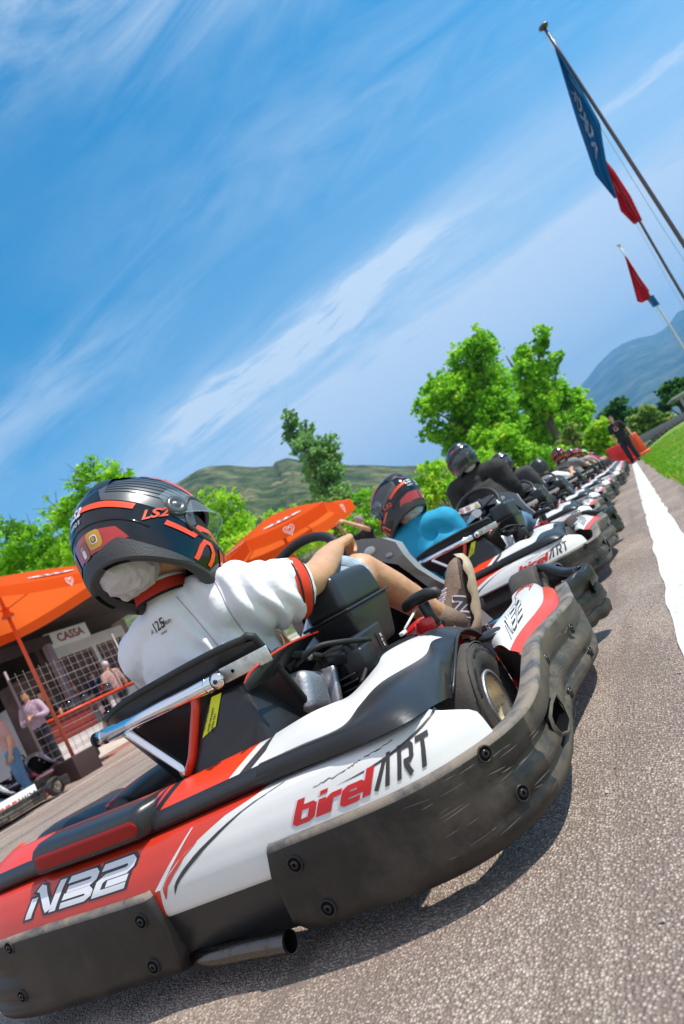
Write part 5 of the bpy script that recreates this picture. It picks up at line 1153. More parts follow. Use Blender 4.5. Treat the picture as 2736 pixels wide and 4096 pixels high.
# shoes: sole forward against the pedal, toe up
def make_shoe(parent, heel, toe, sole_n, ankle, s=1.0, name='shoe'):
    h, t = Vector(heel), Vector(toe); d = (t - h); L = d.length; d.normalize(); n = Vector(sole_n); n = (n - d * n.dot(d)).normalized(); w = d.cross(n)
    def P(u, a, q): return h + d * (u * L) + w * a * s - n * q * s
    prof = [(-0.02, 0.018, 0.055), (0.03, 0.032, 0.092), (0.15, 0.036, 0.108), (0.30, 0.037, 0.106), (0.45, 0.040, 0.090), (0.62, 0.045, 0.074), (0.80, 0.045, 0.063), (0.93, 0.036, 0.052), (1.0, 0.016, 0.034)]
    b = MB(); ns = 20; nu = 26
    def up(i, j):
        u = lerp(-0.02, 1.0, j / (nu - 1)); k = [(p[0], (p[1], p[2])) for p in prof]; hw, ht = interp(k, u); q = 2 * math.pi * i / ns
        return P(u, hw * math.cos(q) * (1 if math.sin(q) < 0.2 else 0.88), 0.012 + ht * 0.5 * (1 + math.sin(q)) )
    b.grid(ns, nu, up, M['shoe_taupe'], wrap_u=True); 
    U = b.build(name, parent)
    b = MB()
    def so(i, j):
        u = lerp(-0.05, 1.03, j / (nu - 1)); k = [(p[0], (p[1], p[2])) for p in prof]; hw, _ = interp(k, u); hw = hw * 1.16 + 0.002; r = [(-1, 0.019), (-1.06, 0.012), (-1.0, 0.003), (-0.8, -0.005), (0.8, -0.005), (1.0, 0.003), (1.06, 0.012), (1, 0.019)][i]
        return P(u, hw * r[0], r[1] + 0.016 * (abs(u - 0.5) * 2) ** 4 + 0.004 * math.sin(u * 26) * (1 if r[1] > 0.01 else 0))
    b.grid(8, nu, so, M['shoe_sole']); b.build('sole', U)
    b = MB()      # laces and overlays
    for k in range(6):
        u = 0.30 + 0.055 * k; hgt = interp([(p[0], p[2]) for p in prof], u) + 0.013
        b.tube([P(u, -0.026, hgt - 0.016), P(u + 0.02, 0, hgt + 0.006), P(u + 0.01, 0.026, hgt - 0.016)], 0.0032, M['lace'], seg=6, res=3); b.tube([P(u + 0.03, -0.026, hgt - 0.016), P(u + 0.01, 0, hgt + 0.007), P(u - 0.02, 0.026, hgt - 0.016)], 0.003, M['lace'], seg=6, res=3)
    hg = 0.112
    for sx, q in ((1, 0.0), (-1, 0.5), (1, 1.0), (-1, 1.4)): b.tube([P(0.32, 0, hg), P(0.30 - 0.05 * q, sx * 0.02, hg + 0.022), P(0.22 - 0.05 * q, sx * 0.045, hg + 0.012), P(0.26 - 0.1 * q, sx * 0.050, hg - 0.03)], 0.0028, M['lace'], seg=6, res=4)
    b.tube([P(0.28, -0.01, hg + 0.004), P(0.20, 0.0, hg + 0.012), P(0.14, 0.012, hg + 0.008)], 0.006, M['lace_green'], seg=6)
    b.build('laces', U)
    b = MB()      # side letter on both sides
    NL = crom([Vector((0, 0)), Vector((0.1, 1)), Vector((0.75, 0.0)), Vector((0.85, 1))], [0] * 4, 1)[0]
    def fine(pl, k=7): return [tuple(Vector(pl[i // k]).lerp(Vector(pl[min(i // k + 1, len(pl) - 1)]), (i % k) / k)) for i in range((len(pl) - 1) * k + 1)]
    for sg in (1, -1):
        b.grid(16, 6, lambda i, j: up_side(P, prof, lerp(0.02, 0.55, i / 15), lerp(0.024, lerp(0.078, 0.046, i / 15), j / 5), sg, -0.0008), M['shoe_dark'])
        b.grid(12, 4, lambda i, j: up_side(P, prof, lerp(0.55, 0.95, i / 11), lerp(0.022, 0.036, j / 3), sg, -0.0008), M['shoe_dark'])
        for wd, m, off in ((0.36, M['lace'], 0.0006), (0.19, M['lip_grey'], 0.0016)):
            for vs, fs in strokes([fine(NL)], wd): b.add([up_side(P, prof, 0.24 + x * 0.24, 0.026 + z * 0.042, sg, off) for x, z in vs], fs, m, False)
    b.build('side_letter', U)
    return U
def up_side(P, prof, u, q, sg, off=0.001):
    hw, ht = interp([(p[0], (p[1], p[2])) for p in prof], u); s_ = 2 * (q - 0.012) / ht - 1; c = math.sqrt(max(0, 1 - min(1, abs(s_)) ** 2)); return P(u, sg * (hw * c * (1 if s_ < 0.2 else 0.9) + off + 0.0035), q)
make_shoe(P1, Vector((-0.640, 2.105, 0.205)) - OFF, Vector((-0.585, 2.215, 0.440)) - OFF, (0.93, 0.34, -0.22), None, 1.16)
make_shoe(P1, Vector((-1.13, 2.08, 0.13)) - OFF, Vector((-1.12, 2.20, 0.36)) - OFF, (0.0, 0.9, -0.4), None, 1.06)
b = MB(); b.tube([Vector((-0.722, 2.00, 0.352)) - OFF, Vector((-0.690, 2.075, 0.270)) - OFF], [0.041, 0.046], M['shoe_taupe'], seg=18); b.build('shoe_collar', P1)
HM = make_helmet(P1, 'flash', visor_up=40); pose(HM, Vector((-0.998, 1.288, 0.852)) - OFF, 35, 29, 19)
# crumpled hair net under the helmet
b = MB()
def net(i, j):
    q = 2 * math.pi * i / 22; p = math.pi * j / 14; v = Vector((0.076 * math.sin(p) * math.cos(q), 0.074 * math.sin(p) * math.sin(q), 0.072 * math.cos(p)))
    return v * (1 + 0.10 * noise.noise(v * 22) + 0.16 * noise.noise(v * 70 + Vector((3, 1, 2))))
b.grid(22, 15, net, M['hair_net'], wrap_u=True, flip=True, smooth=False); hn = b.build('hair_net', HM); hn.location = (0.0, -0.042, -0.080)
# ================================================================== TREES AND BUSHES
def leaf_mats(key, cols):
    return [mk('leaf_%s_%d' % (key, i), c, 0.6, spec=0.3, trans=(tuple(min(1, q * 1.8 + 0.02) for q in c), 0.45)) for i, c in enumerate(cols)]
LM = {'spring': leaf_mats('spring', [(0.10, 0.27, 0.012), (0.25, 0.52, 0.016), (0.46, 0.72, 0.045)]),
      'deep': leaf_mats('deep', [(0.03, 0.10, 0.018), (0.06, 0.17, 0.026), (0.11, 0.26, 0.04)]),
      'grey': leaf_mats('grey', [(0.09, 0.20, 0.055), (0.20, 0.36, 0.10), (0.36, 0.52, 0.20)]),
      'yellow': leaf_mats('yellow', [(0.16, 0.36, 0.015), (0.32, 0.56, 0.025), (0.52, 0.70, 0.06)]),
      'pale': leaf_mats('pale', [(0.10, 0.20, 0.03), (0.22, 0.33, 0.06), (0.40, 0.46, 0.14)])}
mk('bark', (0.13, 0.10, 0.075), 0.9, bump=(12, 0.8), var=(4, 0.3))
def at(az, el, R): return Vector((R * math.sin(rad(az)), R * math.cos(rad(az)), 0.5 + R * math.tan(rad(el))))
def tree(name, label, cat, base, lobes, leaf, kind, n, group=None, trunk=0.2, trunk_top=None, seed=1, twig=0.0, lean=0.0):
    """lobes: (dx, dy, z, rx, rz) clumps of crown above the base"""
    rg = random.Random(seed); t = thing(name, label, cat, base, group=group)
    b = MB(); top = trunk_top or max(l[2] for l in lobes)
    c0 = Vector((0, 0, -0.3)); 
    b.tube([c0, Vector((0.02 * top, 0, top * 0.35)), Vector((lean * 0.5, 0.03 * top, top * 0.7)), Vector((lean, 0, top))], [trunk, trunk * 0.75, trunk * 0.45, trunk * 0.12], M['bark'], seg=8, res=3)
    for l in lobes:
        p = Vector((l[0], l[1], l[2])); s = Vector((l[0] * 0.2, l[1] * 0.2, max(0.3, l[2] - l[3] * 0.9 - 0.25 * top)))
        b.tube([s, s.lerp(p, 0.5) + Vector((0, 0, 0.1 * l[3])), p], [trunk * 0.4, trunk * 0.22, trunk * 0.06], M['bark'], seg=5, res=2)
    b.build('trunk', t)
    b = MB(); vol = [l[3] * l[3] * l[4] for l in lobes]; tv = sum(vol); ms = LM[kind]; vs = {m.name: [] for m in ms}
    V, F, I = [], [], []
    for l, v in zip(lobes, vol):
        k = int(n * v / tv) + 30; ph = rg.random() * 50
        ncl = max(10, k // 16)
        for _ in range(ncl):
            d = Vector((rg.gauss(0, 1), rg.gauss(0, 1), rg.gauss(0, 1))).normalized(); rr = (0.35 + 0.65 * rg.random() ** 0.55) * (0.80 + 0.42 * noise.noise(d * 2.3 + Vector((ph, 0, 0))))
            c = Vector((l[0] + d.x * l[3] * rr, l[1] + d.y * l[3] * rr, l[2] + d.z * l[4] * rr)); cs = l[3] * rg.uniform(0.06, 0.16)
            tone = 0.5 + 0.5 * noise.noise(c * (0.9 / max(0.6, l[3])) + Vector((ph, 3, 1))) + rg.uniform(-0.22, 0.22)
            for _2 in range(16):
                p = c + Vector((rg.gauss(0, 1), rg.gauss(0, 1), rg.gauss(0, 0.8))) * cs * 0.62
                s = leaf * rg.uniform(0.5, 1.1); a = Vector((rg.gauss(0, 1), rg.gauss(0, 1), rg.gauss(0, 0.6))).normalized(); w = a.orthogonal().normalized(); w = (w * math.cos(ph + s * 99) + a.cross(w) * math.sin(ph + s * 99))
                o = len(V); V += [p - a * s, p + w * s * 0.55, p + a * s, p - w * s * 0.55]; F.append([o, o + 1, o + 2, o + 3]); q = tone + rg.uniform(-0.25, 0.25); I.append(0 if q < 0.36 else (1 if q < 0.72 else 2))
    b.v = [tuple(p) for p in V]; b.f = F; b.mats = list(ms); b.mi = I; b.sm = [False] * len(F)
    b.build('crown', t)
    if twig:
        b = MB()
        for l in lobes:
            for k in range(int(twig)):
                d = Vector((rg.gauss(0, 1), rg.gauss(0, 1), abs(rg.gauss(0, 1)) + 0.3)).normalized(); p = Vector((l[0], l[1], l[2])); q = p + Vector((d.x * l[3], d.y * l[3], d.z * l[4])) * rg.uniform(0.95, 1.3); b.tube([p, p.lerp(q, 0.6) + Vector((rg.uniform(-.2, .2), 0, 0)), q], [0.02, 0.012, 0.005], M['bark'], seg=4)
        b.build('twigs', t)
    return t
def spread(az, R, Y=None): return Vector((R * math.sin(rad(az)), R * math.cos(rad(az)), 0))
def lobes_from(base_az, R, pts):
    """pts: (azimuth, elevation, radius, height radius): clump centres seen from the track"""
    b0 = spread(base_az, R); side = Vector((math.cos(rad(base_az)), -math.sin(rad(base_az)), 0)); fwd = Vector((math.sin(rad(base_az)), math.cos(rad(base_az)), 0)); out = []
    for i, (a, e, r, h) in enumerate(pts):
        sx = R * math.tan(rad(a - base_az)); d = ((i * 37) % 5 - 2) * 0.3 * r; p = side * sx + fwd * d
        out.append((p.x, p.y, 0.5 + R * math.tan(rad(e)), r, h))
    return b0, out
def plant(name, label, cat, az, R, pts, leaf, kind, n, seed, gz_=0.0, **k):
    b0, lb = lobes_from(az, R, pts); b0.z = gz_; lb = [(x, y, z - gz_, r, h) for x, y, z, r, h in lb]
    return tree(name, label, cat, b0, lb, leaf, kind, n, seed=seed, **k)
TG = 'trees behind the track'
plant('tree', 'tallest broad leafy green tree behind the queue of karts', 'tree', -8.3, 48, [(-5.6, 12.6, 1.5, 1.7), (-7.2, 12.6, 1.5, 1.4), (-10.3, 12.2, 1.4, 1.2), (-9.0, 10.5, 2.0, 1.9), (-6.6, 10.2, 2.0, 1.9), (-11.6, 10.6, 1.3, 1.3), (-12.3, 8.9, 1.2, 1.0), (-9.8, 8.2, 2.1, 1.6), (-7.4, 7.9, 2.1, 1.7), (-11.0, 7.0, 1.7, 1.3), (-8.8, 5.8, 2.2, 1.6), (-6.8, 6.0, 1.6, 1.4)], 0.17, 'spring', 44000, 11, group=TG, trunk=0.42)
plant('tree', 'narrow green tree with ragged top to the right of the tallest tree', 'tree', -4.2, 54, [(-0.9, 11.2, 0.8, 0.9), (-1.8, 10.4, 1.0, 1.0), (-3.0, 10.6, 1.1, 1.1), (-0.9, 8.9, 0.8, 0.6), (-2.5, 8.7, 1.4, 1.3), (-3.8, 9.0, 1.3, 1.3), (-3.6, 6.8, 1.9, 1.7), (-5.0, 5.3, 2.0, 1.6), (-4.3, 7.6, 1.4, 1.2)], 0.17, 'spring', 27000, 12, group=TG, trunk=0.36)
plant('tree', 'darker lower tree sloping down towards the far mountain', 'tree', -2.8, 60, [(-2.4, 6.6, 1.6, 1.2), (-1.6, 5.6, 1.5, 1.2), (-3.4, 5.2, 2.0, 1.6), (-1.2, 4.4, 1.3, 1.0), (-4.4, 3.9, 1.9, 1.5), (-2.4, 3.9, 1.9, 1.4), (-5.6, 3.0, 1.8, 1.4)], 0.18, 'spring', 20000, 13, group=TG, trunk=0.3)
plant('bush', 'round bright green bush at the foot of the tall tree', 'bush', -7.6, 36, [(-7.2, 5.6, 0.7, 0.7), (-8.0, 5.0, 0.9, 0.8), (-7.1, 4.6, 0.8, 0.8), (-7.9, 3.8, 1.0, 0.8), (-6.7, 3.6, 0.8, 0.7)], 0.11, 'spring', 9000, 14, group='bushes behind the karts')
plant('bush', 'pale flowering bush below the darker sloping tree', 'bush', -3.3, 46, [(-2.8, 3.5, 0.7, 0.6), (-3.5, 2.9, 0.9, 0.7), (-2.7, 2.5, 0.8, 0.7), (-3.8, 2.2, 0.9, 0.7), (-3.0, 1.6, 1.2, 0.8)], 0.13, 'pale', 6500, 15, group='bushes behind the karts')
plant('bush', 'yellow green bush just left of the standing man', 'bush', -1.3, 46, [(-0.8, 2.8, 0.7, 0.6), (-1.4, 2.4, 0.9, 0.7), (-0.7, 1.9, 0.8, 0.7), (-1.8, 1.7, 0.8, 0.7), (-1.2, 1.1, 1.1, 0.7)], 0.13, 'yellow', 6500, 16, group='bushes behind the karts')
plant('tree', 'dark rounded tree under the mountain behind the standing man', 'tree', 0.6, 85, [(1.0, 3.3, 1.4, 1.0), (0.0, 3.1, 1.5, 1.0), (1.5, 2.4, 1.2, 1.0), (0.5, 2.2, 1.8, 1.2), (-0.6, 2.2, 1.4, 1.2), (0.6, 1.0, 2.2, 1.3)], 0.25, 'deep', 9000, 17, group=TG, trunk=0.3)
plant('tree', 'pale olive tree between the two dark trees on the right', 'tree', 2.2, 70, [(2.6, 1.9, 0.9, 0.7), (1.7, 1.5, 1.1, 0.8), (2.6, 1.1, 1.1, 0.8), (1.5, 0.8, 1.1, 0.7), (3.2, 0.7, 1.1, 0.7)], 0.2, 'pale', 6500, 18, group=TG, trunk=0.2)
plant('tree', 'dark green tree by the roof edge at the right border', 'tree', 4.6, 75, [(5.0, 2.7, 0.9, 0.7), (4.2, 2.5, 1.0, 0.8), (5.6, 2.3, 1.1, 0.9), (4.6, 1.8, 1.5, 0.9), (3.8, 1.5, 1.1, 0.8), (5.6, 1.3, 1.3, 0.9), (6.6, 2.0, 1.3, 1.0)], 0.2, 'deep', 8500, 19, group=TG, trunk=0.3)
plant('poplar', 'slender grey green poplar in front of the hill', 'tree', -22.7, 44, [(-22.3, 15.6, 0.75, 0.8), (-22.7, 14.4, 0.95, 1.0), (-21.5, 14.3, 0.7, 0.8), (-20.3, 12.2, 0.75, 0.8), (-20.9, 11.2, 0.9, 1.0), (-22.3, 12.9, 1.05, 1.1), (-21.4, 12.2, 1.05, 1.1), (-22.6, 11.2, 1.15, 1.2), (-21.5, 10.2, 1.2, 1.2), (-22.7, 9.4, 1.2, 1.1), (-21.8, 8.2, 1.1, 1.0)], 0.12, 'grey', 22000, 20, group=TG, trunk=0.16, twig=3)
# the shrubs along the left, from the hill side round to the stand
BG = 'bushes along the pit side'
bl = [('tall leafy acacia at the left edge above the parasol', -46.8, 23, [(-47.2, 16.0, 1.1, 0.8), (-45.6, 15.6, 1.0, 0.8), (-46.8, 13.6, 1.4, 1.0), (-44.6, 13.6, 1.1, 0.9), (-49.0, 14.0, 1.4, 1.0), (-46.0, 11.5, 1.4, 0.9)], 'spring', 15000),
      ('airy acacia with thin bare twigs behind the nearest helmet', -39.5, 22, [(-39.2, 17.6, 1.0, 0.8), (-42.4, 16.6, 0.9, 0.7), (-40.6, 15.2, 1.2, 0.9), (-37.6, 16.6, 0.8, 0.7), (-36.0, 15.8, 0.8, 0.6), (-42.0, 13.2, 1.2, 0.9), (-38.8, 13.0, 1.3, 0.9), (-36.0, 13.0, 1.1, 0.8)], 'spring', 17000),
      ('yellow green bush right of the nearest helmet', -31.4, 26, [(-31.6, 12.4, 0.8, 0.6), (-30.3, 11.4, 0.8, 0.7), (-32.8, 11.8, 0.9, 0.8), (-30.6, 9.6, 1.0, 0.8), (-32.4, 9.4, 1.1, 0.9), (-31.2, 7.6, 1.3, 0.9)], 'yellow', 11000),
      ('low bush behind the top of the second parasol', -27.4, 28, [(-27.6, 8.6, 0.8, 0.6), (-29.0, 7.9, 0.8, 0.6), (-26.2, 8.2, 0.8, 0.6), (-27.6, 6.4, 1.2, 0.8), (-25.8, 6.4, 1.1, 0.8)], 'yellow', 7500),
      ('low pale bush below the slender poplar', -24.0, 32, [(-24.4, 8.1, 0.8, 0.6), (-23.0, 7.6, 0.8, 0.6), (-25.2, 6.6, 1.0, 0.8), (-23.2, 5.8, 1.2, 0.9)], 'pale', 6000),
      ('green bush between the second parasol and the blue shirt', -19.6, 30, [(-20.2, 6.6, 0.9, 0.7), (-18.6, 6.4, 0.9, 0.7), (-21.8, 5.4, 1.0, 0.8), (-19.6, 4.6, 1.3, 0.9), (-17.6, 4.8, 1.2, 0.9)], 'spring', 8500),
      ('bright bush left of the black jacket driver', -14.4, 30, [(-14.2, 6.3, 0.7, 0.6), (-15.4, 5.6, 0.8, 0.7), (-13.2, 5.9, 0.7, 0.6), (-14.6, 4.6, 1.0, 0.8), (-13.0, 4.2, 0.9, 0.8), (-16.2, 4.2, 1.1, 0.8)], 'yellow', 8500),
      ('dense green bush right behind the black jacket driver', -10.9, 33, [(-11.4, 5.2, 0.9, 0.8), (-10.0, 4.8, 0.9, 0.8), (-12.0, 3.8, 1.1, 0.9), (-9.6, 3.2, 1.1, 0.8)], 'spring', 7000),
      ('small bush low down behind the row of helmets', -5.8, 38, [(-6.6, 2.9, 0.9, 0.6), (-5.4, 2.7, 0.9, 0.6), (-5.9, 1.6, 1.2, 0.8), (-4.4, 1.9, 0.9, 0.7)], 'spring', 6000),
      ('broad bush under the left edge of the parasol', -51.0, 26, [(-50.8, 8.4, 1.1, 0.8), (-52.4, 8.0, 1.3, 0.9), (-49.6, 6.8, 1.2, 0.9), (-51.6, 5.6, 1.4, 1.0), (-49.0, 5.0, 1.2, 0.8)], 'deep', 8000),
      ('dark leafy bush behind the ticket hut', -45.6, 30, [(-45.8, 9.8, 1.0, 0.7), (-47.4, 9.6, 1.0, 0.7), (-44.4, 9.6, 1.0, 0.7), (-46.6, 8.6, 1.2, 0.9)], 'spring', 6500)]
for i, (lab, a, R, pts, kind, n) in enumerate(bl): plant('bush', lab, 'bush', a, R, pts, 0.085 if R < 27 else 0.10, kind, n, 40 + i, group=BG, trunk=0.07, twig=(9 if 'twigs' in lab else 2))
# ================================================================== THE REST OF THE QUEUE
Kw = [(-0.945, 0.95), (-0.925, 3.38), (-1.02, 5.85), (-1.04, 7.95), (-0.97, 10.2), (-0.86, 12.75), (-0.86, 15.05), (-0.87, 17.2), (-0.87, 19.3), (-0.87, 21.3), (-0.86, 23.2)]
klabels = ['second kart in the queue, whose driver wears a blue shirt', 'third kart in the queue, driven by the adult in a black jacket', 'fourth kart in the queue, under the driver in a dark hoodie', 'fifth kart in the queue, under the matt black and lime helmet', 'sixth kart in the queue, just ahead of the lime striped helmet', 'seventh kart in the queue from the camera', 'eighth kart in the queue from the camera', 'ninth kart, under the bright lime helmet', 'tenth kart, second from the head of the queue', 'kart at the head of the queue, by the standing man']
ALLK = {}
for (x, y), lab in zip(Kw[1:], klabels):
    k = copy_tree(KART); k.location = (x, y, 0); k['label'] = lab; k.rotation_euler = (0, 0, rad(random.Random(y).uniform(-1.6, 1.6)))
DG = 'drivers waiting in their karts'
def set_mat(o, m, slot=0):
    o.material_slots[slot].link = 'OBJECT'; o.material_slots[slot].material = m
def driver_mesh(label, top, legs, lean=(0, 0), head=(-0.06, 0.33, 0.95), face=(0, 8, 0), style='flash', sleeve='long', hands=True, up=1.0, visor=None, bulk=1.0, net=True, jname='jacket', vox=0.011, rest=False):
    """a seated adult in kart coordinates; up scales the sitting height"""
    t = thing('person', label, 'person', group=DG); hx, hy, hz = head; lx, ly = lean
    nb = Vector((hx * 0.85 - 0.01, hy - 0.01, hz - 0.135)); sh = nb + Vector((0, 0, -0.075)); B = bulk
    def L_(s): return sh + Vector((s * 0.165 * B, 0.015, -0.015))
    R, Lf = L_(1), L_(-1); hw = (Vector((0.125, 0.84, 0.65)), Vector((-0.115, 0.86, 0.66)))
    if rest: hw = (Vector((0.13, 0.66, 0.40)), Vector((-0.20, 0.68, 0.42)))
    eR = R.lerp(hw[0], 0.5) + Vector((0.07, -0.03, -0.10)); eL = Lf.lerp(hw[1], 0.5) + Vector((-0.07, -0.03, -0.10))
    if rest: hw = (R + Vector((-0.06, 0.30, -0.34)), Lf + Vector((0.06, 0.30, -0.34))); eR = R + Vector((0.055, 0.03, -0.27)); eL = Lf + Vector((-0.055, 0.03, -0.27))
    ch = [([(-0.06, 0.45, 0.16), (-0.06 + lx * 0.4, 0.37, 0.36), sh + Vector((0, 0.02, -0.10)), sh], [0.10, 0.095, 0.09, 0.06], 1.3), ([sh, nb, Vector((hx, hy, hz))], [0.055, 0.05, 0.08])]
    for s, e, h in ((R, eR, hw[0]), (Lf, eL, hw[1])): ch.append(([s, e, h], [0.05, 0.040, 0.027]))
    for sg in (1, -1): ch.append(([(sg * 0.10 - 0.05, 0.48, 0.17), (sg * 0.20 - 0.04, 0.88, 0.44), (sg * 0.17, 1.45, 0.20)], [0.085, 0.06, 0.04])); ch.append(([(sg * 0.17, 1.45, 0.18), (sg * 0.17, 1.55, 0.22), (sg * 0.17, 1.62, 0.30)], [0.04, 0.04, 0.03]))
    for h, e, ts in ((hw[0], eR, 1), (hw[1], eL, -1)):
        d = (h - e).normalized(); ch += hand_chains(h, d, (0, 0.4, -1), 1.05, 1.1, thumb_side=ts)
    solid('body', ch, 0.009, M['skin'], t, 4)
    wk = lambda co: 0.006 * noise.noise((co.x * 9, co.y * 9 - co.z * 5, co.z * 11)) + 0.003 * noise.noise((co.x * 25, co.y * 25, co.z * 22))
    tc_ = [([(-0.06, 0.44, 0.22), (-0.06 + lx * 0.4, 0.385, 0.38), sh + Vector((0, 0.02, -0.12)), sh + Vector((0, 0, -0.01))], [0.125, 0.125 * B, 0.125 * B, 0.085], 1.36), ([Lf, sh + Vector((0, 0, 0.02)), R], [0.078 * B, 0.072, 0.078 * B]), ([sh, nb + Vector((0, 0, -0.02))], [0.075, 0.064])]
    for s, e, h in ((R, eR, hw[0]), (Lf, eL, hw[1])):
        tc_.append(([s, s.lerp(e, 0.62)], [0.076 * B, 0.066]) if sleeve == 'short' else ([s, e, e.lerp(h, 0.88)], [0.076 * B, 0.062, 0.046]))
    j = solid(jname, tc_, vox, top, t, 4, wk)
    solid('trousers', [([(-0.05, 0.45, 0.14), (-0.05, 0.43, 0.26)], [0.13, 0.12], 1.25)] + [([(sg * 0.10 - 0.05, 0.48, 0.18), (sg * 0.20 - 0.04, 0.88, 0.44), (sg * 0.175, 1.40, 0.22)], [0.10, 0.078, 0.058]) for sg in (1, -1)], 0.013, legs, t, 4, wk)
    for sg in (1, -1):
        b = MB(); b.tube([(sg * 0.17, 1.43, 0.13), (sg * 0.17, 1.48, 0.15), (sg * 0.17, 1.58, 0.26), (sg * 0.17, 1.62, 0.36)], [0.035, 0.05, 0.045, 0.025], M['shoe_black'], seg=12, res=4); b.build('shoe', t)
    H = make_helmet(t, style, visor_up=visor); pose(H, Vector(head), *face)
    if net:
        c = hn.copy(); COL.objects.link(c); c.parent = H
    return t, H, j
# second kart: blue shirt, leaning out to the left and looking over
d2, _, j2 = driver_mesh('driver in a bright blue shirt turning the open visor helmet to the left', M['shirt_blue'], M['denim_blue'], lean=(-0.08, 0), head=(-0.285, 0.37, 0.862), face=(-80, 20, -10), sleeve='short', visor=40, jname='shirt', bulk=1.05, rest=True)
d2.location = (-0.925, 3.38, 0)
b = MB(); 
pts = on_mesh(j2, [Vector((0.118 + 0.030 * math.cos(q), 0.25, 0.585 + 0.022 * math.sin(q))) for q in [k * 0.5236 for k in range(12)]], (0.55, -1, 0.1)); b.add(pts, [list(range(12))], M['white_print'], False); b.build('sleeve_badge', j2)
d3, _, _ = driver_mesh('adult in a black jacket wearing a grey patterned helmet in the third kart', M['jacket_black'], M['trousers_dark'], head=(-0.245, 0.40, 1.142), face=(-34, 16, 4), style='grey', bulk=1.28, rest=True)
d3.location = (-1.02, 5.85, 0)
d4, _, _ = driver_mesh('driver in a dark grey hoodie and blue jeans in the fourth kart', M['hoodie_grey'], M['denim_blue'], head=(-0.265, 0.40, 1.055), face=(-36, 14, 2), style='grey', bulk=1.15, rest=True)
d4.location = (-1.04, 7.95, 0)
d5, _, _ = driver_mesh('driver in a white shirt with a matt black and lime helmet', M['cloth_white'], M['trousers_dark'], head=(-0.235, 0.36, 0.872), face=(-52, 22, -6), style='matt', sleeve='short', visor=35, jname='shirt')
d5.location = (-0.97, 10.2, 0)
d6, _, _ = driver_mesh('driver in a red streaked helmet and grey top in the sixth kart', M['shirt_grey'], M['trousers_dark'], head=(-0.20, 0.36, 1.00), face=(-14, 14, 0), style='red', sleeve='short', jname='shirt', vox=0.016)
d6.location = (-0.86, 12.75, 0)
for (x, y, lab, style, top, dz, face) in ((-0.86, 15.05, 'driver in a red streaked helmet in the seventh kart, greyish top', 'red', M['shirt_grey'], -0.03, -10), (-0.87, 17.2, 'driver in a red streaked helmet in the eighth kart, pale top', 'red', M['shirt_rose'], 0.0, 4), (-0.87, 19.3, 'driver wearing the bright lime helmet and a pink top', 'lime', M['shirt_pink'], -0.03, 6), (-0.87, 21.3, 'driver wearing the dark red helmet in the tenth kart', 'darkred', M['shirt_rose'], -0.12, 0), (-0.86, 23.2, 'driver wearing the plain black helmet at the head of the queue', 'plain', M['jacket_black'], -0.16, 0)):
    d, H, j = driver_mesh(lab, top, M['trousers_dark'], head=(-0.16, 0.36, 0.99 + dz), face=(face, 12, 0), style=style, sleeve='short', jname='shirt', vox=0.016)
    d.location = (x, y, 0)
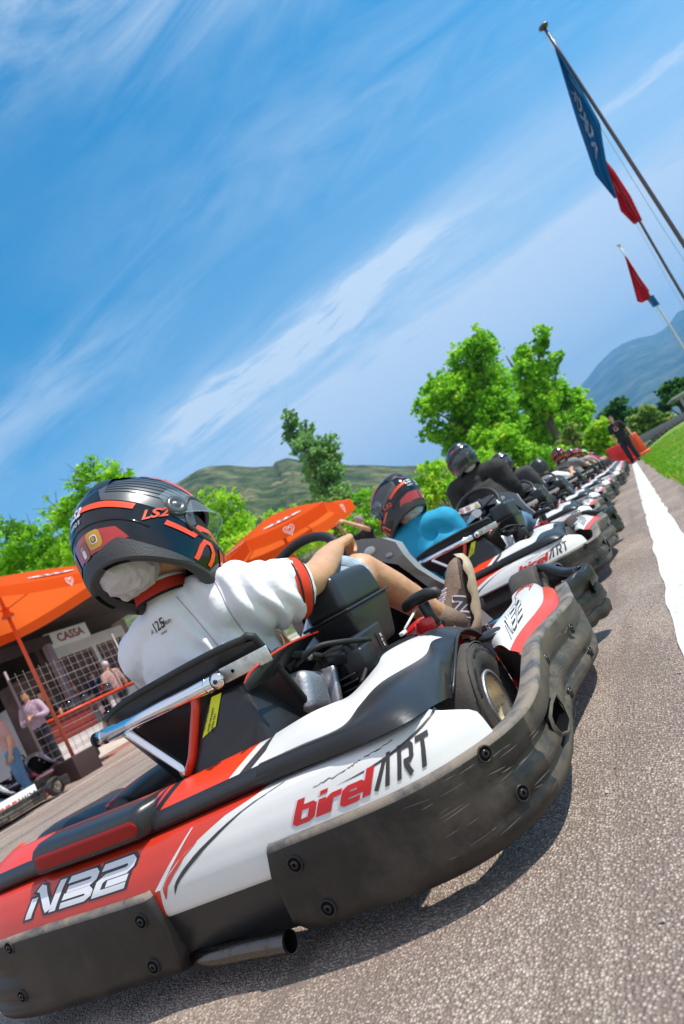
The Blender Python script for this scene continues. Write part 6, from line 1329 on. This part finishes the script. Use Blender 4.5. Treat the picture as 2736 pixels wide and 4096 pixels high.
# ================================================================== PEOPLE ON FOOT, FLAGS, BARRIERS, THE PIT STAND
def standing(label, loc, h, top, legs, rotz=0.0, arms=None, sleeve='short', hair=None, cap=None, jname='shirt', extra=None, tilt=0.0, group=None, vox=0.02):
    """arms: per side (elbow, wrist) in a 1.78 m figure facing +y"""
    t = thing('person', label, 'person', loc, rotz, group); s = h / 1.78; V = lambda p: Vector(p) * s
    A = arms or (((0.27, -0.02, 1.12), (0.27, 0.06, 0.88)), ((-0.27, -0.02, 1.12), (-0.27, 0.06, 0.88)))
    ch = [([(0, 0, 0.95), (0, 0, 1.15), (0, 0.01, 1.36), (0, 0, 1.45)], [0.10, 0.095, 0.10, 0.07], 1.4), ([(0, 0, 1.42), (0, 0.005, 1.54)], [0.055, 0.05]), ([(0, 0.02, 1.60), (0, 0.015, 1.68)], [0.070, 0.078]), ([(0, 0.085, 1.615), (0, 0.10, 1.60)], [0.014, 0.012])]
    for i, sg in enumerate((1, -1)):
        e, w = A[i]; S_ = (sg * 0.18, 0, 1.41); ch.append(([S_, e, w], [0.050, 0.042, 0.028])); d = Vector(w) - Vector(e)
        ch += [([V(q) / s for q in c[0]], c[1]) for c in hand_chains(w, d, (-sg * 1.0, 0.2, 0), 1.05, 0.5, thumb_side=-sg)]
        ch.append(([(sg * 0.095, 0, 0.92), (sg * 0.105, 0.015, 0.50), (sg * 0.11, -0.01, 0.09)], [0.090, 0.062, 0.042])); ch.append(([(sg * 0.11, -0.03, 0.05), (sg * 0.12, 0.16, 0.035)], [0.04, 0.034]))
    solid('body', [([V(p) for p in c[0]], [r * s for r in c[1]], *c[2:]) for c in ch], 0.010 * s, M['skin'], t, 4)
    wk = lambda co: 0.008 * noise.noise(co * 8)
    tc_ = [([(0, 0, 0.90), (0, 0, 1.15), (0, 0.01, 1.36), (0, 0, 1.44)], [0.118, 0.115, 0.122, 0.075], 1.42), ([(-0.18, 0, 1.415), (0, 0, 1.455), (0.18, 0, 1.415)], [0.072, 0.065, 0.072])]
    for i, sg in enumerate((1, -1)):
        e, w = (Vector(q) for q in A[i]); S_ = Vector((sg * 0.18, 0, 1.41)); tc_.append(([S_, S_.lerp(e, 0.72)], [0.074, 0.062]) if sleeve == 'short' else ([S_, e, e.lerp(w, 0.9)], [0.074, 0.058, 0.045]))
    j = solid(jname, [([V(p) for p in c[0]], [r * s for r in c[1]], *c[2:]) for c in tc_], vox, top, t, 4, wk)
    solid('trousers', [([V(p) for p in c[0]], [r * s for r in c[1]], *c[2:]) for c in [([(0, 0, 0.86), (0, 0, 0.98)], [0.122, 0.115], 1.4)] + [([(sg * 0.095, 0, 0.90), (sg * 0.105, 0.015, 0.50), (sg * 0.11, -0.01, 0.12)], [0.108, 0.084, 0.066]) for sg in (1, -1)]], vox, legs, t, 4, wk)
    for sg in (1, -1):
        b = MB(); b.tube([V((sg * 0.11, -0.06, 0.045)), V((sg * 0.113, 0.05, 0.06)), V((sg * 0.12, 0.19, 0.035))], [0.045 * s, 0.052 * s, 0.036 * s], M['shoe_black'], seg=10, res=3); b.build('shoe', t)
    b = MB(); 
    def hp_(i, j):
        q = 2 * math.pi * i / 20; p = (0.62 if math.sin(q) < 0.35 else 0.36) * math.pi * j / 8; return V((0.086 * math.sin(p) * math.cos(q), 0.012 + 0.096 * math.sin(p) * math.sin(q), 1.672 + 0.096 * math.cos(p)))
    b.grid(20, 9, hp_, cap or M['hair_dark'], wrap_u=True)
    if cap: b.grid(9, 3, lambda i, j: V((0.075 * math.sin(rad(-70 + 17.5 * i)), 0.075 + (0.03 + 0.035 * j) * math.cos(rad(-70 + 17.5 * i)), 1.70 - 0.012 * j)), cap)
    b.build('cap' if cap else 'hair', t)
    if tilt: t.rotation_euler = (0, tilt, rotz)
    return t, j
mar, mj = standing('man in a black T-shirt standing at the head of the queue of karts', (0.04, 24.9, 0), 1.80, M['cloth_black'], M['trousers_dark'], rotz=rad(168), arms=(((0.24, 0.02, 1.14), (0.22, 0.10, 0.86)), ((-0.27, -0.02, 1.13), (-0.31, 0.05, 0.87))))
mar.rotation_euler = (0, rad(0.5), rad(168))
b = MB(); 
for (cx, cz, r, m) in ((0.0, 1.30, 0.085, M['letter_mauve']), (-0.03, 1.32, 0.045, M['letter_red'])):
    q = on_mesh(mj, [Vector((cx + r * math.cos(k * 0.524) * (1 if k % 2 else 0.8), 0.3, cz + r * 0.95 * math.sin(k * 0.524))) for k in range(12)], (0, 1, 0), 0.004 if r > 0.06 else 0.007); b.add(q, [list(range(12))], m, False)
b.build('chest_print', mj)
# red plastic barriers behind him
mk('barrier_red', (0.58, 0.012, 0.010), 0.35, var=(3, 0.12)); mk('barrier_orange', (0.75, 0.075, 0.012), 0.35, var=(3, 0.1))
def barrier(lab, loc, rz, w, h, m):
    t = thing('barrier', lab, 'barrier', loc, rz, 'red plastic barriers'); b = MB()
    b.box((0, 0, h * 0.55), (w, 0.30, h * 0.9), m, bevel=0.05, taper=(0.96, 0.55)); b.box((0, 0, 0.09), (w * 1.02, 0.46, 0.16), m, bevel=0.03)
    b.build('block', t); b = MB(); b.lathe([(0.05, h * 1.0), (0.05, h * 1.03), (0, h * 1.03)], M['black_plastic'], seg=10); b.build('filler_cap', t); return t
barrier('wide red plastic barrier on the left behind the standing man', (-0.30, 27.2, 0), rad(6), 0.84, 0.86, M['barrier_red'])
barrier('narrow orange red barrier seen right of the standing man', (0.34, 27.6, 0), rad(-64), 0.55, 0.95, M['barrier_orange'])
# long dark barrier wall with a row of tyres at its foot
mk('wall_rubber', (0.075, 0.080, 0.085), 0.8, var=(1.5, 0.2)); mk('tyre_old', (0.028, 0.024, 0.024), 0.85)
t = thing('barrier_wall', 'long dark rubber belt wall above the grass on the right', 'barrier', (0.52, 38.5, 0)); b = MB(); dx, dy = 3.6, 6.0
b.box((dx / 2, dy / 2, 0.62), (math.hypot(dx, dy), 0.10, 0.42), M['wall_rubber'], bevel=0.02, rot=(0, 0, math.atan2(dy, dx))); b.build('belt', t)
for k in range(6):
    b = MB(); b.box((dx * k / 5, dy * k / 5 + 0.1, 0.45), (0.09, 0.09, 0.9), M['bark']); b.build('post', t)
for k in range(14):
    f = 0.04 + k * 0.072; b = MB(); b.lathe([(0.13, -0.08), (0.25, -0.09), (0.29, 0), (0.25, 0.09), (0.13, 0.08)], M['tyre_old'], seg=16); o = b.build('tyre', None, loc=(0.52 + dx * f + 0.02, 38.5 + dy * f - 0.36, 0.09 + gz(0.5 + dx * f, 38.5 + dy * f))); tag(o, 'old black tyre lying at the foot of the long belt wall', 'tyre', 'tyres along the belt wall')
# corner of a low building at the right edge
mk('render_grey', (0.34, 0.34, 0.35), 0.85, var=(0.8, 0.1)); mk('roof_pale', (0.52, 0.52, 0.54), 0.7); mk('brick_red', (0.30, 0.12, 0.08), 0.9, var=(1, 0.2))
t = thing('building', 'low building with a pale flat roof at the right edge', 'building', (4.35, 52, 0)); b = MB(); b.box((3.2, 2.5, 1.0), (5.6, 4.6, 2.0), M['brick_red']); b.build('wall', t)
b = MB(); b.box((2.9, 2.4, 2.06), (6.6, 5.6, 0.14), M['roof_pale'], bevel=0.01); b.box((2.95, 2.4, 1.90), (6.3, 5.3, 0.16), M['render_grey']); b.build('roof', t)
for xx in (0.12, 2.4): b = MB(); b.box((xx, -0.1, 0.9), (0.22, 0.22, 1.8), M['render_grey']); b.build('post', t)
b = MB(); b.box((1.6, 0.16, 1.25), (1.0, 0.1, 0.8), M['roof_pale']); b.build('window', t)

# ---------------- flagpoles
mk('pole_dark', (0.09, 0.05, 0.045), 0.35, coat=0.3); mk('pole_white', (0.60, 0.58, 0.57), 0.35); mk('flag_blue', (0.004, 0.085, 0.24), 0.7, trans=((0.01, 0.16, 0.42), 0.42)); mk('flag_red', (0.42, 0.006, 0.02), 0.7, trans=((0.75, 0.01, 0.04), 0.45)); mk('flag_white', (0.62, 0.60, 0.62), 0.8, trans=((0.8, 0.8, 0.85), 0.3)); mk('rope', (0.55, 0.55, 0.58), 0.8)
def flagpole(lab, az, R, h, m, r=0.045, lean=0.0):
    p = at(az, 0, R); p.z = gz(p.x, p.y); t = thing('flagpole', lab, 'flagpole', p, group='flagpoles beside the track'); b = MB()
    b.tube([(0, 0, 0), (lean * 0.4, 0, h * 0.5), (lean, 0, h)], [r, r * 0.85, r * 0.6], m, seg=10, res=4); b.build('pole', t)
    b = MB(); b.lathe([(0, h), (r * 1.0, h), (r * 2.2, h + 0.05), (r * 2.0, h + 0.08), (0, h + 0.10)], m, seg=12, c=(lean, 0, 0)); b.build('finial', t)
    b = MB(); b.tube([(lean - 0.07, -0.03, h - 0.1), (lean * 0.4 - 0.16, -0.04, h * 0.45), (-0.1, -0.03, 1.0)], 0.006, M['rope'], seg=5, res=4); b.build('rope', t)
    return t, p
t1, p1 = flagpole('tallest dark flagpole, flying the blue flag', 10.35, 15.8, 8.9, M['pole_dark'], 0.050)
t2, p2 = flagpole('middle dark flagpole, flying the long red flag', 8.35, 22.6, 8.8, M['pole_dark'], 0.048, lean=0.30)
t3, p3 = flagpole('white flagpole farthest away, flying a furled red flag', 6.85, 36.0, 8.75, M['pole_white'], 0.052)
def flag(name, lab, p, pts_l, pts_r, m, seed, folds=5, amp=0.06, extra=None):
    """limp cloth hung between two edge lines (x offset, height) beside the pole"""
    b = MB(); nu, nv = 22, 34; n_ = Vector((0, -1, 0))
    def f(i, j):
        v = j / (nv - 1); u = i / (nu - 1); l = interp(pts_l, v); r = interp(pts_r, v); x = lerp(l[0], r[0], u); z = lerp(l[1], r[1], u); w = abs(r[0] - l[0]) + 0.05
        y = -0.06 + amp * math.sin(u * folds * 3.1 + seed + v * 2) * min(1, w / 0.3) + 0.03 * noise.noise((u * 3, v * 5, seed)); return Vector((p.x + x, p.y + y, z))
    b.grid(nu, nv, f, m); o = b.build(name); tag(o, lab, 'flag', 'flags on the poles'); return o, f, nu, nv
f1, ff, nu, nv = flag('flag', 'long limp blue flag with pale squiggles, closest to the camera', p1, [(0, (-0.04, 8.50)), (0.55, (-0.42, 6.9)), (0.85, (-0.66, 5.75)), (1, (-0.60, 5.10))], [(0, (-0.03, 8.45)), (0.5, (-0.06, 7.3)), (0.72, (-0.10, 6.55)), (0.80, (-0.22, 6.25)), (0.9, (-0.40, 5.75)), (1, (-0.56, 5.08))], M['flag_blue'], 1.0)
b = MB()
def fpt(u, v): i = u * (nu - 1); j = v * (nv - 1); i0, j0 = min(int(i), nu - 2), min(int(j), nv - 2); a = ff(i0, j0).lerp(ff(i0 + 1, j0), i - i0); c = ff(i0, j0 + 1).lerp(ff(i0 + 1, j0 + 1), i - i0); return a.lerp(c, j - j0) + Vector((0, -0.012, 0))
for ln in ([(0.28, 0.36), (0.45, 0.40), (0.30, 0.44), (0.55, 0.42)], [(0.55, 0.45), (0.35, 0.50), (0.50, 0.54), (0.62, 0.48)], [(0.25, 0.54), (0.45, 0.60), (0.30, 0.64), (0.55, 0.58)], [(0.52, 0.62), (0.35, 0.67), (0.52, 0.70), (0.60, 0.66)], [(0.30, 0.72), (0.50, 0.76), (0.35, 0.80), (0.55, 0.78)]):
    P = crom([Vector((q[0], q[1])) for q in ln], [0] * len(ln), 5)[0]
    for vs, fs in strokes([[tuple(q) for q in P]], 0.022): b.add([fpt(min(.98, max(.02, x)), z) for x, z in vs], fs, M['flag_white'], False)
b.build('flag_print', f1)
flag('flag', 'long hanging red flag with a white patch, below the blue flag', p2 + Vector((0.30, 0, 0)), [(0, (-0.12, 8.6)), (0.4, (-0.20, 7.5)), (0.75, (-0.40, 6.7)), (1, (-0.30, 6.15))], [(0, (-0.06, 8.6)), (0.35, (0.02, 7.8)), (0.7, (0.03, 6.9)), (1, (-0.05, 6.1))], M['flag_red'], 2.0)
o3, f3, nu, nv = flag('flag', 'furled red flag on the farthest pole', p3, [(0, (-0.05, 8.5)), (0.5, (-0.35, 7.35)), (0.9, (-0.62, 6.35)), (1, (-0.50, 6.2))], [(0, (0.0, 8.5)), (0.5, (0.02, 7.4)), (0.85, (0.06, 6.5)), (1, (-0.08, 6.15))], M['flag_red'], 3.0)
b = MB(); b.grid(8, 8, lambda i, j: Vector((p3.x - 0.22 + 0.32 * i / 7 + 0.03 * j / 7, p3.y - 0.05 + 0.04 * math.sin(i), 6.28 - 0.55 * j / 7 - 0.04 * i / 7)), M['flag_blue']); b.build('blue_end', o3)

# ---------------- orange parasols
def parasol(lab, x, y, z0, r, zedge, zapex, val, n=8, rot=0.0, pole_m=None, basebox=None):
    t = thing('parasol', lab, 'parasol', (x, y, z0), group='orange parasols by the pit stand'); ang = [rot + 2 * math.pi * k / n for k in range(n)]; ze, za = zedge - z0, zapex - z0
    def rim(k): a = ang[k % n]; return Vector((r * math.cos(a), r * math.sin(a), ze))
    b = MB(); apex = Vector((0, 0, za)); sub = 6
    for k in range(n):
        A_, B_ = rim(k), rim(k + 1)
        def g(i, j, A_=A_, B_=B_):
            p = apex.lerp(A_.lerp(B_, i / sub), j / sub); s = 4 * (i / sub) * (1 - i / sub); return p + Vector((0, 0, -0.05 * s * (j / sub) + 0.05 * math.sin(math.pi * j / sub)))
        b.grid(sub + 1, sub + 1, g, M['orange_cloth'])
    b.build('canopy', t, weld=0.001)
    b = MB()
    for k in range(n):
        A_, B_ = rim(k), rim(k + 1)
        b.grid(sub + 1, 4, lambda i, j: A_.lerp(B_, i / sub) * Vector((1, 1, 1)) .length * 0 + A_.lerp(B_, i / sub) + Vector((0, 0, -0.05 * 4 * (i / sub) * (1 - i / sub) - val * j / 3 - 0.02 * (1 if i in (0, sub) else 0) * (-j / 3))) + (A_ + B_).normalized() * (0.01 * j), M['orange_cloth'])
    b.build('valance', t)
    for k in range(n):      # print on each face: white oval and heart
        b = MB()
        A_, B_ = rim(k), rim(k + 1); ex = (B_ - A_).normalized(); mid = (A_ + B_) / 2; n_ = (mid * Vector((1, 1, 0))).normalized()
        if n_.dot(Vector((-x, -y, 0))) < -0.5: continue
        up_ = (apex - mid).normalized(); nf = up_.cross(ex); nf = nf if nf.z > 0 else -nf
        c = mid.lerp(apex, 0.17) + nf * 0.012 + Vector((0, 0, -0.005)); W_o, H_o = 0.40 * r / 1.6, 0.085 * r / 1.6
        b.add([c + ex * W_o * math.cos(q) + up_ * H_o * math.sin(q) for q in [2 * math.pi * i / 28 for i in range(28)]], [list(range(28))], M['white_print'], False)
        for dx_ in (-0.15, 0.0, 0.16): b.add([c + nf * 0.006 + ex * (dx_ + 0.05 * math.cos(q)) * r / 1.6 + up_ * 0.045 * math.sin(q) * r / 1.6 for q in [2 * math.pi * i / 14 for i in range(14)]], [list(range(14))], M['letter_red'], False)
        hc = mid + Vector((0, 0, -0.05 - val * 0.5)) + n_ * 0.03
        for sc, wd in ((1.0, 0.13), (0.55, 0.12)):
            H_ = [(math.sin(q) ** 3, (13 * math.cos(q) - 5 * math.cos(2 * q) - 2 * math.cos(3 * q) - math.cos(4 * q)) / 16) for q in [2 * math.pi * i / 22 for i in range(23)]]
            for vs, fs in strokes([[(px * sc, py * sc) for px, py in H_]], wd): b.add([hc + ex * px * val * 0.40 + Vector((0, 0, 1)) * py * val * 0.40 for px, py in vs], fs, M['white_print'], False)
        b.build('print', t)
    pm = pole_m or M['orange_paint']; b = MB(); b.tube([(0, 0, 0.05), (0, 0, za)], 0.032, pm, seg=14); b.build('pole', t)
    b = MB(); hz = ze - 0.02; b.lathe([(0.033, hz - 0.10), (0.11, hz - 0.08), (0.11, hz - 0.05), (0.06, hz), (0.06, hz + 0.09), (0.033, hz + 0.10)], pm, seg=16); b.build('hub', t)
    for k in range(n): b = MB(); b.tube([Vector((0, 0, za - 0.02)), rim(k) + Vector((0, 0, 0.0))], 0.011, pm, seg=6); b.tube([Vector((0, 0, hz + 0.05)), apex.lerp(rim(k), 0.52) + Vector((0, 0, 0.02))], 0.010, pm, seg=6); b.build('rib', t)
    if basebox: b = MB(); b.box((0, 0, basebox[1] / 2), (basebox[0], basebox[0], basebox[1]), M['base_dark'], bevel=0.015); b.build('base', t)
    return t
mk('orange_paint', (0.62, 0.13, 0.06), 0.5); mk('base_dark', (0.040, 0.018, 0.016), 0.7)
q = at(-49.4, 0, 13.4); parasol('large orange parasol over the pit stand at the left edge', q.x, q.y, gz(q.x, q.y) - 0.02, 2.15, 3.22, 3.90, 0.22, 4, rad(40.6 + 8), basebox=(0.52, 0.40))
q = at(-27.6, 0, 14.0); parasol('orange parasol behind the nearest driver\'s outstretched arm', q.x, q.y, 0.0, 1.62, 2.36, 2.80, 0.26, 6, rad(34), basebox=(0.45, 0.12))

# ---------------- ticket hut, stand, fence
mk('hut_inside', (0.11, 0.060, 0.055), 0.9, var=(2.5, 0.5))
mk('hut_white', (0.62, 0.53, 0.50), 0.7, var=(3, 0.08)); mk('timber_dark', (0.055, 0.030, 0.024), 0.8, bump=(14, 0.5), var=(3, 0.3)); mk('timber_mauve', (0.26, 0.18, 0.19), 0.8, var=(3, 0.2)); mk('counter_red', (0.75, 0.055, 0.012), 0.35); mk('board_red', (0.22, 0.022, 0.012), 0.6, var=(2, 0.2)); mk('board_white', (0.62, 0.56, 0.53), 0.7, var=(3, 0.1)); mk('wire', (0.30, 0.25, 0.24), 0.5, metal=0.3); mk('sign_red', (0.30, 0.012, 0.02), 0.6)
HX = -13.7; gh = gz(HX, 12)
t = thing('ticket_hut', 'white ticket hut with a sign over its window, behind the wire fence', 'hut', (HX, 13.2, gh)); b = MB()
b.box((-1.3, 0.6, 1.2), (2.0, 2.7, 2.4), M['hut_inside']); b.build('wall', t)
for (y, w) in ((-0.62, 0.12), (0.72, 0.12), (1.9, 0.1)): b = MB(); b.box((-0.2, y, 1.2), (0.12, w, 2.4), M['hut_white']); b.build('post', t)
b = MB(); b.box((-0.2, 0.6, 2.50), (0.16, 2.7, 0.30), M['hut_white'], bevel=0.01); b.build('lintel', t)
b = MB(); b.box((-0.2, 0.6, 0.55), (0.14, 2.6, 1.0), M['hut_white'], bevel=0.01); b.build('counter_front', t)
b = MB(); b.box((-0.10, 0.02, 2.83), (0.05, 1.40, 0.40), M['white_print'], bevel=0.006); sg_ = b.build('sign', t)
b = MB(); tv, tf = text_mesh('CASSA', 0.30, 0.008); b.add([(-0.07, v.x + 0.10, 2.83 + v.y) for v in tv], tf, M['sign_red'], False); b.build('lettering', sg_)
b = MB(); b.box((-0.40, -0.05, 1.92), (0.08, 0.75, 0.36), M['counter_red']); b.box((-0.39, -0.05, 2.10), (0.09, 0.76, 0.08), M['white_print']); b.build('red_panel', t)
t = thing('stand_roof', 'dark timber canopy frame over the pit stand', 'canopy', (HX + 0.3, 12.0, gh)); b = MB()
b.box((-0.1, -3.15, 2.80), (0.16, 7.0, 0.26), M['timber_dark']); b.box((-2.4, -2.4, 2.84), (0.16, 7.0, 0.22), M['timber_dark']); b.build('beam', t)
b = MB(); b.box((-1.0, 1.2, 3.32), (5.0, 9.4, 0.12), M['timber_dark']); b.build('roof', t)
b = MB(); b.box((-3.4, 3.6, 1.7), (0.12, 6.0, 3.3), M['timber_dark']); b.build('back_wall', t)
for (x, y, m) in ((0.0, 0.12, M['timber_mauve']), (-0.25, 0.10, M['timber_dark']), (-0.1, -4.6, M['timber_dark']), (-0.1, 4.6, M['timber_dark'])): b = MB(); b.box((x, y, 1.35), (0.15, 0.17, 2.7), m); b.build('post', t)
t = thing('counter', 'helmet counter with a bright orange rail and red and white boards', 'counter', (-12.75, 12.1, gz(-12.75, 12))); b = MB(); gc = gz(-12.75, 12)
b.tube([(0.12, -1.6, 0.98), (0.12, 1.6, 0.98)], 0.035, M['counter_red'], seg=10); b.build('rail', t)
b = MB(); b.box((-0.15, 0, 0.95), (0.5, 3.1, 0.04), M['timber_dark']); b.build('shelf', t)
b = MB(); b.box((0.05, -0.9, 0.70), (0.04, 1.3, 0.44), M['board_red']); b.build('red_board', t)
b = MB(); b.box((0.05, -0.8, 0.26), (0.04, 1.5, 0.40), M['board_white']); b.build('white_board', t)
for yy, m in ((0.05, M['timber_mauve']), (0.45, M['board_white']), (0.62, M['timber_mauve']), (1.5, M['timber_dark'])): b = MB(); b.box((0.02, yy, 0.47), (0.06, 0.13, 0.94), m); b.build('leg', t)
HG = 'spare helmets at the counter'
for (lab, x, y, z, az_) in (('spare red and black helmet, left one on the orange rail', -12.80, 11.42, gc + 1.11, 100), ('spare red and black helmet, middle one on the orange rail', -12.80, 11.88, gc + 1.11, 112), ('spare red and black helmet with a grey visor, right one on the rail', -12.80, 12.62, gc + 1.11, 60), ('spare grey and red helmet hanging below the orange rail', -12.55, 12.10, gc + 0.50, 130)):
    h = make_helmet(None, 'red', None); pose(h, Vector((x, y, z)), az_, 0, 0); tag(h, lab, 'helmet', HG)
t = thing('wire_fence', 'wire mesh fence in front of the ticket hut and counter', 'fence', (-12.3, 13.0, gz(-12.3, 13))); b = MB()
for k in range(12): b.tube([(0, -3.1, 0.25 + 0.17 * k), (0, 3.2, 0.25 + 0.17 * k)], 0.004 if k % 3 else 0.008, M['wire'], seg=5)
for k in range(32): b.tube([(0, -3.1 + 0.2032 * k, 0.2), (0, -3.1 + 0.2032 * k, 2.2)], 0.0035, M['wire'], seg=5)
b.build('mesh', t)
for yy in (-3.1, 0.05, 3.2): b = MB(); b.tube([(0, yy, 0), (0, yy, 2.3)], 0.028, M['wire'], seg=10); b.build('post', t)
for i, (y, lab) in enumerate(((11.75, 'white concrete block on the pit kerb, lower one'), (12.35, 'white concrete block beside the spare grey helmet'))):
    o = thing('block', lab, 'block', (-11.9 + 0.1 * i, y, gz(-11.9, y)), rad(4 * i), 'white blocks along the pit'); b = MB(); b.box((0, 0, 0.17), (0.42, 0.42, 0.34), M['board_white'], bevel=0.02); b.box((0, 0, 0.355), (0.36, 0.36, 0.03), M['board_white'], bevel=0.01); b.build('body', o)
PG = 'people at the pit stand'
q = at(-50.6, 0, 16.2); standing('man in a mauve shirt with arms folded behind the counter', (q.x, q.y, gz(q.x, q.y)), 1.82, M['shirt_mauve'], M['trousers_dark'], rotz=rad(200), sleeve='long', group=PG, arms=(((0.28, 0.02, 1.14), (0.08, 0.22, 1.16)), ((-0.28, 0.02, 1.14), (-0.08, 0.20, 1.20))))
q = at(-49.6, 0, 17.2); standing('dark clothed person just behind the mauve shirted man', (q.x, q.y, gz(q.x, q.y)), 1.72, M['cloth_black'], M['trousers_dark'], rotz=rad(190), group=PG)
q = at(-44.7, 0, 18.2); standing('person in a pink cap and rose top behind the fence', (q.x, q.y, gz(q.x, q.y)), 1.78, M['shirt_rose'], M['trousers_dark'], rotz=rad(70), cap=M['letter_mauve'], group=PG)
q = at(-45.9, 0, 18.6); standing('person in a navy shirt at the hut window', (q.x, q.y, gz(q.x, q.y)), 1.74, M['shirt_navy'], M['trousers_dark'], rotz=rad(80), group=PG)
q = at(-47.4, 0, 18.4); standing('person in a red top beside the mauve post', (q.x, q.y, gz(q.x, q.y)), 1.68, M['sign_red'], M['trousers_dark'], rotz=rad(120), cap=M['sign_red'], group=PG)
q = at(-52.9, 0, 13.2); standing('person in a pale pink T-shirt and blue jeans at the left edge', (q.x, q.y, gz(q.x, q.y)), 1.72, M['shirt_rose'], M['denim_blue'], rotz=rad(150), group=PG)
q = at(-21.3, 0, 12.6); standing('person in black raising both hands by the second parasol', (q.x, q.y, 0), 1.82, M['cloth_black'], M['trousers_dark'], rotz=rad(140), sleeve='short', arms=(((0.32, 0.18, 1.50), (0.16, 0.34, 1.74)), ((-0.32, 0.18, 1.50), (-0.10, 0.34, 1.76))), cap=M['timber_mauve'])
mk('tent_white', (0.78, 0.76, 0.78), 0.8)
q = at(-52.6, 0, 21); t = thing('tent', 'white tent cloth at the far left behind the people', 'tent', (q.x, q.y, gz(-14, 0)), rad(38)); b = MB(); b.grid(12, 8, lambda i, j: Vector((-2.2 + 0.4 * i, 0.08 * math.sin(i * 1.7) * (1 - j / 7) + 0.05 * math.sin(j), 0.2 + 1.75 * j / 7 - 0.10 * (j / 7) * math.sin(i * 0.57))), M['tent_white']); b.build('side_sheet', t); b = MB()
for xx in (-2.2, 2.2): b.tube([(xx, 0, 0), (xx, 0, 2.1)], 0.03, M['wire'], seg=8)
b.build('frame', t)
# ---------------- karts parked in the far lane
kb = copy_tree(KART); kb.location = (-9.75, 5.62, 0.02); kb['label'] = 'kart at the left edge in the far lane, seen from its side'; kb['group'] = 'karts parked in the far lane'
kc = copy_tree(KART); kc.location = (-11.05, 7.55, gz(-11.05, 9)); kc['label'] = 'dark kart parked behind the parasol base in the far lane'; kc['group'] = 'karts parked in the far lane'
b = MB()
for txt, xs0, m, wd in (('birel', (0.0, 0.125, 0.165, 0.235, 0.345), M['letter_red'], 0.34), ('ART', (0.40, 0.50, 0.585), M['letter_dark'], 0.22)):
    for ch, x in zip(txt, xs0):
        for vs, fs in strokes(GL[ch], wd): b.add([(0.606 - 0.09 * p[1] * 0.055 / 0.08, 0.78 + x * 0.95 + p[0] * 0.085 + 0.035 * p[1], 0.235 + p[1] * 0.052) for p in vs], fs, m, False)
b.add([(0.598, 0.70, 0.215), (0.598, 1.42, 0.215), (0.555, 1.46, 0.33), (0.555, 0.70, 0.33)], [[0, 1, 2, 3]], M['white_vinyl'], False)
b.build('side_board', kb)
dB = copy_tree(d4); dB.location = (-9.85, 5.62, 0.02); dB['label'] = 'driver in blue jeans in the kart at the left edge'; dB['group'] = 'people at the pit stand'
